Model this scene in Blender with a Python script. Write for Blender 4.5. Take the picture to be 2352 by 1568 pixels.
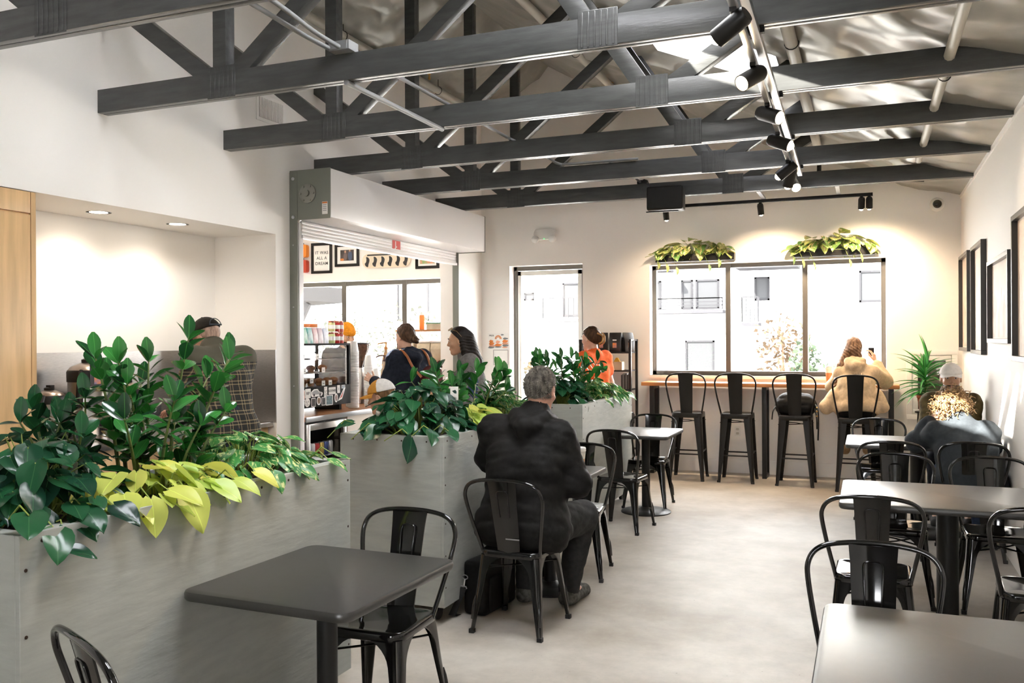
import bpy, bmesh, math, random
import numpy as np
from mathutils import Vector, Matrix, Euler

for _o in list(bpy.data.objects):
    bpy.data.objects.remove(_o)
SC = bpy.context.scene
COL = SC.collection
PI = math.pi

# ------------------------------------------------------------------ camera
def make_camera():
    cd = bpy.data.cameras.new('camera')
    cd.sensor_width = 36.0
    cd.lens = 2026.04 / 2352.0 * 36.0
    cd.clip_start = 0.05
    cd.clip_end = 300
    co = bpy.data.objects.new('camera', cd)
    COL.objects.link(co)
    yaw, pit, rol = .3834, -.0018, -.0053
    def tr(x, y, fw):
        c, s = math.cos(rol), math.sin(rol); x, y = c*x - s*y, s*x + c*y
        c, s = math.cos(pit), math.sin(pit); fw, up = c*fw - s*y, s*fw + c*y
        c, s = math.cos(yaw), math.sin(yaw)
        return Vector((c*x - s*fw, s*x + c*fw, up))
    R, U, W = tr(1, 0, 0), tr(0, 1, 0), tr(0, 0, 1)
    m = Matrix.Identity(4)
    for i in range(3):
        m[i][0] = R[i]; m[i][1] = U[i]; m[i][2] = -W[i]
    m[0][3], m[1][3], m[2][3] = 0.0, 0.0, 1.6
    co.matrix_world = m
    SC.camera = co
make_camera()

# ------------------------------------------------------------------ sky, sun, exposure
W = bpy.data.worlds.new('sky')
SC.world = W
W.use_nodes = True
bg = W.node_tree.nodes['Background']
bg.inputs[0].default_value = (.97, .985, 1.0, 1)
bg.inputs[1].default_value = 11.0
sd = bpy.data.lights.new('sun', 'SUN')
sd.energy = 26.0
sd.angle = math.radians(.6)
sd.color = (1.0, .95, .86)
so = bpy.data.objects.new('sun', sd)
COL.objects.link(so)
SUN_DIR = Vector((1.85, 2.8, -2.85)).normalized()
so.rotation_euler = SUN_DIR.to_track_quat('-Z', 'Y').to_euler()
so.location = (-20, -30, 30)
vs = SC.view_settings
vs.view_transform = 'Standard'
vs.look = 'None'
vs.exposure = 1.4
vs.gamma = 1.0
vs.use_curve_mapping = False
SC.cycles.use_denoising = True
SC.cycles.max_bounces = 10
SC.cycles.diffuse_bounces = 6
SC.cycles.glossy_bounces = 4
SC.cycles.transparent_max_bounces = 12
SC.cycles.sample_clamp_indirect = 12.0
SC.cycles.caustics_reflective = False
SC.cycles.caustics_refractive = False

# ------------------------------------------------------------------ materials
MATS = {}
def mat(name, col, rough=.5, metal=0.0, noise=0.0, nscale=8.0, bump=0.0, bscale=40.0, spec=.5, coat=0.0, emit=None, estr=0.0,
        col2=None, stretch=None, detail=4.0, trans=0.0, sheen=0.0):
    if name in MATS:
        return MATS[name]
    m = bpy.data.materials.new(name)
    m.use_nodes = True
    nt = m.node_tree
    b = nt.nodes['Principled BSDF']
    b.inputs['Base Color'].default_value = (*col, 1)
    b.inputs['Roughness'].default_value = rough
    b.inputs['Metallic'].default_value = metal
    b.inputs['Specular IOR Level'].default_value = spec
    if coat:
        b.inputs['Coat Weight'].default_value = coat
        b.inputs['Coat Roughness'].default_value = .06
    if trans:
        b.inputs['Transmission Weight'].default_value = trans
    if sheen:
        b.inputs['Sheen Weight'].default_value = sheen
    if emit:
        b.inputs['Emission Color'].default_value = (*emit, 1)
        b.inputs['Emission Strength'].default_value = estr
    if noise or bump or col2:
        tc = nt.nodes.new('ShaderNodeTexCoord')
        mp = nt.nodes.new('ShaderNodeMapping')
        nt.links.new(tc.outputs['Object'], mp.inputs[0])
        if stretch:
            mp.inputs['Scale'].default_value = stretch
    if noise or col2:
        n = nt.nodes.new('ShaderNodeTexNoise')
        n.inputs['Scale'].default_value = nscale
        n.inputs['Detail'].default_value = detail
        nt.links.new(mp.outputs[0], n.inputs['Vector'])
        mx = nt.nodes.new('ShaderNodeMix'); mx.data_type = 'RGBA'
        c2 = col2 if col2 else tuple(max(0, c*(1-noise)) for c in col)
        c1 = col if col2 else tuple(min(1, c*(1+noise*.6)) for c in col)
        mx.inputs[6].default_value = (*c1, 1)
        mx.inputs[7].default_value = (*c2, 1)
        rp = nt.nodes.new('ShaderNodeMapRange')
        rp.inputs[1].default_value = .35; rp.inputs[2].default_value = .65
        nt.links.new(n.outputs[0], rp.inputs[0])
        nt.links.new(rp.outputs[0], mx.inputs[0])
        nt.links.new(mx.outputs[2], b.inputs['Base Color'])
    if bump:
        n2 = nt.nodes.new('ShaderNodeTexNoise')
        n2.inputs['Scale'].default_value = bscale
        n2.inputs['Detail'].default_value = 6
        nt.links.new(mp.outputs[0], n2.inputs['Vector'])
        bp = nt.nodes.new('ShaderNodeBump')
        bp.inputs['Strength'].default_value = bump
        bp.inputs['Distance'].default_value = .01
        nt.links.new(n2.outputs[0], bp.inputs['Height'])
        nt.links.new(bp.outputs[0], b.inputs['Normal'])
    MATS[name] = m
    return m

def mat_glass(name, tint=(1, 1, 1), gloss=.08):
    if name in MATS:
        return MATS[name]
    m = bpy.data.materials.new(name); m.use_nodes = True
    nt = m.node_tree; nt.nodes.clear()
    out = nt.nodes.new('ShaderNodeOutputMaterial')
    t = nt.nodes.new('ShaderNodeBsdfTransparent'); t.inputs[0].default_value = (*tint, 1)
    g = nt.nodes.new('ShaderNodeBsdfGlossy'); g.inputs['Roughness'].default_value = .02
    mx = nt.nodes.new('ShaderNodeMixShader'); mx.inputs[0].default_value = gloss
    nt.links.new(t.outputs[0], mx.inputs[1]); nt.links.new(g.outputs[0], mx.inputs[2])
    nt.links.new(mx.outputs[0], out.inputs[0])
    MATS[name] = m
    return m

def mat_concrete():
    m = bpy.data.materials.new('polished_concrete'); m.use_nodes = True
    nt = m.node_tree; b = nt.nodes['Principled BSDF']
    tc = nt.nodes.new('ShaderNodeTexCoord')
    def noise(sc, det, ro=.6):
        n = nt.nodes.new('ShaderNodeTexNoise'); n.inputs['Scale'].default_value = sc
        n.inputs['Detail'].default_value = det; n.inputs['Roughness'].default_value = ro
        nt.links.new(tc.outputs['Object'], n.inputs['Vector']); return n
    n1, n2, n3 = noise(.9, 6), noise(9, 8, .7), noise(60, 3)
    r1 = nt.nodes.new('ShaderNodeValToRGB')
    r1.color_ramp.elements[0].position = .36; r1.color_ramp.elements[0].color = (.34, .295, .24, 1)
    r1.color_ramp.elements[1].position = .64; r1.color_ramp.elements[1].color = (.53, .495, .44, 1)
    nt.links.new(n1.outputs[0], r1.inputs[0])
    r2 = nt.nodes.new('ShaderNodeValToRGB')
    r2.color_ramp.elements[0].position = .33; r2.color_ramp.elements[0].color = (.86, .86, .86, 1)
    r2.color_ramp.elements[1].position = .62; r2.color_ramp.elements[1].color = (1, 1, 1, 1)
    nt.links.new(n2.outputs[0], r2.inputs[0])
    mx = nt.nodes.new('ShaderNodeMix'); mx.data_type = 'RGBA'; mx.blend_type = 'MULTIPLY'; mx.inputs[0].default_value = 1
    nt.links.new(r1.outputs[0], mx.inputs[6]); nt.links.new(r2.outputs[0], mx.inputs[7])
    # small dark pits and scuffs
    r3 = nt.nodes.new('ShaderNodeValToRGB')
    r3.color_ramp.elements[0].position = .26; r3.color_ramp.elements[0].color = (.45, .42, .38, 1)
    r3.color_ramp.elements[1].position = .31; r3.color_ramp.elements[1].color = (1, 1, 1, 1)
    nt.links.new(n3.outputs[0], r3.inputs[0])
    mx2 = nt.nodes.new('ShaderNodeMix'); mx2.data_type = 'RGBA'; mx2.blend_type = 'MULTIPLY'; mx2.inputs[0].default_value = .8
    nt.links.new(mx.outputs[2], mx2.inputs[6]); nt.links.new(r3.outputs[0], mx2.inputs[7])
    nt.links.new(mx2.outputs[2], b.inputs['Base Color'])
    rr = nt.nodes.new('ShaderNodeMapRange'); rr.inputs[3].default_value = .42; rr.inputs[4].default_value = .62; b.inputs['Specular IOR Level'].default_value = .28
    nt.links.new(n2.outputs[0], rr.inputs[0]); nt.links.new(rr.outputs[0], b.inputs['Roughness'])
    bp = nt.nodes.new('ShaderNodeBump'); bp.inputs['Strength'].default_value = .06; bp.inputs['Distance'].default_value = .01
    nt.links.new(n2.outputs[0], bp.inputs['Height']); nt.links.new(bp.outputs[0], b.inputs['Normal'])
    return m

M = {}
M['white'] = mat('white_wall_paint', (.88, .855, .82), .6, bump=.03, bscale=120)
M['trim_white'] = mat('white_trim_paint', (.88, .86, .83), .4)
M['truss'] = mat('dark_grey_truss_paint', (.060, .062, .061), .27, noise=.16, nscale=5, bump=.08, bscale=18, stretch=(1, 6, 6), spec=.5)
M['foil'] = mat('silver_insulation_facing', (.345, .34, .305), .34, metal=.25, noise=.18, nscale=3, bump=.25, bscale=6)
M['planter'] = mat('grey_planter_paint', (.355, .368, .338), .5, noise=.08, nscale=6, bump=.18, bscale=9, stretch=(1, 1, 5))
M['black_gloss'] = mat('black_gloss_enamel', (.007, .007, .007), .08, coat=.45, spec=.4)
M['black_matte'] = mat('black_powder_coat', (.014, .013, .012), .40, spec=.25)
M['table'] = mat('dark_grey_laminate', (.025, .0235, .021), .36, noise=.12, nscale=30, spec=1.0)
M['black_metal'] = mat('black_iron', (.014, .014, .014), .40, spec=.3)
M['frame_bronze'] = mat('dark_bronze_window_frame', (.13, .12, .105), .4, metal=.3)
M['steel'] = mat('brushed_steel', (.44, .42, .40), .28, metal=1.0, noise=.1, nscale=30, stretch=(1, 1, 12))
M['galv'] = mat('galvanised_steel', (.55, .55, .56), .32, metal=.9)
M['conduit'] = mat('grey_conduit', (.24, .245, .25), .4, metal=.2)
M['pipe'] = mat('beige_painted_pipe', (.50, .48, .42), .45)
M['greygreen'] = mat('grey_green_shutter_paint', (.19, .20, .17), .4)
M['shutter_white'] = mat('white_shutter_metal', (.74, .72, .72), .3, metal=.1)
M['maple'] = mat('maple_veneer', (.66, .43, .21), .38, noise=.16, nscale=3, stretch=(6, 6, .5), bump=.03)
M['wood_bar'] = mat('oiled_wood_bar', (.50, .20, .06), .4, noise=.3, nscale=5, stretch=(.6, 8, 8))
M['wood_dark'] = mat('dark_wood', (.12, .055, .022), .5, noise=.3, nscale=6)
M['paper'] = mat('white_paper', (.83, .82, .79), .6)
M['glass'] = mat_glass('window_glass')
def mat_frost(name, c):
    m = bpy.data.materials.new(name); m.use_nodes = True
    nt = m.node_tree; nt.nodes.clear()
    out = nt.nodes.new('ShaderNodeOutputMaterial'); t = nt.nodes.new('ShaderNodeBsdfTranslucent')
    t.inputs[0].default_value = (*c, 1)
    nt.links.new(t.outputs[0], out.inputs[0])
    return m
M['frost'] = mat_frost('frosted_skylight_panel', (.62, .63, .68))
M['frost_dim'] = mat_frost('weathered_skylight_panel', (.17, .172, .19))  # panel colour darkened to dim the light this skylight lets through
M['soil'] = mat('potting_soil', (.03, .02, .014), .95, bump=.6, bscale=60)
M['rubber'] = mat('black_rubber', (.012, .012, .012), .7)
M['brass'] = mat('brass', (.75, .45, .15), .3, metal=1)
M['plastic_white'] = mat('white_plastic', (.80, .79, .76), .35)

# ------------------------------------------------------------------ mesh helpers
class MB:
    """collects vertices and faces for one mesh"""
    def __init__(s):
        s.v = []; s.f = []
    def add(s, vs, fs):
        o = len(s.v)
        s.v.extend([tuple(p) for p in vs]); s.f.extend([tuple(i+o for i in f) for f in fs])
        return s
    def box(s, a, b):
        (x0, y0, z0), (x1, y1, z1) = a, b
        return s.add([(x0, y0, z0), (x1, y0, z0), (x1, y1, z0), (x0, y1, z0), (x0, y0, z1), (x1, y0, z1), (x1, y1, z1), (x0, y1, z1)],
                     [(3, 2, 1, 0), (4, 5, 6, 7), (0, 1, 5, 4), (1, 2, 6, 5), (2, 3, 7, 6), (3, 0, 4, 7)])
    def cbox(s, c, d):
        return s.box([c[i]-d[i]/2 for i in range(3)], [c[i]+d[i]/2 for i in range(3)])
    def beam(s, p, q, w, t, side=(0, 1, 0)):
        """bar from p to q, width w in the plane, thickness t along side"""
        p, q = Vector(p), Vector(q); d = (q-p).normalized(); sd_ = Vector(side).normalized()
        n = d.cross(sd_).normalized()
        vs = []
        for e in (p, q):
            for a, b in ((-1, -1), (1, -1), (1, 1), (-1, 1)):
                vs.append(e + n*(a*w/2) + sd_*(b*t/2))
        return s.add(vs, [(3, 2, 1, 0), (4, 5, 6, 7), (0, 1, 5, 4), (1, 2, 6, 5), (2, 3, 7, 6), (3, 0, 4, 7)])
    def tube(s, path, r, n=8, cap=True, closed=False):
        path = [Vector(p) for p in path]; k = len(path)
        rs = r if isinstance(r, (list, tuple)) else [r]*k
        up = Vector((0, 0, 1)); base = len(s.v); prev = None
        for i, p in enumerate(path):
            if closed: d = path[(i+1) % k]-path[i-1]
            else: d = path[min(i+1, k-1)]-path[max(i-1, 0)]
            d.normalize()
            if prev is None:
                a = d.cross(up if abs(d.z) < .95 else Vector((1, 0, 0))).normalized()
            else:
                a = prev - d*prev.dot(d)
                a = a.normalized() if a.length > 1e-6 else d.cross(up).normalized()
            prev = a; b = d.cross(a)
            for j in range(n):
                t = 2*PI*j/n
                s.v.append(tuple(p + a*(math.cos(t)*rs[i]) + b*(math.sin(t)*rs[i])))
        for i in range(k if closed else k-1):
            i2 = (i+1) % k
            for j in range(n):
                j2 = (j+1) % n
                s.f.append((base+i*n+j, base+i*n+j2, base+i2*n+j2, base+i2*n+j))
        if cap and not closed:
            s.f.append(tuple(base+j for j in range(n))[::-1])
            s.f.append(tuple(base+(k-1)*n+j for j in range(n)))
        return s
    def lathe(s, prof, n=24, c=(0, 0, 0), axis='z', cap=True):
        base = len(s.v); k = len(prof)
        for r, z in prof:
            for j in range(n):
                t = 2*PI*j/n; p = (r*math.cos(t), r*math.sin(t), z)
                if axis == 'y': p = (p[0], p[2], p[1])
                if axis == 'x': p = (p[2], p[0], p[1])
                s.v.append((p[0]+c[0], p[1]+c[1], p[2]+c[2]))
        for i in range(k-1):
            for j in range(n):
                j2 = (j+1) % n
                s.f.append((base+i*n+j, base+i*n+j2, base+(i+1)*n+j2, base+(i+1)*n+j))
        if cap:
            s.f.append(tuple(base+j for j in range(n))[::-1])
            s.f.append(tuple(base+(k-1)*n+j for j in range(n)))
        return s
    def prism(s, pts, z0, z1, f=None):
        """extrude a polygon (list of 2D points) between z0 and z1; f maps (u,v,w)->xyz"""
        f = f or (lambda u, v, w: (u, v, w)); n = len(pts)
        vs = [f(u, v, z0) for u, v in pts]+[f(u, v, z1) for u, v in pts]
        fs = [tuple(range(n))[::-1], tuple(range(n, 2*n))]+[(i, (i+1) % n, n+(i+1) % n, n+i) for i in range(n)]
        return s.add(vs, fs)
    def loft(s, rings, closed=True, cap=True):
        base = len(s.v); n = len(rings[0])
        for r in rings: s.v.extend([tuple(p) for p in r])
        for i in range(len(rings)-1):
            for j in range(n if closed else n-1):
                j2 = (j+1) % n
                s.f.append((base+i*n+j, base+i*n+j2, base+(i+1)*n+j2, base+(i+1)*n+j))
        if cap and closed:
            s.f.append(tuple(base+j for j in range(n))[::-1])
            s.f.append(tuple(base+(len(rings)-1)*n+j for j in range(n)))
        return s
    def ell(s, c, r, nu=12, nv=8):
        prof = []
        for i in range(nv+1):
            a = -PI/2+PI*i/nv
            prof.append((max(math.cos(a), .02), math.sin(a)))
        base = len(s.v); s.lathe(prof, nu)
        for i in range(base, len(s.v)):
            p = s.v[i]; s.v[i] = (c[0]+p[0]*r[0], c[1]+p[1]*r[1], c[2]+p[2]*r[2])
        return s
    def xf(s, m):
        m = m if isinstance(m, Matrix) else Matrix(m)
        s.v = [tuple(m @ Vector(p)) for p in s.v]
        return s
    def mesh(s, name, material=None, smooth=False, bevel=0, bseg=2, angle=40, fixn=False):
        me = bpy.data.meshes.new(name)
        me.from_pydata(s.v, [], s.f)
        if bevel or fixn:
            bm = bmesh.new(); bm.from_mesh(me)
            if fixn: bmesh.ops.recalc_face_normals(bm, faces=bm.faces)
            if bevel:
                ed = [e for e in bm.edges if len(e.link_faces) == 2 and e.calc_face_angle(0) > .6]
                bmesh.ops.bevel(bm, geom=ed, offset=bevel, segments=bseg, profile=.6, affect='EDGES', clamp_overlap=True)
            bm.to_mesh(me); bm.free()
        if material: me.materials.append(material)
        if smooth or bevel:
            me.polygons.foreach_set('use_smooth', [True]*len(me.polygons))
            me.set_sharp_from_angle(angle=math.radians(angle))
        me.update()
        return me
    def build(s, name, material, parent=None, **k):
        return link(name, s.mesh(name, material, **k), parent)

def link(name, me, parent=None, m=None):
    o = bpy.data.objects.new(name, me)
    COL.objects.link(o)
    if parent: o.parent = parent
    if m is not None: o.matrix_local = m
    return o
def tag(o, label=None, cat=None, group=None, kind=None):
    if label: o['label'] = label
    if cat: o['category'] = cat
    if group: o['group'] = group
    if kind: o['kind'] = kind
    return o
def thing(name, label, cat, loc=(0, 0, 0), rz=0.0, group=None):
    o = bpy.data.objects.new(name, None); COL.objects.link(o)
    o.empty_display_size = .1
    o.location = loc; o.rotation_euler = (0, 0, rz)
    return tag(o, label, cat, group)
def struct(name, mb, material, parent=None, label=None, **k):
    o = mb.build(name, material, parent, **k)
    if not parent: o['kind'] = 'structure'
    if label: o['label'] = label
    return o
def copy_tree(o, parent=None):
    c = o.copy(); COL.objects.link(c); c.parent = parent
    for ch in list(o.children):
        copy_tree(ch, c)
    return c
def dup(o, loc, rz, label, group=None):
    c = copy_tree(o); c.location = loc; c.rotation_euler = (0, 0, rz); c['label'] = label
    if group: c['group'] = group
    return c
def rrect(w, d, r, n=4, cx=0, cy=0):
    pts = []
    for sx, sy, a0 in ((1, 1, 0), (-1, 1, PI/2), (-1, -1, PI), (1, -1, 1.5*PI)):
        for i in range(n+1):
            a = a0+PI/2*i/n
            pts.append((cx+sx*(w/2-r)+r*math.cos(a), cy+sy*(d/2-r)+r*math.sin(a)))
    return pts
def text_mesh(body, size, align='CENTER', ext=.0015, bold=0.0, spacing=1.0, line=1.0):
    c = bpy.data.curves.new('txt', 'FONT'); c.body = body; c.size = size; c.align_x = align; c.align_y = 'CENTER'
    c.extrude = ext; c.offset = bold; c.space_character = spacing; c.space_line = line; c.resolution_u = 3
    o = bpy.data.objects.new('txt', c); COL.objects.link(o)
    dg = bpy.context.evaluated_depsgraph_get()
    me = bpy.data.meshes.new_from_object(o.evaluated_get(dg))
    bpy.data.objects.remove(o); bpy.data.curves.remove(c)
    return me
def text_on(name, body, size, material, parent, m, **k):
    me = text_mesh(body, size, **k); me.materials.clear(); me.materials.append(material); me.name = name
    return link(name, me, parent, m)
FACE_MY = Matrix.Rotation(PI/2, 4, 'X')                       # text reading on a surface that faces -Y
FACE_PX = Matrix.Rotation(PI/2, 4, 'Z') @ FACE_MY             # ... that faces +X
FACE_MX = Matrix.Rotation(-PI/2, 4, 'Z') @ FACE_MY            # ... that faces -X
def T(x, y, z): return Matrix.Translation((x, y, z))
# ================================================================== the room
XL, XR, YB = -4.772, .951, 10.764
ZS = 2.53                    # soffit of the niche
RIDGE_X, RIDGE_Z = -3.82, 5.13
def roof_z(x):
    return RIDGE_Z-.415*(x-RIDGE_X) if x > RIDGE_X else RIDGE_Z-.52*(RIDGE_X-x)
Y0 = -4.0                    # the shop front behind the camera
floor = MB().box((-10.5, Y0, -.12), (XR+.2, YB+.2, 0)).build('floor', mat_concrete()); tag(floor, 'polished tan concrete floor', kind='structure')

# left wall: header over niche and opening, piers
lw = MB()
TH = .2
lw.box((XL-TH, Y0, 0), (XL, 2.2, 4.66))
lw.box((XL-TH, 2.2, ZS), (XL, 6.348, 4.66))
lw.box((XL-TH, 6.348, 0), (XL, 6.70, 4.66))
lw.box((XL-TH, 6.70, 2.72), (XL, 9.93, 4.66))
lw.box((XL-TH, 9.93, 0), (XL, YB, 4.66))
struct('wall_left', lw, M['white'], label='tall white left wall with a niche and a serving hatch')
# niche shell behind the left wall
NX = -5.43
nb = MB()
nb.box((NX-.1, 2.2, 0), (NX, 6.40, ZS+.1))                    # back
nb.box((NX-.1, 2.1, 0), (XL-TH, 2.2, ZS+.1))                  # left cheek
nb.box((NX, 6.348, 0), (XL-TH, 6.45, ZS+.1))                  # right cheek
nb.box((NX, 2.2, ZS), (XL-TH, 6.348, ZS+.1))                  # soffit
struct('wall_niche', nb, M['white'], label='white painted coffee station niche')

# back wall with window, glazed door and the kitchen windows
WX0, WX1, WZ0, WZ1 = -2.50, .192, 1.158, 2.512
DX0, DX1, DZ1 = -4.372, -3.367, 2.57
bw = MB()
KX = -9.4
KW0, KW1, KZ0, KZ1 = -8.4, -5.30, 1.0, 2.45
def bwbox(x0, x1, z0, z1): bw.box((x0, YB, z0), (x1, YB+.26, z1))
bwbox(XL, DX0, 0, DZ1); bwbox(DX1, WX0, 0, DZ1); bwbox(WX1, XR, 0, DZ1)
bwbox(WX0, WX1, 0, WZ0); bwbox(WX0, WX1, WZ1, DZ1)
bwbox(KX, KW0, 0, 3.1); bwbox(KW1, XL, 0, 3.1); bwbox(KW0, KW1, 0, KZ0); bwbox(KW0, KW1, KZ1, 3.1)
# gable
bw.prism([(XL, DZ1), (XR, DZ1), (XR, 3.2), (RIDGE_X, 5.2), (XL, 4.72)], 0, .26, lambda u, v, w: (u, YB+w, v))
struct('wall_back', bw, M['white'], label='white back wall below the gable')
# right wall
rw = MB().box((XR, Y0, 0), (XR+.15, YB+.26, 3.22))
struct('wall_right', rw, M['white'], label='white right wall hung with pictures')
fw = MB()
fw.box((XL-TH, Y0-.15, 0), (XR+.15, Y0, .9)).box((XL-TH, Y0-.15, 2.5), (XR+.15, Y0, 5.3))
fw.box((XL-TH, Y0-.15, .9), (-1.2, Y0, 2.5)).box((-.2, Y0-.15, .9), (XR+.15, Y0, 2.5))
struct('wall_front', fw, mat('dark_accent_paint', (.10, .09, .08), .6), label='dark accent wall behind the camera')  # unseen wall; its dark colour is chosen to cut fill light
tr1 = MB().box((XR-.012, Y0, 3.115), (XR, YB, 3.16))
struct('trim_1', tr1, M['trim_white'])
bb = MB().box((WX0-.2, YB-.014, 0), (XR-.001, YB, .16)).box((DX1, YB-.014, 0), (WX0-.2, YB, .16))
struct('baseboard_back', bb, M['trim_white'], bevel=.004)
bb = MB().box((XR-.014, 3, 0), (XR, YB-.014, .16))
struct('baseboard_right', bb, M['trim_white'], bevel=.004)

# kitchen shell
kb = MB()
kb.box((KX-.1, 6.3, 0), (KX, YB, 3.1))
kb.box((KX, 6.2, 0), (NX-.1, 6.3, 3.1))
struct('wall_kitchen', kb, M['white'])
struct('ceiling_kitchen', MB().box((KX, 6.2, 3.1), (XL-TH, YB+.26, 3.2)), M['white'])

# windows -----------------------------------------------------------
def window(n, x0, x1, z0, z1, mull, fr=.05, deep=.07, setback=.15, label=None, rail=None):
    w = MB()
    y0, y1 = YB+setback, YB+setback+deep
    root = bpy.data.objects.new('window_%d' % n, None); COL.objects.link(root); root['kind'] = 'structure'
    if label: root['label'] = label
    MB().box((x0, y0, z0), (x1, y1, z0+fr)).box((x0, y0, z1-fr), (x1, y1, z1)).box((x0, y0, z0), (x0+fr, y1, z1)).box((x1-fr, y0, z0), (x1, y1, z1)).build('window_frame', M['frame_bronze'], root, bevel=.004)
    xs = [x0]+list(mull)+[x1]
    for m_ in mull:
        MB().box((m_-fr*.62, y0-.01, z0), (m_+fr*.62, y1, z1)).build('mullion', M['frame_bronze'], root, bevel=.004)
    for a, b in zip(xs[:-1], xs[1:]):
        MB().box((a+.01, y0+.03, z0+.01), (b-.01, y0+.036, z1-.01)).build('pane', M['glass'], root)
    return root
window(1, WX0, WX1, WZ0, WZ1, (-1.570, -.682), label='wide three-pane window in dark frame above the bar')
window(2, KW0, KW1, KZ0, KZ1, (-7.01, -6.02), fr=.06, label='kitchen window in dark frame behind the counter')
struct('window_3', MB().box((WX0-.0, YB-.012, WZ0-.035), (WX1, YB+.15, WZ0)), M['trim_white'], label='white window sill')
d = bpy.data.objects.new('door_1', None); COL.objects.link(d); d['kind'] = 'structure'; d['label'] = 'full height glazed door in dark frame'
y0, y1 = YB+.15, YB+.21
MB().box((DX0+.002, y0, 0), (DX0+.05, y1, DZ1)).box((DX1-.055, y0, 0), (DX1, y1, DZ1)).box((DX0+.002, y0, DZ1-.055), (DX1, y1, DZ1)).build('door_frame', M['frame_bronze'], d, bevel=.004)
MB().box((DX0+.052, y0+.01, .02), (DX0+.10, y1-.01, DZ1-.06)).box((DX1-.115, y0+.01, .02), (DX1-.06, y1-.01, DZ1-.06)).box((DX0+.052, y0+.01, DZ1-.12), (DX1-.06, y1-.01, DZ1-.06)).box((DX0+.052, y0+.01, .02), (DX1-.06, y1-.01, .2)).build('door_leaf', mat('pale_door_aluminium', (.62, .60, .56), .35, metal=.3), d, bevel=.003)
MB().box((DX0+.095, y0+.03, .19), (DX1-.11, y0+.036, DZ1-.11)).build('pane', M['glass'], d)

# insulated roof slopes ------------------------------------------------
rng = np.random.default_rng(4)
def lumps(x, y, seed, amp):
    r = np.random.default_rng(seed); z = 0*x
    for k in range(16):
        a = r.uniform(0, 2*PI); fq = r.uniform(2.5, 10); ph = r.uniform(0, 2*PI)
        c = r.uniform(.35, .9)
        w = np.sin(fq*(np.cos(a)*x+np.sin(a)*y)+ph+1.7*np.sin(1.9*x+ph)+1.3*np.cos(1.6*y-ph))
        z += amp*c/fq*2.4*(1-np.abs(w))
    return z
SKY = [(-1.80, -.66, 7.12, 8.12), (-1.80, -.66, 3.80, 5.00), (-1.80, -.66, 1.95, 2.95)]  # last one is unseen, added to brighten the left wall
def slope(name, xa, xb, za, zb, seed, holes, label):
    nx, ny = 110, 300
    ys = np.linspace(Y0, YB+.02, ny); xs = np.linspace(xa, xb, nx)
    for h in holes:                      # snap grid lines to the skylight edges
        for e in h[:2]: xs[np.abs(xs-e).argmin()] = e
        for e in h[2:]: ys[np.abs(ys-e).argmin()] = e
    X, Y = np.meshgrid(xs, ys)
    t = (X-xa)/(xb-xa); Z = za+(zb-za)*t
    # facing sags between the trusses (1.24 m) and between the purlins
    ph = (Y-4.4395)/1.2429
    sag = .05*np.abs(np.sin(PI*ph))**1.2*(.5+.5*np.sin(3.1*X+1.3*np.floor(ph)))+.03*np.abs(np.sin(PI*(X-xa)/1.25))
    edge = np.clip(np.minimum(t, 1-t)*8, 0, 1)
    near = np.ones_like(X)
    for h in holes:
        dx = np.maximum(np.maximum(h[0]-X, X-h[1]), 0); dy = np.maximum(np.maximum(h[2]-Y, Y-h[3]), 0)
        near = np.minimum(near, np.clip(np.hypot(dx, dy)/.22, 0, 1))
    Z = Z-(sag+lumps(X, Y, seed, .05))*edge*near
    vs = np.stack([X, Y, Z], -1).reshape(-1, 3)
    fs = []
    for j in range(ny-1):
        yc = (ys[j]+ys[j+1])/2
        for i in range(nx-1):
            xc = (xs[i]+xs[i+1])/2
            if any(h[0] < xc < h[1] and h[2] < yc < h[3] for h in holes): continue
            a = j*nx+i; fs.append((a, a+nx, a+nx+1, a+1))
    mb = MB(); mb.v = [tuple(p) for p in vs.tolist()]; mb.f = fs
    return struct(name, mb, M['foil'], label=label, smooth=True, angle=180)
slope('ceiling_right', RIDGE_X, XR+.02, RIDGE_Z, roof_z(XR)-.0, 7, SKY, 'right roof slope lined with wrinkled silver insulation')
slope('ceiling_left', XL-.02, RIDGE_X, roof_z(XL)-.02, RIDGE_Z, 11, [], 'short left roof slope lined with silver insulation')
struct('ceiling_deck', MB().add([(RIDGE_X, Y0, RIDGE_Z+.2), (SKY[0][0], Y0, roof_z(SKY[0][0])+.2), (SKY[0][0], YB+.2, roof_z(SKY[0][0])+.2), (RIDGE_X, YB+.2, RIDGE_Z+.2),
        (SKY[0][1], Y0, roof_z(SKY[0][1])+.2), (XR+.2, Y0, roof_z(XR+.2)+.2), (XR+.2, YB+.2, roof_z(XR+.2)+.2), (SKY[0][1], YB+.2, roof_z(SKY[0][1])+.2),
        (XL-.2, Y0, roof_z(XL-.2)+.2), (XL-.2, YB+.2, roof_z(XL-.2)+.2)],
        [(0, 1, 2, 3), (4, 5, 6, 7), (8, 0, 3, 9)]), M['truss'])
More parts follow.
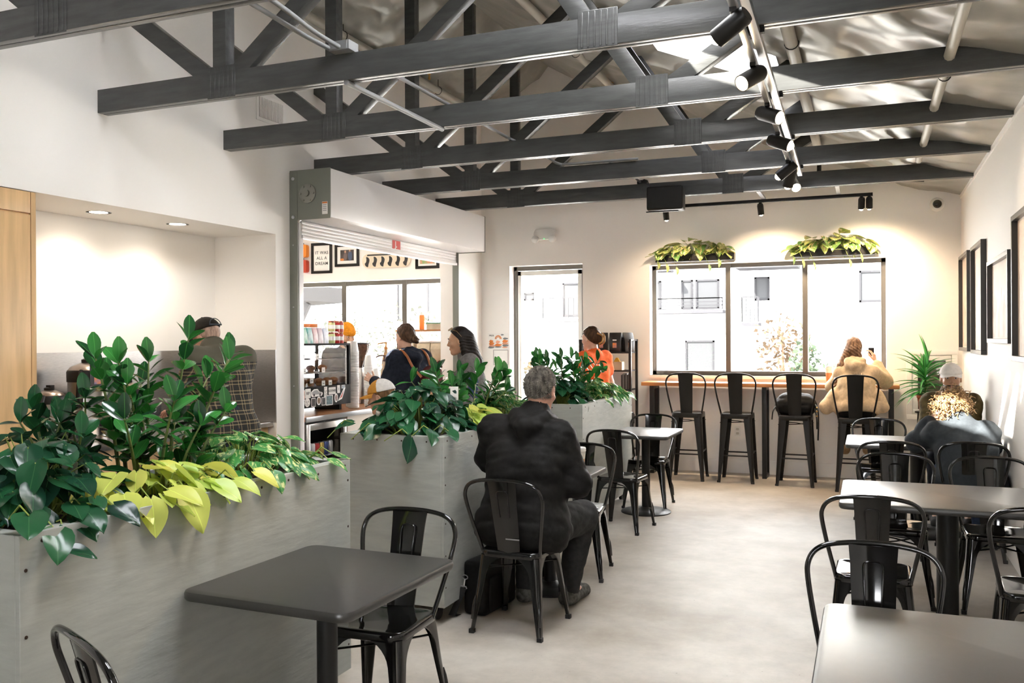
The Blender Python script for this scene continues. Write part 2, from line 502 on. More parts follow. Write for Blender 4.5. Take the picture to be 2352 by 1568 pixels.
for i, h in enumerate(SKY):
    lab = ['bright skylight between trusses in the right roof slope', 'skylight above the near tables', 'skylight above the camera', 'skylight near the shop front'][i]
    s = thing('skylight', lab, 'skylight')
    s['group'] = 'roof skylights'
    z = roof_z; up = .24
    for (xa, ya, xb, yb) in ((h[0], h[2], h[1], h[2]), (h[1], h[2], h[1], h[3]), (h[1], h[3], h[0], h[3]), (h[0], h[3], h[0], h[2])):
        MB().add([(xa, ya, z(xa)-.01), (xb, yb, z(xb)-.01), (xb, yb, z(xb)+up), (xa, ya, z(xa)+up)], [(0, 1, 2, 3)]).build('shaft_wall', M['trim_white'], s)
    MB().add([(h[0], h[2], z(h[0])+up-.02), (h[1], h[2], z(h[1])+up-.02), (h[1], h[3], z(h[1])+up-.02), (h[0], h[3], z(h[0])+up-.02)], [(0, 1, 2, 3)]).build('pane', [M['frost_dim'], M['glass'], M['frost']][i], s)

# trusses ---------------------------------------------------------------
TZ = 3.131
TY = {i: 4.4395+(i-2)*1.2429 for i in range(1, 7)}
TLAB = {1: 'nearest dark grey roof truss crossing the top left corner', 2: 'second dark grey roof truss from the camera, carrying the junction box',
        3: 'third dark grey roof truss from the camera, with bluish grained chord', 4: 'fourth dark grey roof truss, first one over the shutter box',
        5: 'fifth dark grey roof truss, last but one before the back wall', 6: 'farthest dark grey roof truss, behind the black speaker'}
def gusset(parent, x, y, z):
    g = MB().cbox((x, y-.0015, z), (.215, .004, .20))
    for i in range(6):
        xx = x-.085+i*.034
        g.cbox((xx, y-.005, z), (.012, .006, .185))
    g.build('gusset_plate', M['truss'], parent, bevel=.0015, bseg=1)
for i in range(1, 7):
    y = TY[i]; t = thing('roof_truss', TLAB[i], 'roof truss', (0, 0, 0), 0, 'roof trusses')
    h = .155; yc = y+.046
    for k in (0, 1):
        ya = y+k*.047
        MB().box((XL-.0, ya, TZ), (XR+.06, ya+.043, TZ+h)).build('bottom_chord', M['truss'], t, bevel=.004)
    J1, J2, zj = -3.76, -1.30, TZ+.06
    MB().box((J1-.05, y+.003, TZ+h-.01), (J1+.05, y+.089, RIDGE_Z-.10)).build('vertical_web', M['truss'], t, bevel=.004)
    def web(p, q):
        MB().beam((p[0], yc, p[1]), (q[0], yc, q[1]), .105, .084).build('diagonal_web', M['truss'], t, bevel=.004)
    web((J1, zj), (XL-.03, TZ+.85))
    web((J1+.05, zj+.02), (-2.18, roof_z(-2.18)-.02))
    web((J2-.02, zj), (-2.12, roof_z(-2.12)-.02))
    web((J2+.02, zj), (-.42, roof_z(-.42)))
    gusset(t, J1+.02, y, TZ+.09); gusset(t, J2, y, TZ+.09)
    # top chord, mostly hidden above the insulation facing
    MB().beam((RIDGE_X, yc, RIDGE_Z+.12), (XR, yc, roof_z(XR)+.12), .13, .084).build('top_chord', M['truss'], t)
# ================================================================== chairs, stools, tables
def catmull(pts, n=5):
    P = [Vector(p) for p in pts]; out = []
    for i in range(len(P)-1):
        a = P[i-1] if i else P[0]*2-P[1]; b, c = P[i], P[i+1]
        d = P[i+2] if i+2 < len(P) else c*2-b
        for k in range(n):
            t = k/n
            out.append(.5*((2*b)+(c-a)*t+(2*a-5*b+4*c-d)*t*t+(3*b-a-3*c+d)*t**3))
    out.append(P[-1])
    return out

def leg_mesh(sx, sy, top, foot, z_top, arm0, arch, w0, w1, r, material):
    """pressed sheet metal corner leg: an angle section whose arms flare into the arch under the seat"""
    rings = []
    zs = [0, .015, .03, .05, .075, .1, .13, .2, .35, .55, .75, .9, 1.0]
    H = z_top
    for q in range(len(zs)):
        if zs[q] <= .13: s_ = zs[q]/.13*arch
        else: s_ = arch+(H-arch)*(zs[q]-.13)/.87
        t = s_/H
        cx = top[0]+(foot[0]-top[0])*t; cy = top[1]+(foot[1]-top[1])*t; z = z_top-s_
        u = min(1, s_/arch)
        w = w0+(w1-w0)*t
        a = w+(arm0-w)*(1-math.sqrt(max(0, 1-(1-u)**2))) if u < 1 else w
        rr = min(r, a*.6)
        outer = [(-a, 0), (-(a+rr)/2, 0)]
        for k in range(6):
            an = PI/2-PI/2*k/5
            outer.append((-rr+rr*math.cos(an), -rr+rr*math.sin(an)))
        outer += [(0, -(a+rr)/2), (0, -a)]
        th = .006
        inner = [(x-th if x > -a+.001 else x, y-th if y > -a+.001 else y) for x, y in outer][::-1]
        ring = [(cx+sx*x, cy+sy*y, z) for x, y in outer+inner]
        if sx*sy < 0: ring = ring[::-1]
        rings.append(ring)
    return MB().loft(rings).mesh('leg', material, smooth=True, angle=50, fixn=True)

def seat_mesh(w, d, z, skirt, material, dish=.010):
    rings = []
    def ring(off, zz, bulge=0):
        return [(x, y, zz) for x, y in rrect(w+2*off, d+2*off, max(.02, .055+off), 5)]
    rings.append(ring(.002, z-skirt)); rings.append(ring(.006, z-skirt+.004)); rings.append(ring(.003, z-.012)); rings.append(ring(0, z-.003)); rings.append(ring(-.010, z))
    rings.append(ring(-.02, z-.002))
    for k in (.75, .5, .25, .06):
        rings.append([(x*k, y*k, z-.002-dish*(1-k)) for x, y in rrect(w-.04, d-.04, .05, 5)])
    return MB().loft(rings).mesh('seat', material, smooth=True, angle=60, fixn=True)

def splat_mesh(pts, w0, w1, th, material):
    """curved back panel; pts is the (y, z) centre line"""
    rings = []; n = len(pts)
    for i, (y, z) in enumerate(pts):
        w = w0+(w1-w0)*i/(n-1)
        r = []
        for k in range(7):
            u = -1+2*k/6; r.append((u*w/2, y+.010*u*u, z))
        for k in range(6, -1, -1):
            u = -1+2*k/6; r.append((u*w/2, y+.010*u*u-th, z))
        rings.append(r)
    return MB().loft(rings).mesh('back_splat', material, smooth=True, angle=50, fixn=True)

def make_chair(name, label, material, SH, BH, stool=False):
    t = thing(name, label, 'bar stool' if stool else 'chair')
    sw, sdp = (.345, .345) if not stool else (.335, .335)
    link('seat', seat_mesh(sw, sdp, SH, .038 if not stool else .055, material), t)
    for sx in (-1, 1):
        for sy in (-1, 1):
            fx = .212 if not stool else .20
            fy = .235 if sy > 0 else (.225 if not stool else .205)
            if stool and sy > 0: fy = .21
            lg = link('leg', leg_mesh(sx, sy, (sx*sw/2, sy*sdp/2), (sx*fx, sy*fy), SH-.03, .165 if not stool else .10, .10 if not stool else .03,
                      .062 if not stool else .085, .024 if not stool else .034, .028, material), t)
            # stamped flute on the corner and a rubber glide
            tx, ty = sx*sw/2, sy*sdp/2
            def at(z):
                q = 1-z/(SH-.03); return (tx+(sx*fx-tx)*q, ty+(sy*fy-ty)*q, z)
            if not stool:
                a, b, c = at(.20), at(.14), at(.075)
                off = Vector((-sx*.006, -sy*.006, 0))
                MB().tube([Vector(a)+off, Vector(at(.17))+off, Vector(b)+off, Vector(c)+off], [.004, .010, .012, .010], 8).build('flute', material, lg, smooth=True, angle=60)
            p = at(0)
            MB().box((p[0]-sx*.026, p[1]-sy*.026, 0), (p[0]+sx*.002, p[1]+sy*.002, .022)).build('glide', M['rubber'], lg)
    # cross brace under the seat
    for s in (-1, 1):
        zb = SH-.10
        MB().tube([(-.17, -.17*s, zb), (0, 0, zb-.008*s), (.17, .17*s, zb)], .005, 6).build('cross_brace', material, t, smooth=True)
    top = BH
    zz = lambda f: SH-.02+(top-SH+.02)*f
    half = [(.166, -.125, SH-.03), (.178, -.150, zz(.12)), (.205, -.195, zz(.42)), (.224, -.228, zz(.68)), (.224, -.243, zz(.80)), (.203, -.253, zz(.90)), (.158, -.260, zz(.962)), (.085, -.265, zz(.992)), (0, -.267, zz(1.0))]
    if stool:
        half = [(x*.98, y*.86-.0, z) for x, y, z in half]
    path = catmull(half+[(-x, y, z) for x, y, z in half[-2::-1]], 4)
    MB().tube(path, .0105 if not stool else .0095, 8).build('back_hoop', material, t, smooth=True, angle=60)
    f = .86 if stool else 1
    cl = [(-.165*f, SH-.03), (-.172*f, zz(.10)), (-.195*f, zz(.34)), (-.225*f, zz(.62)), (-.250*f, zz(.86)), (-.264*f, zz(.985))]
    sp = link('back_splat', splat_mesh(cl, .125, .168, .006, material), t)
    if not stool:
        for dy in (.0095, -.0075):
            rb = [(-.028, -.213+dy, zz(.50)), (-.031, -.232+dy, zz(.70)), (-.033, -.243+dy, zz(.80)), (-.026, -.2475+dy, zz(.845)), (0, -.2485+dy, zz(.855)),
                  (.026, -.2475+dy, zz(.845)), (.033, -.243+dy, zz(.80)), (.031, -.232+dy, zz(.70)), (.028, -.213+dy, zz(.50))]
            MB().tube(catmull(rb, 3), .0035, 6).build('embossed_rib', material, sp, smooth=True, angle=60)
    else:
        for z0, hw in ((.29, .185),):
            for sy, zf in ((-1, .30), (1, .30)):
                q = 1-zf/(SH-.03); y = sy*(sdp/2+((.205 if sy < 0 else .21)-sdp/2)*q); x = sw/2+(.20-sw/2)*q
                MB().tube([(-x+.01, y-sy*.012, zf), (x-.01, y-sy*.012, zf)], .008, 8).build('foot_rail', material, t, smooth=True)
            for sx in (-1, 1):
                q = 1-.325/(SH-.03); x = sx*(sw/2+(.20-sw/2)*q); y = sdp/2+(.207-sdp/2)*q
                MB().tube([(x-sx*.012, -y+.01, .325), (x-sx*.012, y-.01, .325)], .008, 8).build('foot_rail', material, t, smooth=True)
    return t

CH = [  # x, y, heading (0 = faces the back wall), label
    (-1.81, 4.60, -.03, 'glossy black metal chair the man in the black hoodie sits on'),
    (-1.875, 3.19, PI+.02, 'glossy black metal chair at the far side of the nearest left table'),
    (-1.76, 1.90, -.42, 'glossy black metal chair cut off by the bottom left corner'),
    (-1.86, 5.80, PI+.12, 'empty black metal chair facing the man in the black hoodie'),
    (-1.93, 7.28, -.10, 'empty black metal chair on the near side of the farthest left table'),
    (-1.965, 8.38, PI+.03, 'empty black metal chair beyond the farthest left table, before the stools'),
    (.015, 3.20, PI, 'glossy black chair tucked behind the nearest right table, back catching light'),
    (.02, 4.74, -.02, 'glossy black chair on the near side of the middle right table, seat visible'),
    (.155, 5.94, PI-.02, 'black metal chair beyond the middle right table, left of its pair'),
    (.155, 7.16, 0, 'black metal chair at the far right table, left of the curly-haired person'),
    (.09, 8.56, PI, 'black metal chair beyond the far right table, in front of the beige hoodie woman'),
    (.705, 5.94, PI+.02, 'black metal chair beyond the middle right table, nearest the right wall'),
    (.69, 7.29, .03, 'black metal chair the curly-haired person sits on'),
    (.735, 4.66, -.05, 'black metal chair cut off by the right picture edge at the middle right table'),
    (.69, 8.74, PI-.05, 'black metal chair the man in the white cap sits on'),
]
ch0 = None
for i, (x, y, rz, lab) in enumerate(CH):
    if ch0 is None:
        ch0 = make_chair('metal_chair', lab, M['black_gloss'], .452, .853); ch0.location = (x, y, 0); ch0.rotation_euler = (0, 0, rz); ch0['group'] = 'metal cafe chairs'
    else:
        dup(ch0, (x, y, 0), rz, lab, 'metal cafe chairs')
ST = [(-1.915, 10.16, .03, 'matte black bar stool at the left end of the window bar'), (-1.365, 10.18, .0, 'matte black bar stool second from the left at the window bar'),
      (-.735, 10.15, -.02, 'matte black bar stool with a black bag on its seat'), (-.125, 9.98, .02, 'matte black bar stool the woman in the beige hoodie sits on')]
st0 = None
for x, y, rz, lab in ST:
    if st0 is None:
        st0 = make_chair('bar_stool', lab, M['black_matte'], .765, 1.215, True); st0.location = (x, y, 0); st0.rotation_euler = (0, 0, rz); st0['group'] = 'bar stools at the window'
    else:
        dup(st0, (x, y, 0), rz, lab, 'bar stools at the window')

def make_table(label, x, y, w, d, rz=0.0, pole=.038, base=.23, h=.745):
    t = thing('cafe_table', label, 'table', (x, y, 0), rz, 'cafe tables')
    rings = []
    for off, z in ((-.02, h-.034), (-.006, h-.033), (0, h-.024), (0, h-.010), (-.004, h-.002), (-.012, h)):
        rings.append([(px, py, z) for px, py in rrect(w+2*off, d+2*off, .05+off, 6)])
    MB().loft(rings).build('table_top', M['table'], t, smooth=True, angle=35, fixn=True)
    MB().lathe([(pole, .03), (pole, h-.04)], 24).build('pole', M['black_metal'], t, smooth=True, angle=60)
    MB().cbox((0, 0, h-.045), (.30, .06, .018)).cbox((0, 0, h-.045), (.06, .30, .016)).build('bracket', M['black_metal'], t)
    MB().lathe([(base, 0), (base, .008), (base*.95, .016), (base*.5, .024), (pole*1.7, .03), (pole*1.2, .045), (pole, .05)], 40).build('base', M['black_metal'], t, smooth=True, angle=50)
    return t
make_table('nearest left cafe table with dark grey top beside the first planter', -1.845, 2.745, .69, .76, -.03)
make_table('small dark cafe table in front of the seated man, partly hidden', -1.910, 5.37, .565, .76, .0)
make_table('farthest left cafe table with shiny dark top by the third planter', -1.915, 8.05, .565, .78, .0)
make_table('nearest right cafe table with grey top cut off by the picture corner', .395, 2.64, 1.06, .80, .0, .055, .33)
make_table('middle right cafe table with pale shiny top and thick pole', .395, 5.30, 1.08, .84, .0, .055, .33)
make_table('far right cafe table where two people sit', .375, 8.00, 1.10, .80, .0, .055, .33)

# ================================================================== window bar
bar = thing('window_bar', 'long oiled wood bar counter on black legs under the window', 'counter', (0, 0, 0))
MB().box((-2.52, 10.37, 1.045), (.318, 10.735, 1.088)).build('wood_top', M['wood_bar'], bar, bevel=.006)
for x in (-2.40, -1.10, .235):
    mb = MB()
    mb.box((x-.025, 10.40, 0), (x+.025, 10.45, 1.045)).box((x-.025, 10.66, 0), (x+.025, 10.71, 1.045))
    mb.box((x-.024, 10.45, .0), (x+.024, 10.66, .04)).box((x-.024, 10.45, 1.005), (x+.024, 10.66, 1.044))
    mb.build('leg_frame', M['black_metal'], bar, bevel=.003)

# ================================================================== planters
PXR, PXL, PTOP, PBASE = -2.203, -2.88, 1.058, .10
PL = [(1.77, 3.47, 'nearest grey plywood planter box with screws, left foreground'), (4.43, 6.10, 'middle grey planter box behind the seated man'),
      (7.02, 8.67, 'farthest grey planter box beside the window stools')]
def screw(mb, x, y, z, nx):
    mb.lathe([(.0045, 0), (.0045, .0012), (.0025, .0022)], 8, axis='x' if nx else 'y')
for pi_, (ya, yb, lab) in enumerate(PL):
    p = thing('planter_box', lab, 'planter', (0, 0, 0), 0, 'grey planter boxes')
    th = .018
    MB().box((PXR-th, ya, PBASE), (PXR, yb, PTOP)).build('side_panel', M['planter'], p, bevel=.0015, bseg=1)
    MB().box((PXL, ya, PBASE), (PXL+th, yb, PTOP)).build('side_panel', M['planter'], p, bevel=.0015, bseg=1)
    MB().box((PXL+th, ya-.0, PBASE), (PXR-th, ya+th, PTOP)).build('end_panel', M['planter'], p, bevel=.0015, bseg=1)
    MB().box((PXL+th, yb-th, PBASE), (PXR-th, yb, PTOP)).build('end_panel', M['planter'], p, bevel=.0015, bseg=1)
    rim = MB()
    w = .062
    rim.box((PXR-w, ya+th, PTOP-.02), (PXR-th, yb-th, PTOP-.002)).box((PXL+th, ya+th, PTOP-.02), (PXL+w, yb-th, PTOP-.002))
    rim.box((PXL+w, ya+th, PTOP-.02), (PXR-w, ya+w, PTOP-.002)).box((PXL+w, yb-w, PTOP-.02), (PXR-w, yb-th, PTOP-.002))
    rim.build('inner_rim', M['planter'], p)
    MB().box((PXL+w, ya+w, PTOP-.3), (PXR-w, yb-w, PTOP-.03)).build('soil', M['soil'], p)
    MB().box((PXL+.01, ya+.01, PBASE), (PXR-.01, yb-.01, PBASE+.02)).build('bottom_panel', M['planter'], p)
    rs = random.Random(pi_)
    n = 9 if pi_ == 0 else 6
    dark = mat('rusty_screw', (.05, .03, .02), .5, metal=.5)
    for k in range(n):
        yy = ya+.06+(yb-ya-.12)*k/(n-1)+rs.uniform(-.02, .02)
        s = MB().lathe([(.0055, -.001), (.0055, .0012), (.003, .002)], 8, axis='x').build('screw', dark, p); s.location = (PXR, yy, PTOP-.03+rs.uniform(-.006, .006))
    for k in range(5):
        for yy in (ya+.02, yb-.02):
            s = MB().lathe([(.0055, -.001), (.0055, .0012), (.003, .002)], 8, axis='x').build('screw', dark, p); s.location = (PXR, yy, PBASE+.1+k*.19+rs.uniform(-.02, .02))
    for k in range(4):
        s = MB().lathe([(.005, -.001), (.005, .0012), (.003, .002)], 8, axis='y').build('screw', dark, p); s.location = (PXL+.09+k*.16, ya-.0005, PTOP-.03)
    for cx in (PXL+.09, PXR-.09):
        for cy in (ya+.10, yb-.10):
            c = MB()
            c.lathe([(.036, -.013), (.040, -.008), (.040, .008), (.036, .013)], 20, (cx, cy, .041), axis='x')
            c.box((cx-.022, cy-.02, .05), (cx-.018, cy+.02, PBASE)).box((cx+.018, cy-.02, .05), (cx+.022, cy+.02, PBASE)).box((cx-.03, cy-.03, PBASE-.006), (cx+.03, cy+.03, PBASE))
            c.build('caster', M['rubber'], p, smooth=True, angle=40)
# ================================================================== plants
def leaf_mat(name, c1, c2, rough=.3, trans=.25, var=None, vscale=7, spec=.5):
    m = bpy.data.materials.new(name); m.use_nodes = True
    nt = m.node_tree; b = nt.nodes['Principled BSDF']; out = nt.nodes['Material Output']
    oi = nt.nodes.new('ShaderNodeObjectInfo')
    mx = nt.nodes.new('ShaderNodeMix'); mx.data_type = 'RGBA'
    mx.inputs[6].default_value = (*c1, 1); mx.inputs[7].default_value = (*c2, 1)
    nt.links.new(oi.outputs['Random'], mx.inputs[0])
    tc = nt.nodes.new('ShaderNodeTexCoord')
    col = mx.outputs[2]
    # paler midrib and side veins
    sx = nt.nodes.new('ShaderNodeSeparateXYZ'); nt.links.new(tc.outputs['Object'], sx.inputs[0])
    ab = nt.nodes.new('ShaderNodeMath'); ab.operation = 'ABSOLUTE'; nt.links.new(sx.outputs[0], ab.inputs[0])
    lt = nt.nodes.new('ShaderNodeMath'); lt.operation = 'LESS_THAN'; lt.inputs[1].default_value = .012; nt.links.new(ab.outputs[0], lt.inputs[0])
    vm = nt.nodes.new('ShaderNodeMix'); vm.data_type = 'RGBA'
    vm.inputs[7].default_value = (min(1, c2[0]*1.8+.02), min(1, c2[1]*1.6+.02), min(1, c2[2]*1.6+.01), 1)
    ml = nt.nodes.new('ShaderNodeMath'); ml.operation = 'MULTIPLY'; ml.inputs[1].default_value = .5
    nt.links.new(lt.outputs[0], ml.inputs[0]); nt.links.new(ml.outputs[0], vm.inputs[0]); nt.links.new(col, vm.inputs[6]); col = vm.outputs[2]
    if var:
        n = nt.nodes.new('ShaderNodeTexNoise'); n.noise_dimensions = '4D'
        n.inputs['Scale'].default_value = vscale; n.inputs['Detail'].default_value = 3
        mp = nt.nodes.new('ShaderNodeMapping'); mp.inputs['Scale'].default_value = (1.4, .45, 1)
        nt.links.new(tc.outputs['Object'], mp.inputs[0]); nt.links.new(mp.outputs[0], n.inputs['Vector'])
        wm = nt.nodes.new('ShaderNodeMath'); wm.operation = 'MULTIPLY'; wm.inputs[1].default_value = 37
        nt.links.new(oi.outputs['Random'], wm.inputs[0]); nt.links.new(wm.outputs[0], n.inputs['W'])
        rp = nt.nodes.new('ShaderNodeMapRange'); rp.inputs[1].default_value = .53; rp.inputs[2].default_value = .60
        nt.links.new(n.outputs[0], rp.inputs[0])
        m2 = nt.nodes.new('ShaderNodeMix'); m2.data_type = 'RGBA'; m2.inputs[7].default_value = (*var, 1)
        nt.links.new(rp.outputs[0], m2.inputs[0]); nt.links.new(col, m2.inputs[6]); col = m2.outputs[2]
    nt.links.new(col, b.inputs['Base Color'])
    b.inputs['Roughness'].default_value = rough
    b.inputs['Specular IOR Level'].default_value = spec
    tl = nt.nodes.new('ShaderNodeBsdfTranslucent'); nt.links.new(col, tl.inputs[0])
    ms = nt.nodes.new('ShaderNodeMixShader'); ms.inputs[0].default_value = trans
    nt.links.new(b.outputs[0], ms.inputs[1]); nt.links.new(tl.outputs[0], ms.inputs[2]); nt.links.new(ms.outputs[0], out.inputs[0])
    return m
LM = {
    'dark': leaf_mat('dark_philodendron_leaf', (.008, .040, .024), (.024, .12, .045), .24),
    'dark2': leaf_mat('gold_green_wall_leaf', (.10, .24, .06), (.42, .44, .13), .35, var=(.82, .68, .40), vscale=6),
    'neon': leaf_mat('lime_philodendron_leaf', (.68, .64, .13), (.45, .62, .13), .35, .3),
    'zz': leaf_mat('glossy_green_leaflet', (.008, .045, .018), (.045, .24, .045), .14, .18, spec=.6),
    'zzdark': leaf_mat('dark_glossy_leaflet', (.010, .045, .022), (.018, .11, .035), .17, .15, spec=.6),
    'var': leaf_mat('variegated_pothos_leaf', (.035, .18, .05), (.07, .30, .07), .33, .28, var=(.62, .68, .30)),
    'blade': leaf_mat('dracaena_leaf', (.02, .12, .03), (.05, .26, .05), .3, .25),
    'stem': mat('green_stem', (.13, .17, .045), .5, noise=.3, nscale=20),
    'vine': mat('yellow_green_vine', (.25, .32, .06), .5),
}
def leaf_mesh(kind, v, material):
    r = random.Random(v*13+7)
    nt_, nu = (8, 5) if kind != 'blade' else (9, 3)
    droop = r.uniform(.15, .5); fold = r.uniform(.06, .22); twist = r.uniform(-.3, .3); asym = r.uniform(.9, 1.1)
    vs, fs = [], []
    for i in range(nt_):
        t = i/(nt_-1)
        if kind == 'heart':
            w = .40*(math.sin(PI*min(1, t**.62))**.75) if 0 < t < 1 else (.10 if t == 0 else .004)
            back = .13*(1-t)**4
        elif kind == 'pothos':
            w = .34*(math.sin(PI*min(1, t**.68))**.8) if 0 < t < 1 else (.05 if t == 0 else .004); back = .07*(1-t)**4
        elif kind == 'ovate':
            w = .26*(math.sin(PI*min(1, t**1.22))**.62) if 0 < t < .999 else (.014 if t < .5 else .05); back = 0
        else:
            w = .045*(math.sin(PI*min(1, (t*.92+.06)**.6))**.7) if t < 1 else .001; back = 0
        for j in range(nu):
            u = -1+2*j/(nu-1)
            x = u*w*(asym if u > 0 else 1); y = t-back*abs(u)
            z = fold*abs(x)*1.1-droop*t*t*.5+twist*x*t*.5+.03*math.sin(5*t+3*u+v)
            if kind == 'ovate': z = .35*x*x*3-droop*.35*t*t+.0
            if kind == 'blade': z = .9*abs(x)-droop*1.3*t**2.2
            vs.append((x, y, z))
    for i in range(nt_-1):
        for j in range(nu-1):
            a = i*nu+j; fs.append((a, a+1, a+nu+1, a+nu))
    mb = MB(); mb.v = vs; mb.f = fs
    return mb.mesh('leaf', material, smooth=True, angle=180)
LEAF = {}
def leaves(kind, key):
    k = (kind, key)
    if k not in LEAF: LEAF[k] = [leaf_mesh(kind, v, LM[key]) for v in range(5)]
    return LEAF[k]
def leaf_matrix(base, tip_dir, up, size, widen=1.0):
    y = Vector(tip_dir).normalized(); z = Vector(up); z = (z-y*z.dot(y))
    z = z.normalized() if z.length > 1e-4 else Vector((1, 0, 0)); x = y.cross(z)
    m = Matrix.Identity(4)
    for i in range(3):
        m[i][0] = x[i]*size*widen; m[i][1] = y[i]*size; m[i][2] = z[i]*size; m[i][3] = base[i]
    return m
SOIL = PTOP-.03
def mound(name, label, cat, c, rx, ry, h, n, size, kind, key, seed, spill=None, group=None, zbase=None, bias=(0, 0)):
    """a heap of broad leaves on petioles rising from the soil; leaves tip outwards and down"""
    r = random.Random(seed); zb = SOIL if zbase is None else zbase
    t = thing(name, label, cat, (c[0], c[1], zb), 0, group or 'plants in the planter boxes')
    stems = MB(); L = leaves(kind, key)
    for k in range(n):
        a = r.uniform(0, 2*PI); q = math.sqrt(r.random())
        x, y = rx*q*math.cos(a), ry*q*math.sin(a)
        z = h*(1-q**2.2)*r.uniform(.45, 1.05)+.03+.03*r.random()
        out = Vector((math.cos(a)*(.25+q)+bias[0], math.sin(a)*(.25+q)+bias[1], 0))
        out.rotate(Euler((0, 0, r.uniform(-.7, .7)))); out.normalize()
        s = size*r.uniform(.6, 1.15)
        tip = out+Vector((0, 0, r.uniform(-.75, .3)-.35*q))
        up = Vector((0, 0, 1))+out*r.uniform(-.1, .7)+Vector((r.uniform(-.35, .35), r.uniform(-.35, .35), 0))
        P = Vector((x, y, z))
        link('leaf', r.choice(L), t, leaf_matrix(P, tip, up, s, r.uniform(.85, 1.1)))
        root = Vector((x*.45+r.uniform(-.02, .02), y*.5+r.uniform(-.02, .02), 0))
        mid = (root+P)/2+Vector((0, 0, .25*z+.01))
        stems.tube([root, mid, P+out*.004], [.003, .0025, .0018], 5)
    if spill:
        for (x, y, z, dx, dy, dz, s) in spill:
            P = Vector((x-c[0], y-c[1], z-zb)); d = Vector((dx, dy, dz))
            link('leaf', r.choice(L), t, leaf_matrix(P, d, Vector((.75, -.25, .7)) if dz < -.3 else Vector((.3, -.2, 1)), s))
            root = Vector((P.x-.16, P.y+r.uniform(-.04, .04), 0))
            stems.tube([root, (root+P)/2+Vector((.03, 0, .06)), P], [.003, .003, .002], 5)
    o = stems.build('petiole_cluster', LM['vine'], t, smooth=True, angle=80); o['kind'] = 'stuff'
    return t
def zz(name, label, c, stems, seed, key='zz', size=.10, group=None):
    """upright fleshy stems with paired glossy leaflets; stems: (dx, dy, lean_x, lean_y, height)"""
    r = random.Random(seed)
    t = thing(name, label, 'plant', (c[0], c[1], SOIL), 0, group or 'plants in the planter boxes')
    L = leaves('ovate', key)
    for (dx, dy, lx, ly, h) in stems:
        p0 = Vector((dx, dy, -.01)); p3 = Vector((dx+lx, dy+ly, h))
        def pt(f): return p0+(p3-p0)*f+Vector((lx, ly, 0))*(f*f-f)*.6
        MB().tube([pt(f) for f in (0, .2, .4, .6, .8, 1)], [.0095, .008, .0065, .0055, .0045, .003], 7).build('stem', LM['stem'], t, smooth=True, angle=80)
        n = max(5, int(h/.046)); a0 = r.uniform(0, PI)
        for k in range(n):
            f = .26+.72*k/(n-1) if h > .3 else .15+.83*k/(n-1)
            P = pt(f); ax = (pt(min(1, f+.03))-pt(f-.03)).normalized()
            for sgn in (0, PI):
                a = a0+sgn+k*.55+r.uniform(-.3, .3)
                side = Vector((math.cos(a), math.sin(a), 0)); side = (side-ax*side.dot(ax)).normalized()
                d = side*1.0+ax*r.uniform(.35, 1.0)*(1 if f < .85 else 1.5)
                s = size*r.uniform(.75, 1.15)*(1.0 if f < .9 else .85)
                link('leaf', r.choice(L), t, leaf_matrix(P, d, ax*1.0+side*-.35+Vector((r.uniform(-.2, .2), r.uniform(-.2, .2), .15)), s, r.uniform(.9, 1.1)))
        P = pt(.99)
        link('leaf', r.choice(L), t, leaf_matrix(P, Vector((r.uniform(-.2, .2), r.uniform(-.2, .2), 1)), (1, -.6, 0), size*.9))
    return t
def rs_stems(n, rx, ry, h0, h1, lean, seed):
    r = random.Random(seed); o = []
    for k in range(n):
        a = r.uniform(0, 2*PI); q = math.sqrt(r.random())
        x, y = rx*q*math.cos(a), ry*q*math.sin(a); h = r.uniform(h0, h1)*(1-.25*q)
        o.append((x, y, x*.6+r.uniform(-lean, lean), y*.6+r.uniform(-lean, lean), h))
    return o
# nearest planter
mound('dark_philodendron', 'dark green heart-leaved philodendron at the near end of the nearest planter', 'plant', (-2.53, 2.06), .28, .30, .24, 150, .108, 'heart', 'dark', 1,
      spill=[(-2.215, 1.90, 1.05, .35, -.25, -.35, .12), (-2.20, 1.93, .985, .5, .3, -.15, .085), (-2.24, 2.02, 1.09, .6, -.1, -.3, .12), (-2.25, 1.84, 1.10, .6, -.5, -.2, .13), (-2.23, 2.13, 1.08, .7, .1, -.35, .11)], bias=(.35, -.2))
mound('lime_philodendron', 'lime yellow philodendron spilling over the nearest planter edge', 'plant', (-2.36, 2.44), .13, .33, .10, 46, .125, 'heart', 'neon', 2,
      spill=[(-2.215, 2.27, 1.075, .45, -.15, -.9, .125), (-2.205, 2.43, 1.075, .5, .05, -.75, .15), (-2.22, 2.36, 1.09, .8, .2, -.2, .13), (-2.21, 2.58, 1.08, .7, .1, -.35, .12), (-2.22, 2.70, 1.075, .7, .3, -.3, .11), (-2.26, 2.2, 1.10, .6, -.4, -.3, .12), (-2.23, 2.83, 1.09, .6, .3, -.3, .11)], bias=(.8, 0))
zz('glossy_zamioculcas', 'tall glossy green plant with thick stems in the nearest planter', (-2.58, 2.62),
   [(.05, .06, .02, .10, .59), (.02, -.05, -.02, -.08, .50), (.08, .12, .06, .20, .50), (-.04, .05, -.05, .06, .50), (.10, -.04, .10, -.02, .36), (-.02, -.10, -.02, -.10, .52),
    (-.09, .0, -.10, .0, .42), (.04, .18, .04, .22, .52), (.12, .10, .10, .10, .30), (-.10, .10, -.12, .10, .40), (.0, .0, .03, -.12, .42), (.06, -.10, .08, -.14, .30), (-.05, .20, -.03, .24, .42), (.10, .05, .08, .05, .25)], 21, 'zz', .108)
zz('dark_zamioculcas', 'smaller darker glossy plant leaning left in the nearest planter', (-2.68, 2.38), rs_stems(9, .10, .13, .30, .44, .10, 33), 22, 'zzdark', .10)
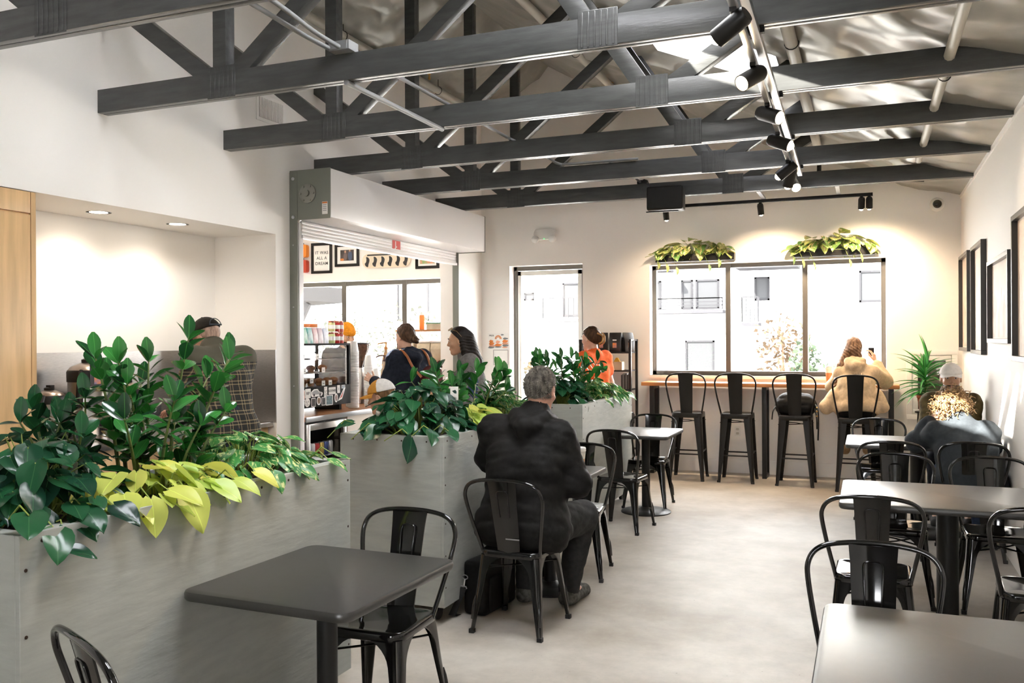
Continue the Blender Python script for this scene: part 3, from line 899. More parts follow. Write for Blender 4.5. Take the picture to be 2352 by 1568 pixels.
mound('variegated_pothos', 'cream-splashed pothos at the far end of the nearest planter', 'plant', (-2.50, 3.08), .26, .33, .15, 100, .115, 'pothos', 'var', 3,
      spill=[(-2.215, 3.10, 1.075, .7, .2, -.35, .10), (-2.22, 3.32, 1.075, .6, .4, -.3, .10), (-2.21, 2.92, 1.08, .6, -.2, -.6, .10), (-2.25, 3.40, 1.09, .4, .7, -.2, .10)], bias=(.2, .1))
# middle planter
mound('dark_philodendron', 'bushy dark green philodendron at the near end of the middle planter', 'plant', (-2.56, 4.80), .31, .34, .25, 150, .13, 'heart', 'dark', 4,
      spill=[(-2.40, 4.42, 1.05, .1, -.4, -.9, .15), (-2.80, 4.45, 1.12, -.6, -.4, -.1, .11), (-2.62, 4.42, 1.10, -.2, -.7, -.4, .12), (-2.23, 4.55, 1.08, .6, -.4, -.3, .11), (-2.28, 4.44, 1.09, .4, -.6, -.5, .11)], bias=(.15, -.4))
zz('glossy_zamioculcas', 'glossy upright green plant rising from the middle planter', (-2.60, 5.42), rs_stems(13, .18, .25, .28, .50, .08, 41), 23, 'zz', .115)
mound('lime_philodendron', 'lime green philodendron tuft on the middle planter edge beside the man', 'plant', (-2.36, 5.22), .12, .22, .12, 34, .11, 'heart', 'neon', 5, bias=(.7, 0))
mound('variegated_pothos', 'cream-splashed pothos at the far end of the middle planter', 'plant', (-2.44, 5.78), .20, .26, .20, 85, .115, 'pothos', 'var', 6, bias=(.4, .1))
# farthest planter
mound('dark_philodendron', 'dark green philodendron at the near end of the farthest planter', 'plant', (-2.50, 7.30), .26, .24, .20, 85, .135, 'heart', 'dark', 7, bias=(.3, -.4))
zz('glossy_zamioculcas', 'glossy upright green plant rising from the farthest planter', (-2.56, 7.62), rs_stems(15, .20, .36, .32, .58, .12, 51), 24, 'zz', .115)
mound('variegated_pothos', 'cream-splashed pothos spilling from the farthest planter', 'plant', (-2.40, 8.22), .20, .36, .16, 90, .13, 'pothos', 'var', 8, bias=(.5, 0),
      spill=[(-2.21, 7.75, 1.07, .6, -.2, -.5, .12), (-2.21, 8.0, 1.07, .6, .2, -.5, .12), (-2.21, 8.3, 1.07, .6, .1, -.6, .12), (-2.21, 8.55, 1.07, .6, .4, -.4, .12)])
# card signs stuck in the soil
def card(label, x, y, z, w, h, rz, words):
    c = thing('plant_card', label, 'sign', (x, y, z), rz, 'cards in the planters')
    MB().box((-w/2, -.001, 0), (w/2, .001, h)).build('card', M['paper'], c)
    MB().tube([(0, .004, -.22), (0, .004, h*.6)], .003, 6).build('stick', M['galv'], c)
    g = mat('dark_green_print', (.01, .06, .05), .6)
    lf = MB()
    for a in (-.5, .15, .7):
        lf.add([(0, -.0016, h*.62), (math.cos(a)*w*.36-w*.02, -.0016, h*.66+math.sin(a)*w*.3), (math.cos(a+.35)*w*.25, -.0016, h*.7+math.sin(a+.35)*w*.3), (-math.cos(a)*w*.3, -.0016, h*.72+.1*w)], [(0, 1, 2, 3)])
    lf.build('leaf_print', g, c)
    text_on('lettering', words, w*.24, g, c, T(0, -.0018, h*.36) @ FACE_MY, ext=.0003)
    return c
card('white printed card standing among the nearest planter leaves', -2.47, 2.17, 1.13, .058, .10, .45, 'peaceful')
card('white printed card standing in the middle planter', -2.40, 4.98, 1.20, .05, .11, .35, 'plants')
card('small white card in the farthest planter', -2.38, 7.45, 1.15, .06, .07, .3, 'plants')
# troughs on the wall above the window
for i, (xa, xb, lab) in enumerate(((-2.40, -1.46, 'black wall trough of trailing leaves above the left window pane'), (-.80, .075, 'black wall trough of trailing leaves above the right window panes'))):
    tr_ = thing('wall_trough', lab.replace('of trailing leaves ', ''), 'planter', ((xa+xb)/2, YB, 2.535), 0, 'wall troughs')
    w = xb-xa
    MB().box((-w/2, -.125, 0), (w/2, -.115, .085)).box((-w/2, -.115, 0), (w/2, -.01, .008)).box((-w/2, -.115, .008), (-w/2+.008, -.01, .085)).box((w/2-.008, -.115, .008), (w/2, -.01, .085)).box((-w/2+.008, -.012, .008), (w/2-.008, 0, .085)).build('trough', M['black_matte'], tr_)
    MB().box((-w/2+.009, -.114, .01), (w/2-.009, -.013, .07)).build('soil', M['soil'], tr_)
    t = mound('trailing_pothos', ['green and gold trailing pothos in the trough above the left pane', 'green and gold trailing pothos in the trough above the right panes'][i], 'plant', ((xa+xb)/2, YB-.075), w/2, .045, .15, 62, .19, 'pothos', 'dark2', 60+i, zbase=2.60, bias=(0, -1.2), group='trailing plants above the window',
              spill=[((xa+xb)/2+dx, YB-.15, 2.56-q, .2, -.3, -1, .10) for dx, q in ((-.43, .02), (-.2, .10), (.18, .08), (.3, .02), (-.32, .06))])
# dracaena on a stand in the corner
dr = thing('dracaena', 'spiky green dracaena in a terracotta pot in the back right corner', 'plant', (.56, 10.30, .82), 0)
MB().lathe([(.055, 0), (.075, .14), (.082, .145), (.082, .17), (.07, .17), (.065, .15)], 20).build('pot', mat('terracotta', (.42, .10, .05), .7), dr, smooth=True)
MB().lathe([(.066, .14), (.0, .155)], 16, cap=False).build('soil', M['soil'], dr)
MB().tube([(0, 0, .14), (.01, 0, .3), (.0, .01, .42)], [.014, .012, .010], 8).build('stem', LM['stem'], dr, smooth=True)
r = random.Random(5); BL = leaves('blade', 'blade')
for k in range(54):
    f = k/53; a = k*2.4+r.uniform(-.2, .2); z = .16+.28*f
    el = -.15+1.35*f+r.uniform(-.2, .2)
    d = Vector((math.cos(a)*math.cos(el), math.sin(a)*math.cos(el), math.sin(el)))
    link('leaf', r.choice(BL), dr, leaf_matrix((0, 0, z), d, Vector((0, 0, 1)) if el < 1.2 else Vector((math.cos(a), math.sin(a), .2)), r.uniform(.28, .38), 1.15))
ps = thing('plant_stand', 'slim black stand under the corner dracaena', 'stand', (.56, 10.30, 0))
MB().lathe([(.1, .805), (.1, .82)], 20).build('plate', M['black_metal'], ps)
for k in range(3):
    a = k*2*PI/3+.4
    MB().tube([(.08*math.cos(a), .08*math.sin(a), .806), (.12*math.cos(a), .12*math.sin(a), 0)], .008, 8).build('leg', M['black_metal'], ps)
# ================================================================== people (implicit surfaces meshed with surface nets)
def surf(sdf, lo, hi, h):
    lo = np.array(lo, np.float32); hi = np.array(hi, np.float32)
    n = np.ceil((hi-lo)/h).astype(int)+1
    ax = [lo[i]+h*np.arange(n[i], dtype=np.float32) for i in range(3)]
    G = np.stack(np.meshgrid(*ax, indexing='ij'), -1)
    D = sdf(G.reshape(-1, 3)).reshape(n)
    neg = D < 0
    c = n-1
    s = np.zeros(c, int)
    for dx in (0, 1):
        for dy in (0, 1):
            for dz in (0, 1):
                s += neg[dx:dx+c[0], dy:dy+c[1], dz:dz+c[2]]
    act = (s > 0) & (s < 8)
    idx = -np.ones(c, int); ijk = np.argwhere(act); idx[act] = np.arange(len(ijk))
    acc = np.zeros((len(ijk), 3)); cnt = np.zeros(len(ijk))
    corners = [(0, 0, 0), (1, 0, 0), (0, 1, 0), (1, 1, 0), (0, 0, 1), (1, 0, 1), (0, 1, 1), (1, 1, 1)]
    for a in range(8):
        for b in range(a+1, 8):
            ca, cb = np.array(corners[a]), np.array(corners[b])
            if np.abs(ca-cb).sum() != 1: continue
            pa, pb = ijk+ca, ijk+cb
            da = D[pa[:, 0], pa[:, 1], pa[:, 2]]; db = D[pb[:, 0], pb[:, 1], pb[:, 2]]
            m = (da < 0) != (db < 0)
            t = np.where(m, da/np.where(m, da-db, 1), 0)
            p = pa+(pb-pa)*t[:, None]
            acc[m] += p[m]; cnt[m] += 1
    V = lo+h*acc/cnt[:, None]
    F = []
    for axis in range(3):
        u, v = [(1, 2), (2, 0), (0, 1)][axis]
        e = [slice(None)]*3; e2 = [slice(None)]*3
        e[axis] = slice(0, n[axis]-1); e2[axis] = slice(1, n[axis])
        ch = neg[tuple(e)] != neg[tuple(e2)]
        P = np.argwhere(ch)
        P = P[(P[:, u] > 0) & (P[:, v] > 0) & (P[:, u] < c[u]) & (P[:, v] < c[v])]
        def cell(du, dv):
            q = P.copy(); q[:, u] -= du; q[:, v] -= dv; return idx[q[:, 0], q[:, 1], q[:, 2]]
        q = np.stack([cell(1, 1), cell(0, 1), cell(0, 0), cell(1, 0)], 1)
        sg = neg[P[:, 0], P[:, 1], P[:, 2]]
        q[~sg] = q[~sg][:, ::-1]
        F.append(q)
    F = np.concatenate(F) if F else np.zeros((0, 4), int)
    F = F[(F >= 0).all(1)]
    return V, F
def smin(a, b, k):
    h = np.clip(.5+.5*(b-a)/k, 0, 1)
    return b+(a-b)*h-k*h*(1-h)
def cone(p, a, b, r1, r2):
    a = np.array(a, np.float32); b = np.array(b, np.float32); ba = b-a
    t = np.clip(((p-a)@ba)/max(ba@ba, 1e-9), 0, 1)
    return np.linalg.norm(p-a-t[:, None]*ba, axis=1)-(r1+(r2-r1)*t)
def ellip(p, c, r):
    q = p-np.array(c, np.float32); r = np.array(r, np.float32)
    k0 = np.linalg.norm(q/r, axis=1); k1 = np.linalg.norm(q/(r*r), axis=1)
    return k0*(k0-1)/np.maximum(k1, 1e-6)
def union(p, prims, k=.03):
    d = None
    for pr in prims:
        e = cone(p, *pr[1:]) if pr[0] == 'c' else ellip(p, *pr[1:])
        d = e if d is None else smin(d, e, k)
    return d
def bounds(prims, pad=.05):
    L = []; Hh = []
    for pr in prims:
        if pr[0] == 'c':
            a, b = np.array(pr[1]), np.array(pr[2]); r = max(pr[3], pr[4]); L.append(np.minimum(a, b)-r); Hh.append(np.maximum(a, b)+r)
        else:
            L.append(np.array(pr[1])-pr[2]); Hh.append(np.array(pr[1])+pr[2])
    return np.min(L, 0)-pad, np.max(Hh, 0)+pad
def folds(p, amp, seed, fz=26.0):
    r = np.random.default_rng(seed); d = 0
    for k in range(6):
        w = r.normal(size=3); w /= np.linalg.norm(w); w[2] = abs(w[2])+.4; f = fz*r.uniform(.5, 1.5); ph = r.uniform(0, 6.28)
        warp = np.sin(7*p[:, (k+1) % 3]+ph)*1.2+np.sin(11*p[:, k % 3]+2*ph)*.6
        s_ = np.sin(f*(p@w.astype(np.float32))+ph+warp)
        d = d+(1-np.abs(s_))**2*r.uniform(.3, 1)
    return amp*(.9-d*.45)
def arr_mesh(name, V, F, material):
    me = bpy.data.meshes.new(name)
    me.from_pydata(V.tolist(), [], F.tolist()); me.materials.append(material)
    me.polygons.foreach_set('use_smooth', [True]*len(me.polygons)); me.update()
    return me
V3 = lambda *a: np.array(a, float)
def joints_stand(H=1.7, lean=0.0, w=1.0):
    s = H/1.7; J = {}
    J['pelvis'] = V3(0, 0, .93*s); J['chest'] = V3(0, .02+lean*.25, 1.22*s); J['neck'] = V3(0, .01+lean*.42, 1.42*s); J['head'] = V3(0, .05+lean*.62, 1.575*s-abs(lean)*.05)
    for k, sx in (('L', -1), ('R', 1)):
        J['sh'+k] = V3(sx*.175*w*s, lean*.38, 1.375*s); J['el'+k] = V3(sx*.235*w*s, -.02+lean*.3, 1.10*s); J['wr'+k] = V3(sx*.22*w*s, .12+lean*.3, .88*s)
        J['hip'+k] = V3(sx*.09*w*s, 0, .89*s); J['kn'+k] = V3(sx*.10*s, .02, .49*s); J['an'+k] = V3(sx*.10*s, -.03, .085*s); J['to'+k] = V3(sx*.115*s, .13*s, .035)
    return J
def joints_sit(seat, H=1.7, lean=.1, w=1.0, foot=0.0):
    s = H/1.7; J = {}
    z = seat+.10
    J['pelvis'] = V3(0, -.06, z); J['chest'] = V3(0, -.04+lean*.5, z+.32*s); J['neck'] = V3(0, -.04+lean, z+.53*s); J['head'] = V3(0, .0+lean*1.25, z+.68*s)
    for k, sx in (('L', -1), ('R', 1)):
        J['sh'+k] = V3(sx*.175*w*s, -.03+lean*.9, z+.47*s); J['el'+k] = V3(sx*.25*w*s, .10+lean, z+.24*s); J['wr'+k] = V3(sx*.14*w*s, .34+lean, z+.20*s)
        J['hip'+k] = V3(sx*.095*w, -.04, z-.01); J['kn'+k] = V3(sx*.12, .37*s, z+.0); J['an'+k] = V3(sx*.12, .33*s, max(foot, 0)+.09); J['to'+k] = V3(sx*.13, .49*s, foot+.04)
    return J
def torso_prims(J, g=1.0, belly=0.0, bust=0.0):
    P = []
    hl, hr, c, pv, nk = J['hipL'], J['hipR'], J['chest'], J['pelvis'], J['neck']
    ax = (J['shR']-J['shL']); ax = ax/np.linalg.norm(ax)
    fwd = np.cross(np.array([0, 0, 1.]), ax); 
    P.append(('c', hl, hr, .115*g, .115*g))
    for s in (-1, 1):
        P.append(('c', pv+ax*s*.055*g, c+ax*s*.065*g, .105*g, .112*g))
        P.append(('c', c+ax*s*.065*g, J['sh'+('L' if s < 0 else 'R')]*.72+nk*.28-np.array([0, 0, .035]), .108*g, .066*min(g, 1.15)))
    if belly: P.append(('e', (pv+c)/2+fwd*.06, np.array([.15, .12, .15])*g*belly))
    if bust:
        for s in (-1, 1): P.append(('e', c+ax*s*.07+fwd*.085+np.array([0, 0, .02]), np.array([.07, .06, .065])*bust))
    P.append(('c', J['shL'], J['shR'], .058*min(g, 1.2), .058*min(g, 1.2)))
    P.append(('c', nk-np.array([0, 0, .05]), J['head']*.5+nk*.5, .062*min(g, 1.15), .054*min(g, 1.2)))
    return P
def arm_prims(J, k, g=1.0):
    return [('c', J['sh'+k], J['el'+k], .057*g, .046*g), ('c', J['el'+k], J['wr'+k], .046*g, .030*g)]
def leg_prims(J, k, g=1.0):
    return [('c', J['hip'+k], J['kn'+k], .092*g, .064*g), ('c', J['kn'+k], J['an'+k], .060*g, .040*g)]
def head_prims():
    return [('e', V3(0, -.010, .032), V3(.076, .094, .096)), ('e', V3(0, .024, -.035), V3(.061, .070, .082)), ('c', V3(-.016, .066, -.098), V3(.016, .066, -.098), .022, .022),
            ('e', V3(0, .070, .028), V3(.05, .022, .020))]
def head_sdf(q):
    d = union(q, head_prims(), .03)
    d = smin(d, cone(q, (0, .088, .020), (0, .107, -.020), .006, .011), .012)
    d = smin(d, ellip(q, (0, .098, -.026), (.017, .012, .008)), .008)
    for s in (-1, 1):
        d = np.maximum(d, -ellip(q, (s*.031, .097, .014), (.016, .012, .010)))
        d = smin(d, ellip(q, (s*.031, .078, .012), (.013, .012, .011)), .004)
        ear = np.maximum(ellip(q, (s*.079, -.006, .002), (.011, .022, .033)), -ellip(q, (s*.090, .0, .004), (.008, .012, .020)))
        d = smin(d, ear, .006)
        d = smin(d, ellip(q, (s*.04, .062, -.022), (.024, .022, .02)), .02)
    d = smin(d, ellip(q, (0, .088, -.055), (.021, .010, .006)), .006)
    d = smin(d, ellip(q, (0, .087, -.067), (.018, .010, .006)), .006)
    return d
def rot(yaw, pitch, roll=0.0):
    """head frame: yaw left, pitch down, roll"""
    return np.array((Matrix.Rotation(yaw, 3, 'Z') @ Matrix.Rotation(-pitch, 3, 'X') @ Matrix.Rotation(roll, 3, 'Y')))
def hand_prims(w, d, n, curl=.5, thumb=1, spread=.12):
    """five fingered hand; w wrist, d pointing direction, n palm normal, thumb = side of the thumb"""
    w, d, n = np.array(w, float), np.array(d, float), np.array(n, float)
    d /= np.linalg.norm(d); n -= d*(n@d); n /= np.linalg.norm(n); s = np.cross(d, n)*thumb
    P = []
    for k in range(4):
        o = (k-1.5)*.0195
        P.append(('c', w+d*.015-s*o*.6, w+d*.085-s*o, .013, .0105))
        L = [.040, .046, .042, .033][k]; c = curl*(.8+.12*k)
        p = w+d*.088-s*o; a = 0
        for j, f in enumerate((1.0, .62, .5)):
            a += c*(.55 if j == 0 else .75)
            dr = d*math.cos(a)+n*math.sin(a)-s*(k-1.5)*spread*.5
            q = p+dr/np.linalg.norm(dr)*L*f; P.append(('c', p, q, .0094-.0008*j, .0088-.0009*j)); p = q
    p = w+d*.025+s*.022
    for L, a in ((.042, .75), (.032, .45), (.026, .35)):
        dr = d*math.cos(a)+s*math.sin(a)+n*.35*curl; q = p+dr/np.linalg.norm(dr)*L
        P.append(('c', p, q, .0120 if L > .04 else .0100, .0095)); p = q
    return P
SKIN = {'light': mat('light_skin', (.62, .36, .25), .5, noise=.06, nscale=30), 'tan': mat('tan_skin', (.55, .31, .19), .5, noise=.06, nscale=30), 'pink': mat('ruddy_skin', (.62, .33, .24), .5, noise=.1, nscale=30)}
EYE_W = mat('eye_white', (.75, .73, .70), .2); EYE_D = mat('eye_dark', (.02, .014, .01), .1); LIP = mat('lips', (.45, .16, .13), .45)
def local(me_V, R, c):
    return me_V@R.T+c
class Person:
    def __init__(s, label, loc, rz, J, skin='light', g=1.0, belly=0, bust=0, head=(0, 0, 0), hscale=1.0, arm_g=1.0, brow=(.03, .02, .012)):
        s.J = J; s.g = g; s.belly = belly; s.bust = bust; s.arm_g = arm_g
        s.root = thing('person', label, 'person', loc, rz, 'people in the cafe')
        s.R = rot(*head)*hscale; s.Ri = np.linalg.inv(s.R); s.c = J['head']; s.skin = SKIN[skin]; s.hands = []; s.brow = brow; s.seed = abs(hash(label)) % 1000 if False else sum(map(ord, label)) % 997
    def add_hand(s, k, d, n, curl=.5):
        s.hands.append(hand_prims(s.J['wr'+k], d, n, curl, -1 if k == 'L' else 1)); return s
    def body(s):
        J = s.J
        P = torso_prims(J, s.g*.94, s.belly*.94, s.bust*.9)
        for k in 'LR': P += arm_prims(J, k, s.arm_g*.93)+leg_prims(J, k, s.g*.93)+[('c', J['an'+k], J['to'+k], .042, .030)]
        lo, hi = bounds(P)
        Vs, Fs = [], []; off = 0
        def put(V, F):
            nonlocal off
            Vs.append(V); Fs.append(F+off); off += len(V)
        put(*surf(lambda p: union(p, P, .03), lo, hi, .02))
        V, F = surf(lambda q: smin(head_sdf(q), cone(q, (0, -.02, -.06), tuple(s.Ri@(J['neck']-s.c)), .052, .056), .02), (-.14, -.2, -.24), (.14, .14, .15), .0055)
        put(V@s.R.T+s.c, F)
        for h in s.hands:
            lo, hi = bounds(h, .012); put(*surf(lambda p: union(p, h, .007), lo, hi, .0042))
        link('body', arr_mesh('body', np.concatenate(Vs), np.concatenate(Fs), s.skin), s.root)
        for sx in (-1, 1):
            m = Matrix((s.R).tolist()).to_4x4(); m.translation = Vector(s.c)
            e = MB().ell((sx*.031, .084, .014), (.0125, .0085, .0075), 10, 6).build('eye', EYE_W, s.root, smooth=True); e.matrix_local = m
            MB().ell((sx*.031, .0915, .014), (.0055, .003, .0058), 8, 6).build('iris', EYE_D, e, smooth=True)
            b = MB().tube([(sx*.014, .0975, .033), (sx*.031, .0985, .039), (sx*.050, .086, .034)], [.003, .0036, .002], 6).build('eyebrow', mat('brow_%.2f' % s.brow[0], s.brow, .8), s.root, smooth=True); b.matrix_local = m
        l = MB().ell((0, .0915, -.061), (.021, .0075, .0085), 10, 6).build('lips', LIP, s.root, smooth=True); l.matrix_local = m
        return s
    def cloth(s, name, prims, material, off=.012, amp=.010, h=.012, k=.04, cut=None, add=None, fz=26.0, label=None):
        lo, hi = bounds(prims, .06)
        def f(p):
            d = union(p, prims, k)-off-folds(p, amp, s.seed+len(name), fz)
            if add is not None:
                lo_ = add(p); d = smin(d, lo_, .025)
            if cut is not None: d = np.maximum(d, cut(p))
            return d
        if add is not None: lo = lo-.06; hi = hi+.10
        V, F = surf(f, lo, hi, h)
        o = link(name, arr_mesh(name, V, F, material), s.root)
        if label: o['label'] = label
        return o
    def top(s, name, material, off=.014, amp=.010, hem=None, hood=None, collar=0.0, cuff=.85, h=.012, fz=26.0, short=False, extra=()):
        J = s.J; P = torso_prims(J, s.g, s.belly, s.bust)[:-1]+list(extra)
        for kk in 'LR':
            a = arm_prims(J, kk, s.arm_g*1.02)
            if short:
                a = [('c', J['sh'+kk], J['sh'+kk]*.5+J['el'+kk]*.5, .060*s.arm_g, .058*s.arm_g)]
            else:
                w = J['el'+kk]+(J['wr'+kk]-J['el'+kk])*cuff; a[1] = ('c', J['el'+kk], w, .049*s.arm_g, .036*s.arm_g)
            P += a
        nk, hd = J['neck'], J['head']; up = hd-nk; up = up/np.linalg.norm(up)
        P.append(('c', nk-up*.05, nk+up*(.005+collar), .066*min(s.g, 1.15), .062*min(s.g, 1.1)))
        pv = J['pelvis']; ax = (J['chest']-pv); ax = ax/np.linalg.norm(ax)
        hemp = pv-ax*(hem if hem is not None else .08)
        def cut(p): 
            d1 = -((p-hemp.astype(np.float32))@ax.astype(np.float32))
            # open neck
            d2 = -(cone(p, nk-up*.02, nk+up*.2, .050, .060)-.004)
            return np.maximum(d1, d2)
        ad = None
        if hood is not None:
            ax2 = J['shR']-J['shL']; ax2 = ax2/np.linalg.norm(ax2); fw2 = np.cross(np.array([0, 0, 1.]), ax2); zz_ = np.array([0, 0, 1.])
            gg = min(s.g, 1.15)
            b_ = nk-fw2*.125*gg-zz_*.045
            HP = [('c', nk-ax2*.085*gg+fw2*.05-zz_*.01, nk-ax2*.075*gg-fw2*.06+zz_*.005, .024, .034), ('c', nk-ax2*.075*gg-fw2*.06+zz_*.005, b_, .040, .050),
                  ('c', nk+ax2*.085*gg+fw2*.05-zz_*.01, nk+ax2*.075*gg-fw2*.06+zz_*.005, .024, .034), ('c', nk+ax2*.075*gg-fw2*.06+zz_*.005, b_, .034, .040),
                  ('c', b_, b_-zz_*.075+fw2*.005, .056, .034), ('c', b_-ax2*.07+zz_*.01+fw2*.02, b_-zz_*.05+fw2*.015, .030, .030), ('c', b_+ax2*.07+zz_*.01+fw2*.02, b_-zz_*.05+fw2*.015, .030, .030)]
            ad = lambda p: union(p, HP, .02)-folds(p, .008, s.seed+3, 34)
        return s.cloth(name, P, material, off, amp, h, .04, cut, ad, fz)
    def pants(s, name, material, off=.012, amp=.008, h=.014, top=.10):
        J = s.J; P = [('c', J['hipL'], J['hipR'], .115*s.g, .115*s.g), ('c', J['pelvis'], J['pelvis']+(J['chest']-J['pelvis'])*.3, .115*s.g, .11*s.g)]
        for kk in 'LR': P += leg_prims(J, kk, s.g*1.04)
        an = min(J['anL'][2], J['anR'][2])
        return s.cloth(name, P, material, off, amp, h, .035, lambda p: (an-.045)-p[:, 2])
    def shoes(s, material):
        for kk in 'LR':
            a, t = s.J['an'+kk], s.J['to'+kk]; z = min(t[2]-.03, a[2]-.09)
            P = [('c', V3(a[0], a[1]-.03, t[2]+.01), V3(t[0], t[1]+.03, t[2]), .043, .036), ('c', a-V3(0, 0, .0), V3(a[0], a[1], t[2]+.02), .046, .046)]
            lo, hi = bounds(P, .03)
            V, F = surf(lambda p: np.maximum(np.maximum(union(p, P, .04)-.006, z+.004-p[:, 2]), p[:, 2]-(a[2]+.02)), lo, hi, .010)
            link('shoe', arr_mesh('shoe', V, F, material), s.root)
        return s
    def headpart(s, name, sdf, material, lo=(-.17, -.22, -.3), hi=(.17, .2, .2), h=.006):
        V, F = surf(sdf, lo, hi, h)
        return link(name, arr_mesh(name, V@s.R.T+s.c, F, material), s.root)
    def hmat(s):
        m = Matrix((s.R).tolist()).to_4x4(); m.translation = Vector(s.c); return m
def hair_cap(q, thick=.014, front=.075, low=-.06, lowfront=.05, seed=0, rough=.003):
    """hair over the skull: cut away from the face"""
    d = np.minimum(ellip(q, (0, -.012, .034), (.080+thick, .099+thick, .100+thick)), 9)
    d = d+rough*np.sin(90*q[:, 0]+40*q[:, 2])*np.sin(70*q[:, 1]+30*q[:, 0])
    face = np.maximum(q[:, 1]-front+1.1*(lowfront-q[:, 2]).clip(0), 0)
    cutp = np.maximum(low-q[:, 2], (q[:, 1]-.02)*1.0+(.045-q[:, 2])*.9)
    return np.maximum(d, cutp)
def HAIR(name, c, c2=None, rough=.45):
    return mat(name, c, rough, noise=.45, nscale=60, stretch=(1, 1, .25), col2=c2, bump=.35, bscale=150, spec=.2)
def make_cap(P, crown, brim, back=None, yaw=0.0, size=1.0, badge=None):
    """baseball cap on the head of P"""
    m = P.hmat() @ Matrix.Rotation(yaw, 4, 'Z')
    def shell(q):
        d = ellip(q, (0, -.012, .034), (.0935*size, .112*size, .112*size))
        return np.maximum(d, .045-.0*q[:, 1]-q[:, 2])
    V, F = surf(shell, (-.12, -.15, .02), (.12, .14, .17), .006)
    o = link('cap_crown', arr_mesh('cap_crown', V, F, crown), P.root); o.matrix_local = m
    b = MB(); n = 13; rings = []
    top, bot = [], []
    for i in range(n):
        a = -1.15+2.3*i/(n-1); x = .093*math.sin(a); y0 = -.012+.108*math.cos(a)
        ext = .075*math.cos(a*1.25)
        top.append([(x, y0-.01, .048), (x*1.0, y0+ext*.5, .046-.010*abs(math.sin(a))), (x*.98, y0+ext, .038-.022*abs(math.sin(a)))])
    vs = [p for r_ in top for p in r_]+[(p[0], p[1], p[2]-.004) for r_ in top for p in r_]
    fs = []; N = n*3
    for i in range(n-1):
        for j in range(2):
            a = i*3+j; fs += [(a, a+3, a+4, a+1), (N+a, N+a+1, N+a+4, N+a+3)]
        a = i*3+2; fs.append((a, a+3, N+a+3, N+a))
    b.add(vs, fs)
    o2 = b.build('cap_brim', brim, P.root, smooth=True, angle=60); o2.matrix_local = m
    MB().ell((0, -.012, .147*size), (.008, .008, .005), 8, 6).build('cap_button', crown, o, smooth=True)
    return o
def strands(P, name, material, n, length, seed, inner=.0, spread=.35, low=-.07, width=.0016, droop=0.0, filt=None):
    """short tapered hair tufts standing on the scalp"""
    r = np.random.default_rng(seed); v, f = [], []
    while len(v) < n*3:
        d = r.normal(size=3); d /= np.linalg.norm(d)
        p = np.array([0, -.012, .034])+d*np.array([.082, .101, .102])
        if p[2] < low or (p[1] > .02 and p[2] < .075) or (p[1] > .0 and p[2] < .035): continue
        if filt and not filt(p): continue
        t = np.cross(d, r.normal(size=3)); t /= np.linalg.norm(t)
        e = d+spread*r.normal(size=3)+np.array([0, 0, -droop]); e /= np.linalg.norm(e)
        b = len(v); v += [p-t*width, p+t*width, p+e*length*r.uniform(.6, 1.1)]; f.append((b, b+1, b+2))
    mb = MB(); mb.v = [tuple(P.R@x+P.c) for x in v]; mb.f = f
    o = mb.build(name, material, P.root); o['kind'] = 'stuff'
    return o
# ------------------------------------------------------------------ the cast
CL = lambda n, c, **k: mat(n, c, k.pop('rough', .8), spec=.12, noise=k.pop('noise', .2), nscale=k.pop('nscale', 40), bump=k.pop('bump', .15), bscale=k.pop('bscale', 300), **k)
BLACKCLOTH = CL('black_jersey', (.013, .0125, .012), rough=.65)
# 1 --- man in the black hoodie, seated, back to us
J = joints_sit(.45, 1.82, .16, 1.35)
J.update(pelvis=V3(.0, -.05, .56), chest=V3(.02, .02, .90), neck=V3(.035, .085, 1.16), head=V3(.05, .135, 1.30), shL=V3(-.205, .05, 1.07), shR=V3(.20, .04, 1.045),
         elL=V3(-.275, .13, .90), wrL=V3(-.13, .36, .97), elR=V3(.295, .06, .80), wrR=V3(.17, .34, .80), hipL=V3(-.12, -.02, .55), hipR=V3(.12, -.02, .55),
         knL=V3(-.14, .42, .53), knR=V3(.20, .42, .54), anL=V3(-.14, .36, .10), anR=V3(.12, .40, .10), toL=V3(-.15, .53, .042), toR=V3(.145, .58, .042))
man = Person('large man in a black hoodie seated with his back to us', (-1.81, 4.655, 0), -.03, J, 'pink', 1.24, belly=1.1, head=(-.05, .22), hscale=1.04, arm_g=1.10, brow=(.2, .18, .15))
man.add_hand('L', (.35, .7, .5), (.6, -.3, .3), .9); man.add_hand('R', (-.4, .9, -.05), (-.2, 0, -1), .5)
man.body()
man.top('hoodie', BLACKCLOTH, .020, .014, hem=.12, hood=True, fz=22)
man.pants('trousers', CL('charcoal_twill', (.030, .030, .031)), .008, .008); man.shoes(CL('grey_running_shoe', (.11, .11, .10), noise=.5))
man.headpart('hair', lambda q: hair_cap(q, .004, low=-.085), HAIR('grey_cropped_hair', (.20, .18, .15), (.05, .045, .04)))
strands(man, 'hair_tuft', HAIR('grey_hair_tips', (.36, .34, .30), (.09, .08, .07)), 7500, .014, 3, low=-.085, width=.0013, droop=.25)
MB().box((-.04, -.0, 0), (.04, .003, .006)).build('logo_tape', mat('grey_print', (.3, .3, .3), .6), man.root).matrix_local = T(.035, -.247, .52)

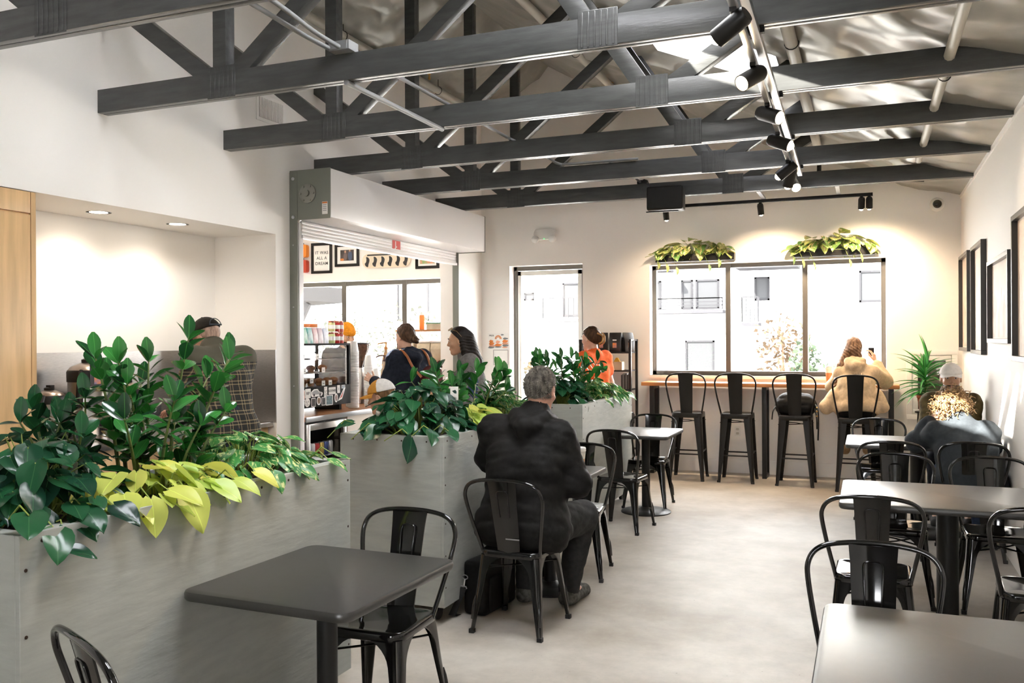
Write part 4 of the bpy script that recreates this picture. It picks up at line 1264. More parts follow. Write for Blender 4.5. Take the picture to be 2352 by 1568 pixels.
# 2 --- man in the plaid overshirt at the coffee station
def mat_plaid():
    m = bpy.data.materials.new('plaid_flannel'); m.use_nodes = True
    nt = m.node_tree; b = nt.nodes['Principled BSDF']; b.inputs['Roughness'].default_value = .85
    tc = nt.nodes.new('ShaderNodeTexCoord'); sp = nt.nodes.new('ShaderNodeSeparateXYZ'); nt.links.new(tc.outputs['Object'], sp.inputs[0])
    def mth(op, a, bb):
        n = nt.nodes.new('ShaderNodeMath'); n.operation = op
        for i, v in enumerate((a, bb)):
            if v is None: continue
            if isinstance(v, (int, float)): n.inputs[i].default_value = v
            else: nt.links.new(v, n.inputs[i])
        return n.outputs[0]
    def lines(sock, per, offs, w):
        t = None
        for o in offs:
            fr = mth('FRACT', mth('ADD', mth('DIVIDE', sock, per), o+10.0), None)
            l = mth('LESS_THAN', mth('ABSOLUTE', mth('SUBTRACT', fr, .5), None), w/per/2)
            t = l if t is None else mth('MAXIMUM', t, l)
        return t
    ang = mth('ADD', sp.outputs[0], mth('MULTIPLY', sp.outputs[1], .35))
    hz = lines(sp.outputs[2], .068, (0, .33), .007); vt = lines(ang, .068, (0, .3), .006)
    tot = mth('ADD', mth('MULTIPLY', hz, .55), mth('MULTIPLY', vt, .5))
    mx = nt.nodes.new('ShaderNodeMix'); mx.data_type = 'RGBA'; mx.inputs[6].default_value = (.013, .013, .012, 1); mx.inputs[7].default_value = (.30, .23, .13, 1)
    nt.links.new(tot, mx.inputs[0])
    # plain olive yoke over the shoulders
    up = mth('GREATER_THAN', sp.outputs[2], 1.455)
    m2 = nt.nodes.new('ShaderNodeMix'); m2.data_type = 'RGBA'; m2.inputs[7].default_value = (.075, .068, .045, 1)
    nt.links.new(up, m2.inputs[0]); nt.links.new(mx.outputs[2], m2.inputs[6]); nt.links.new(m2.outputs[2], b.inputs['Base Color'])
    return m
J = joints_stand(1.86, .22, 1.0); J['head'] = V3(.0, .245, 1.628); J['neck'] = V3(0, .14, 1.525); J['shL'][2] = J['shR'][2] = 1.475
J['wrL'] = V3(-.14, .44, 1.10); J['elL'] = V3(-.22, .18, 1.17); J['wrR'] = V3(.14, .44, 1.10); J['elR'] = V3(.23, .18, 1.17)
pm = Person('man in plaid overshirt and dark cap standing at the coffee station', (-4.13, 4.94, 0), 1.28, J, 'pink', 1.08, belly=.9, head=(.25, .38), arm_g=1.08, brow=(.25, .22, .2))
pm.add_hand('L', (.1, 1, 0), (0, 0, -1), .6); pm.add_hand('R', (-.1, 1, 0), (0, 0, -1), .6)
pm.body(); pm.top('overshirt', mat_plaid(), .018, .010, hem=.14, collar=.03); pm.pants('jeans', CL('dark_denim', (.03, .035, .05))); pm.shoes(M['rubber'])
make_cap(pm, CL('black_cap_cloth', (.022, .018, .015)), CL('black_cap_cloth', (.02, .018, .016)))
pm.headpart('hair', lambda q: hair_cap(q, .001, low=-.05), HAIR('shaved_hair', (.36, .24, .18)))
m_ = pm.hmat()
MB().tube([(.055*math.cos(a), -.112-.004*math.sin(a), .055+.045*math.sin(a)) for a in np.linspace(0.05, PI-.05, 12)], .003, 6).tube([(-.058, -.11, .055), (0, -.121, .052), (.058, -.11, .055)], .006, 6).build('cap_strap', mat('dark_blue_strap', (.02, .03, .04), .6), pm.root, smooth=True).matrix_local = m_
MB().tube([(-.085, .03, .02), (-.088, -.01, .03), (-.085, -.03, .005)], .002, 5).build('glasses_arm', M['black_metal'], pm.root).matrix_local = m_

# 3 --- barista in a mustard beanie behind the case
J = joints_stand(1.78, .1); J['head'] = V3(0, .12, 1.655); J['neck'] = V3(0, .05, 1.49)
ba = Person('barista in a mustard yellow beanie behind the display case', (-5.68, 8.80, 0), -2.15, J, 'tan', 1.0, head=(.1, .30))
ba.add_hand('L', (.2, 1, 0), (0, 0, -1), .6); ba.add_hand('R', (-.2, 1, 0), (0, 0, -1), .6)
ba.body(); ba.top('shirt', CL('dark_tee', (.03, .03, .035)), .012, .008); ba.pants('trousers', BLACKCLOTH); ba.shoes(M['rubber'])
must = CL('mustard_knit', (.72, .27, .02), noise=.15, nscale=60, bump=.5, bscale=90)
def beanie(q):
    d = ellip(q, (0, -.014, .045), (.094, .112, .118)); d = np.maximum(d, .028-q[:, 2]+.25*(q[:, 1])*-.25)
    band = np.maximum(ellip(q, (0, -.012, .045), (.099, .117, .14)), np.abs(q[:, 2]-.052)-.024)
    return np.minimum(d, band)
ba.headpart('beanie', beanie, must)
ba.headpart('beard', lambda q: np.maximum(np.maximum(union(q, head_prims()[1:3], .03)-.006, q[:, 2]+.05), .03-q[:, 1]), HAIR('dark_beard', (.06, .035, .02)))
ba.headpart('hair', lambda q: np.maximum(hair_cap(q, .006, low=-.07), q[:, 2]-.05), HAIR('dark_brown_hair', (.05, .03, .018)))

# 4 --- woman in the navy hoodie ordering at the counter
J = joints_stand(1.76, .06, .98); J['wrL'] = V3(-.20, .36, 1.19); J['elL'] = V3(-.24, .10, 1.12); J['wrR'] = V3(.16, .40, 1.16); J['elR'] = V3(.24, .12, 1.12)
nv = Person('woman in a navy hoodie with glasses and hair bun gesturing at the counter', (-4.26, 7.84, 0), 1.18, J, 'light', 1.02, bust=.8, head=(.08, .04), arm_g=1.12)
nv.add_hand('L', (.05, .95, .35), (.3, 0, -.2), .25); nv.add_hand('R', (-.2, .9, .4), (-.3, 0, -.2), .3)
NAVY = CL('navy_fleece', (.018, .022, .034))
nv.body(); nv.top('hoodie', NAVY, .016, .010, hem=.14, hood=True); nv.pants('jeans', CL('dark_denim', (.03, .035, .05))); nv.shoes(M['rubber'])
bun = HAIR('brown_hair', (.10, .05, .025), (.035, .018, .010))
nv.headpart('hair', lambda q: smin(smin(hair_cap(q, .012, low=-.075, rough=.005), ellip(q, (.0, -.125, -.02), (.05, .035, .04)), .03), ellip(q, (.0, -.155, -.035), (.036, .032, .034))+.004*np.sin(160*q[:, 2]+90*q[:, 0]), .008), bun)
m_ = nv.hmat()
MB().tube([(sx*.033+.024*math.cos(a), .115, .012+.019*math.sin(a)) for sx in (-1,) for a in np.linspace(0, 2*PI, 14)], .0016, 5).tube([(.033+.024*math.cos(a), .115, .012+.019*math.sin(a)) for a in np.linspace(0, 2*PI, 14)], .0016, 5).tube([(-.057, .113, .016), (-.083, .02, .018), (-.085, -.01, .01)], .0016, 5).tube([(.057, .113, .016), (.083, .02, .018), (.085, -.01, .01)], .0016, 5).build('glasses', mat('gold_wire', (.6, .45, .25), .3, metal=1), nv.root).matrix_local = m_
# her maroon backpack
MAR = CL('maroon_canvas', (.085, .022, .022)); LEA = mat('tan_leather', (.35, .12, .04), .5)
bk = thing('backpack', 'maroon backpack with tan leather straps on the navy hoodie woman', 'backpack', (-4.26, 7.84, 0), 1.18)
P_ = [('c', V3(-.02, -.24, 1.00), V3(.06, -.24, 1.26), .10, .085), ('c', V3(.10, -.24, 1.00), V3(.10, -.24, 1.26), .09, .075)]
V, F = surf(lambda p: union(p, P_, .05)-folds(p, .01, 5), *bounds(P_, .04), .012); link('bag_body', arr_mesh('bag_body', V, F, MAR), bk)
MB().tube(catmull([(-.16, .11, 1.20), (-.145, .12, 1.36), (-.135, .02, 1.495), (-.13, -.09, 1.455), (-.11, -.165, 1.34), (-.07, -.25, 1.24)], 5), .014, 6).build('strap', LEA, bk, smooth=True)
MB().tube(catmull([(.16, .11, 1.20), (.145, .12, 1.36), (.135, .02, 1.495), (.13, -.09, 1.455), (.12, -.165, 1.34), (.10, -.25, 1.24)], 5), .014, 6).build('strap', LEA, bk, smooth=True)
MB().tube(catmull([(-.10, -.28, 1.02), (-.17, -.18, .95), (-.19, -.06, 1.0), (-.17, .06, 1.08)], 4), .011, 6).build('strap', MAR, bk, smooth=True)
MB().tube(catmull([(.08, -.26, 1.33), (.13, -.29, 1.39), (.17, -.27, 1.33)], 4), .012, 6).build('handle', MAR, bk, smooth=True)

# 5 --- woman with long black hair and sunglasses on her head
J = joints_stand(1.71, .10, .95); J['head'] = V3(0, .145, 1.585); J['neck'] = V3(0, .07, 1.435); J['wrL'] = V3(-.12, .34, 1.08); J['elL'] = V3(-.23, .08, 1.06); J['wrR'] = V3(.12, .34, 1.08); J['elR'] = V3(.24, .08, 1.06)
lh = Person('woman in profile with long black hair and sunglasses on her head', (-3.40, 7.50, 0), 1.92, J, 'tan', .96, bust=.7, head=(.05, .10), arm_g=1.1)
lh.add_hand('L', (.2, 1, .2), (.5, 0, -.4), .6); lh.add_hand('R', (-.2, 1, .2), (-.5, 0, -.4), .6)
lh.body(); lh.top('jacket', CL('grey_wool_coat', (.16, .155, .15)), .022, .012, hem=.30, collar=.01); lh.pants('jeans', CL('dark_denim', (.03, .035, .05))); lh.shoes(M['rubber'])
BLK = HAIR('long_black_hair', (.010, .008, .007), (.020, .015, .013), .35)
def longhair(q):
    d = hair_cap(q, .012, low=-.08, rough=.0015)
    f = union(q, [('c', (0, -.075, .02), (-.01, -.115, -.22), .075, .085), ('c', (-.01, -.115, -.22), (.0, -.15, -.40), .085, .05), ('c', (-.07, -.03, .0), (-.085, -.06, -.22), .030, .04), ('c', (.07, -.03, .0), (.085, -.06, -.22), .030, .04)], .03)
    f = f+.003*np.sin(150*q[:, 0]+25*np.sin(q[:, 2]*9))
    return smin(d, f, .02)
lh.headpart('hair', longhair, BLK, (-.2, -.3, -.5), (.2, .2, .2), .0065)
m_ = lh.hmat()
sg = MB()
for sx in (-1, 1): sg.tube([(sx*.034+.027*math.cos(a), .070+.02*math.sin(a), .125-.010*math.sin(a)-.006*math.cos(a)*sx) for a in np.linspace(0, 2*PI, 14)], .003, 6).tube([(sx*.06, .068, .122), (sx*.085, .01, .10), (sx*.09, -.03, .045)], .0025, 6)
sg.build('sunglasses', mat('tortoise_gold', (.30, .20, .10), .25), lh.root, smooth=True).matrix_local = m_
MB().ell((-.083, .0, -.035), (.004, .004, .004), 8, 6).build('earring', M['galv'], lh.root, smooth=True).matrix_local = m_
bg2 = thing('backpack', 'blue denim bag slung on the long-haired woman', 'bag', (-3.40, 7.50, 0), 1.92)
P_ = [('c', V3(-.20, .05, 1.02), V3(-.22, .02, 1.22), .075, .065)]
V, F = surf(lambda p: union(p, P_, .05)-folds(p, .01, 9), *bounds(P_, .03), .012); link('bag_body', arr_mesh('bag_body', V, F, CL('blue_denim', (.035, .06, .12))), bg2)
MB().tube(catmull([(-.24, .04, 1.26), (-.20, .02, 1.38), (-.14, .03, 1.42), (-.12, .12, 1.32)], 5), .012, 6).build('strap', LEA, bg2, smooth=True)

# 6 --- child in a mustard and white cap
J = joints_stand(1.28, .08, .9)
kd = Person('short person in a mustard and white cap behind the middle planter', (-3.19, 5.62, 0), 1.75, J, 'light', .86, head=(.0, .22), hscale=.95, arm_g=.85)
kd.add_hand('L', (0, .3, -1), (1, 0, 0), .5); kd.add_hand('R', (0, .3, -1), (-1, 0, 0), .5)
kd.body(); kd.top('shirt', CL('grey_tee', (.25, .25, .25)), .012, .008); kd.pants('trousers', CL('dark_denim', (.03, .035, .05))); kd.shoes(M['rubber'])
kd.headpart('hair', lambda q: hair_cap(q, .006, low=-.08), HAIR('light_brown_hair', (.2, .11, .05)))
o = make_cap(kd, CL('mustard_cap_cloth', (.56, .27, .05), noise=.1), CL('mustard_cap_cloth', (.56, .27, .05), noise=.1))
V, F = surf(lambda q: np.maximum(np.maximum(ellip(q, (0, -.012, .034), (.0955, .114, .114)), .046-q[:, 2]), q[:, 1]+.005-.0*q[:, 2]), (-.12, -.15, .02), (.12, .14, .17), .006)
link('cap_mesh_panel', arr_mesh('cap_mesh_panel', V, F, CL('white_mesh', (.72, .70, .68), noise=.1)), kd.root).matrix_local = kd.hmat()
MB().cbox((-.030, .094, .085), (.045, .010, .026)).build('cap_badge', M['paper'], kd.root, bevel=.003).matrix_local = kd.hmat()

# 7 --- woman in orange beyond the farthest planter
J = joints_stand(1.73, .03, .95)
og = Person('woman in an orange top with hair clipped up beside the shelf', (-2.74, 9.22, 0), 1.15, J, 'light', .98, bust=.7, head=(.1, .05))
og.add_hand('L', (0, .3, -1), (1, 0, 0), .5); og.add_hand('R', (0, .3, -1), (-1, 0, 0), .5)
og.body(); og.top('tee', CL('orange_cotton', (.80, .14, .035), noise=.1), .012, .008, short=True); og.pants('trousers', CL('dark_denim', (.03, .035, .05))); og.shoes(M['rubber'])
og.headpart('hair', lambda q: smin(hair_cap(q, .012, low=-.07, rough=.003), ellip(q, (0, -.115, -.005), (.045, .045, .062)), .025), HAIR('chestnut_hair', (.085, .038, .016), (.03, .014, .007)))
MB().tube(catmull([(-.05, -.12, .06), (-.02, -.165, .03), (-.02, -.165, -.03), (-.04, -.13, -.055)], 4), [.010]*13, 6).tube(catmull([(.05, -.12, .06), (.02, -.165, .03), (.02, -.165, -.03), (.04, -.13, -.055)], 4), [.010]*13, 6).build('hair_claw', mat('amber_tortoise', (.45, .22, .06), .3), og.root, smooth=True).matrix_local = og.hmat()

# 8 --- woman in the beige hoodie on the bar stool
J = joints_sit(.765, 1.60, .14, 1.0, foot=.32)
J.update(head=V3(-.03, .18, 1.475), neck=V3(-.01, .10, 1.345), shL=V3(-.145, .08, 1.215), shR=V3(.15, .08, 1.225), chest=V3(0, .03, 1.10), elR=V3(.30, .30, 1.12), wrR=V3(.20, .38, 1.33), elL=V3(-.24, .22, 1.06), wrL=V3(-.12, .42, 1.12))
bw_ = Person('woman in a beige hoodie with long hair sitting at the window bar', (-.115, 10.10, 0), .02, J, 'light', 0.93, head=(.15, .12), arm_g=.95)
bw_.add_hand('R', (-.2, .2, 1), (-.6, .3, .2), .8); bw_.add_hand('L', (.3, .9, 0), (.2, 0, -1), .5)
BEI = CL('beige_fleece', (.60, .45, .29), noise=.12)
bw_.body(); bw_.top('hoodie', BEI, .020, .013, hem=.07, hood=True, fz=20,
     extra=[('c', V3(-.20, .0, .98), V3(-.30, -.02, .86), .06, .05), ('c', V3(.20, .0, .98), V3(.26, -.03, .87), .05, .035)])
bw_.pants('leggings', BLACKCLOTH); bw_.shoes(CL('tan_shoe', (.3, .2, .12)))
def lh2(q):
    d = hair_cap(q, .012, low=-.08, rough=.002)
    f = union(q, [('c', (-.045, -.04, .0), (-.13, -.05, -.20), .055, .055), ('c', (-.13, -.05, -.20), (-.21, -.08, -.44), .055, .028), ('c', (0, -.075, -.02), (.03, -.085, -.10), .07, .05)], .03)
    return smin(d, f+.003*np.sin(140*q[:, 0]+20*np.sin(q[:, 2]*9)), .02)
bw_.headpart('hair', lh2, HAIR('mid_brown_hair', (.26, .15, .085), (.11, .06, .035)), (-.3, -.25, -.55), (.2, .2, .2), .0065)
text_on('print', 'ISHED\nANY', .042, mat('faded_print', (.33, .24, .16), .8), bw_.root, T(.01, -.135, 1.20) @ FACE_MY @ Matrix.Rotation(.0, 4, 'X'), ext=.008)

# 9 --- curly haired person in the dark fleece
J = joints_sit(.45, 1.72, .26, 1.12)
J.update(head=V3(-.095, .23, 1.045), neck=V3(-.045, .12, .945), shL=V3(-.205, .09, .875), shR=V3(.125, .09, .885), chest=V3(-.02, .05, .77), elL=V3(-.335, .26, .79), wrL=V3(-.235, .20, .965), elR=V3(.175, .30, .77), wrR=V3(.06, .47, .80))
cu = Person('curly-haired person in a dark fleece leaning on the far right table', (.69, 7.27, 0), .03, J, 'light', 1.08, head=(.12, .25, .1), hscale=1.08, arm_g=1.02)
cu.add_hand('L', (.75, .1, .6), (.4, .5, .1), .5); cu.add_hand('R', (-.3, .9, 0), (0, 0, -1), .5)
FLE = CL('charcoal_blue_fleece', (.036, .042, .048), noise=.12)
cu.body(); cu.top('fleece', FLE, .018, .016, hem=.13, collar=.02, fz=18); cu.pants('jeans', CL('blue_jeans', (.06, .09, .17))); cu.shoes(M['rubber'])
CURL = HAIR('blond_brown_curls', (.36, .23, .11), (.12, .06, .025))
cu.headpart('hair', lambda q: hair_cap(q, .020, low=-.07, rough=.008), CURL)
rr = np.random.default_rng(12); cm = MB()
for k in range(420):
    d_ = rr.normal(size=3); d_ /= np.linalg.norm(d_)
    p = np.array([0, -.015, .03])+d_*np.array([.095, .112, .108])
    if p[2] < -.09 or (p[1] > .05 and p[2] < .06): continue
    t1 = np.cross(d_, rr.normal(size=3)); t1 /= np.linalg.norm(t1); t2 = np.cross(d_, t1)
    ph = rr.uniform(0, 6.28); rad = rr.uniform(.007, .013); L_ = rr.uniform(.025, .075)
    path = []
    for i in range(11):
        f_ = i/10; a = ph+f_*rr.uniform(8, 9.5)
        q = p+d_*(f_*L_)+t1*math.cos(a)*rad+t2*math.sin(a)*rad+np.array([0, 0, -.02*f_])
        path.append(cu.R@q+cu.c)
    cm.tube(path, [.0032]*10+[.001], 4, cap=False)
o = cm.build('curls', CURL, cu.root, smooth=True, angle=80); o['kind'] = 'stuff'

# 10 --- man in the white cap across the table
J = joints_sit(.45, 1.74, .10, 1.1); J.update(head=V3(.0, .10, 1.235), neck=V3(.0, .03, 1.10), shL=V3(-.16, .02, 1.02), shR=V3(.16, .02, 1.02), elL=V3(-.165, .14, .80), elR=V3(.19, .12, .80))
wc = Person('man in a white cap and olive plaid shirt facing us in the corner', (.68, 8.72, 0), PI-.05, J, 'tan', 1.05, head=(.05, .02), arm_g=1.1)
wc.add_hand('L', (.4, .9, 0), (0, 0, -1), .5); wc.add_hand('R', (-.4, .9, 0), (0, 0, -1), .5)
OLV = CL('olive_check', (.13, .10, .045), noise=.5, nscale=14)
wc.body(); wc.top('shirt', OLV, .016, .012, hem=.12, collar=.015); wc.pants('jeans', CL('dark_denim', (.03, .035, .05))); wc.shoes(M['rubber'])
wc.headpart('hair', lambda q: hair_cap(q, .005, low=-.09), HAIR('black_short_hair', (.018, .014, .012)))
wc.headpart('beard', lambda q: np.maximum(np.maximum(union(q, head_prims()[1:3], .03)-.004, q[:, 2]+.045), .02-q[:, 1]), HAIR('black_short_hair', (.018, .014, .012)))
make_cap(wc, CL('white_cap_cloth', (.74, .70, .66), noise=.06), CL('white_cap_cloth', (.74, .70, .66), noise=.06))
# ================================================================== niche: cabinet, counter, urns
cab = thing('tall_cabinet', 'tall maple cabinet at the left picture edge', 'cabinet', (0, 0, 0))
MB().box((NX, 2.21, 0), (XL-.02, 3.955, ZS-.005)).build('carcass', M['maple'], cab)
MB().box((XL-.02, 2.21, .1), (XL, 3.925, 2.385)).build('door', M['maple'], cab, bevel=.002)
MB().box((XL-.02, 2.21, 2.395), (XL, 3.925, ZS-.005)).build('top_panel', M['maple'], cab, bevel=.002)
MB().box((XL-.02, 3.93, 0), (XL, 3.964, ZS-.005)).build('side_stile', M['maple'], cab, bevel=.002)
bs = thing('backsplash', 'brushed steel backsplash lining the niche', 'backsplash', (0, 0, 0))
MB().box((NX, 3.965, .90), (NX+.006, 6.347, 1.525)).build('back_sheet', M['steel'], bs)
MB().box((NX+.006, 6.341, .90), (XL-.002, 6.347, 1.525)).build('side_sheet', M['steel'], bs)
nc = thing('niche_counter', 'coffee station counter inside the niche', 'counter', (0, 0, 0))
MB().box((NX+.007, 3.966, .86), (XL-.03, 6.340, .90)).build('worktop', M['steel'], nc, bevel=.003)
for k in range(3):
    MB().box((NX+.05, 3.97+k*.79, .08), (XL-.08, 3.97+(k+1)*.79-.006, .858)).build('cabinet_front', M['maple'], nc, bevel=.003)
for k, (x, y) in enumerate(((-5.10, 4.75), (-5.055, 5.48))):
    l = thing('recessed_light', ['left recessed ceiling light over the coffee niche', 'right recessed ceiling light over the coffee niche'][k], 'ceiling light', (x, y, ZS), 0, 'recessed lights')
    MB().lathe([(.085, -.004), (.085, 0), (.062, 0), (.062, -.003)], 28, cap=False).build('trim_ring', M['trim_white'], l, smooth=True)
    MB().lathe([(.062, -.002), (.0, -.0025)], 28, cap=False).build('lens', mat('lit_lens', (1, .95, .85), .4, emit=(1, .90, .76), estr=14.0), l)
    ld = bpy.data.lights.new('downlight', 'SPOT'); ld.energy = 12; ld.color = (1, .87, .70); ld.spot_size = 2.7; ld.spot_blend = .9; ld.shadow_soft_size = .06
    lo_ = bpy.data.objects.new('downlight', ld); COL.objects.link(lo_); lo_.parent = l; lo_.location = (0, 0, -.03)
SIGNB = mat('black_sign_card', (.012, .012, .012), .5); WHT = mat('white_print', (.82, .82, .80), .6)
def urn(label, x, y, r, h, z0=.90):
    u = thing('coffee_urn', label, 'coffee urn', (x, y, z0), 0, 'coffee urns')
    MB().lathe([(r*1.02, 0), (r*1.02, .05), (r, .055), (r, h*.72)], 28).build('body', M['steel'], u, smooth=True)
    MB().lathe([(r*1.04, h*.72), (r*1.05, h*.84), (r*1.0, h*.86)], 28).build('collar', M['black_matte'], u, smooth=True)
    MB().lathe([(r*1.0, h*.86), (r*.85, h*.90), (r*.4, h*.945), (.0, h*.95)], 28, cap=False).build('lid', mat('dark_steel', (.25, .20, .17), .3, metal=.9), u, smooth=True)
    MB().lathe([(r*.32, h*.93), (r*.34, h*.96), (r*.34, h*.985), (r*.2, h*1.0)], 18).cbox((r*.1, 0, h*1.01), (r*.45, .03, .018)).build('pump_knob', M['black_matte'], u, smooth=True, angle=40)
    MB().tube(catmull([(r*.5, -r*.9, h*.86), (r*.7, -r*1.25, h*.7), (r*.6, -r*1.2, h*.5), (r*.5, -r*.95, h*.42)], 4), .014, 8).build('handle', M['black_matte'], u, smooth=True)
    MB().box((r*.9, -.03, .06), (r*1.25, .03, .16)).tube([(r*1.15, 0, .11), (r*1.28, 0, .10), (r*1.3, 0, .05)], .012, 8).build('tap', M['black_matte'], u)
    return u
urn('largest steel coffee urn with black lid beside the maple cabinet', -5.13, 4.68, .135, .585)
urn('smaller coffee urn left of the large urn', -5.10, 4.33, .095, .40)
urn('coffee urn right of the large urn behind the leaves', -5.12, 5.02, .11, .42)
sg_ = thing('coffee_sign', 'black coffee description sign on the large urn', 'sign', (-4.955, 4.655, 1.37), 0, 'coffee signs')
MB().box((0, -.125, -.075), (.004, .125, .075)).build('card', SIGNB, sg_)
MB().box((.0042, -.09, -.06), (.005, -.035, .01)).build('picture', mat('orange_blue_print', (.75, .25, .05), .6, col2=(.06, .16, .40), nscale=14), sg_)
text_on('lettering', 'Misty\nBlend', .026, WHT, sg_, T(.0046, -.062, .045) @ FACE_PX, ext=.0003, bold=.001)
for k in range(8):
    MB().box((.0043, .012, .052-k*.0125), (.0048, .085+.012*((k*7) % 3), .058-k*.0125)).build('text_line', WHT, sg_)
for lab, x, y, z, w, h, tx in (('black sign with a line of text low in front of the urns', -4.93, 4.30, 1.02, .24, .13, ''), ('black sign reading TURBO among the leaves', -4.92, 5.02, 1.09, .26, .09, 'TURBO'), ('black sign reading READ among the leaves', -4.92, 5.34, 1.08, .26, .09, 'READ')):
    q = thing('coffee_sign', lab, 'sign', (x, y, z), 0, 'coffee signs')
    MB().box((0, -w/2, -h/2), (.004, w/2, h/2)).box((-.06, -w/2, -h/2-.001), (.0, w/2, -h/2+.003)).build('card', SIGNB, q)
    if tx: text_on('lettering', tx, .05, WHT, q, T(.0046, 0, 0) @ FACE_PX, ext=.0003, bold=.001)
    else:
        for k in range(6): MB().box((.0043, -.10, .05-k*.014), (.0048, .02+.03*((k*5) % 3), .056-k*.014)).build('text_line', WHT, q)
# air vent on the left wall
vt = thing('air_vent', 'white slatted air vent high on the left wall', 'vent', (XL, 6.29, 3.585))
MB().box((0, -.20, -.115), (.008, .20, .115)).build('plate', M['trim_white'], vt, bevel=.003)
MB().box((.0081, -.165, -.085), (.009, .165, .085)).build('recess', mat('vent_shadow', (.12, .11, .10), .8), vt)  # flat dark sheet paints the shade behind the slats
for k in range(17): MB().box((.009, -.163+k*.0195, -.085), (.016, -.153+k*.0195, .085)).build('slat', M['trim_white'], vt)

# ================================================================== rolling shutter over the hatch
BX, BY0, BY1, BZ0, BZ1 = -4.350, 6.55, 9.92, 2.683, 3.110
sh = thing('roller_shutter', 'grey and white roller shutter box over the serving hatch', 'shutter', (0, 0, 0))
MB().box((XL+.002, BY0+.012, BZ0), (BX, BY1-.012, BZ1)).build('housing', M['shutter_white'], sh, bevel=.004)
MB().box((XL+.002, BY0, BZ0-.01), (BX+.004, BY0+.012, BZ1+.004)).build('end_plate', M['greygreen'], sh, bevel=.002)
MB().box((XL+.002, BY1-.012, BZ0-.01), (BX+.004, BY1, BZ1+.004)).build('end_plate', M['greygreen'], sh, bevel=.002)
for y0_ in (BY0, BY1-.05):
    MB().box((XL+.002, y0_-.004, .0), (XL+.085, y0_+.004, BZ1-.01)).box((XL+.002, y0_, .0), (XL+.014, y0_+.06, BZ0-.01)).build('guide_rail', M['greygreen'], sh, bevel=.002)
MB().box((XL+.014, BY0+.07, 0), (XL+.05, BY0+.135, BZ0-.02)).build('white_jamb', M['shutter_white'], sh, bevel=.003)
for k in range(5):
    z = 2.555+k*.032
    MB().box((-4.735, BY0+.10, z), (-4.712, BY1-.06, z+.030)).build('curtain_slat', M['shutter_white'], sh, bevel=.006)
MB().box((-4.748, BY0+.10, 2.523), (-4.70, BY1-.06, 2.556)).build('bottom_bar', M['shutter_white'], sh, bevel=.004)
hub = MB().lathe([(.085, 0), (.085, -.014), (.07, -.018), (.03, -.02), (.028, -.035), (.0, -.036)], 20, axis='y', cap=False)
for a in range(6):
    hub.lathe([(.010, -.014), (.010, -.026), (.0, -.027)], 8, (.068*math.cos(a*PI/3), 0, .068*math.sin(a*PI/3)), axis='y', cap=False)
hub.build('crank_hub', mat('cast_grey_metal', (.30, .30, .27), .35, metal=.6), sh, smooth=True, angle=40).location = (-4.575, BY0-.001, 2.90)
wl = MB().box((-.028, -.002, -.055), (.028, 0, .055)).build('warning_label', M['paper'], sh); wl.location = (-4.40, BY0-.0005, 2.765)
MB().box((-.026, -.003, .038), (.026, -.002, .052)).build('label_band', mat('orange_print', (.75, .22, .04), .6), wl)
for k in range(4): MB().box((-.02, -.003, .022-k*.016), (.018, -.002, .028-k*.016)).build('label_line', mat('grey_print', (.3, .3, .3), .6), wl)
for z in (3.04, 2.70, 2.45, 1.9, 1.2):
    MB().lathe([(.016 if z > 2.6 else .007, 0), (.016 if z > 2.6 else .007, -.006), (.009 if z > 2.6 else .004, -.010)], 8, axis='y').build('bolt', M['galv'], sh).location = (XL+.042, BY0-.004, z)
st_ = MB().box((0, -.085, -.045), (.003, .085, .045)).build('sticker', mat('red_sticker', (.55, .05, .04), .5), sh); st_.location = (-4.7118, 8.36, 2.63)
text_on('lettering', 'J.', .09, WHT, st_, T(.0035, -.01, .0) @ FACE_PX, ext=.0003, bold=.003)

# ================================================================== kitchen wall decor
def frame(name, label, cat, loc, w, h, face, art, fw=.038, depth=.022, mat_=None, border=.03, group=None, paper=None, artw=None):
    """picture frame built in its own (u right, v up, n out) axes; face = matrix turning it to the wall"""
    f = thing(name, label, cat, loc, 0, group); f.matrix_world = T(*loc) @ face
    fm = mat_ or M['black_matte']
    for a, b in (((-w/2, -h/2), (w/2, -h/2+fw)), ((-w/2, h/2-fw), (w/2, h/2)), ((-w/2, -h/2+fw), (-w/2+fw, h/2-fw)), ((w/2-fw, -h/2+fw), (w/2, h/2-fw))):
        MB().box((a[0], a[1], .001), (b[0], b[1], depth)).build('frame_bar', fm, f, bevel=.0015, bseg=1)
    MB().box((-w/2+fw*.6, -h/2+fw*.6, .002), (w/2-fw*.6, h/2-fw*.6, .008)).build('mount', paper or M['paper'], f)
    art(f, w-2*fw, h-2*fw)
    return f
FY = FACE_MY                                           # frame faces -Y (u=+x, v=+z)
FX = FACE_MX                                           # frame faces -X
def art_words(f, w, h): text_on('lettering', 'IT WAS\nALL A\nDREAM', .062, mat('black_print', (.02, .02, .02), .6), f, T(0, 0, .0086) @ Matrix.Identity(4), ext=.0003, bold=.0008, line=1.25, spacing=1.1)
frame('framed_quote', 'black framed print reading IT WAS ALL A DREAM', 'picture', (-7.285, YB, 2.79), .35, .44, FY, art_words, group='pictures above the kitchen window')
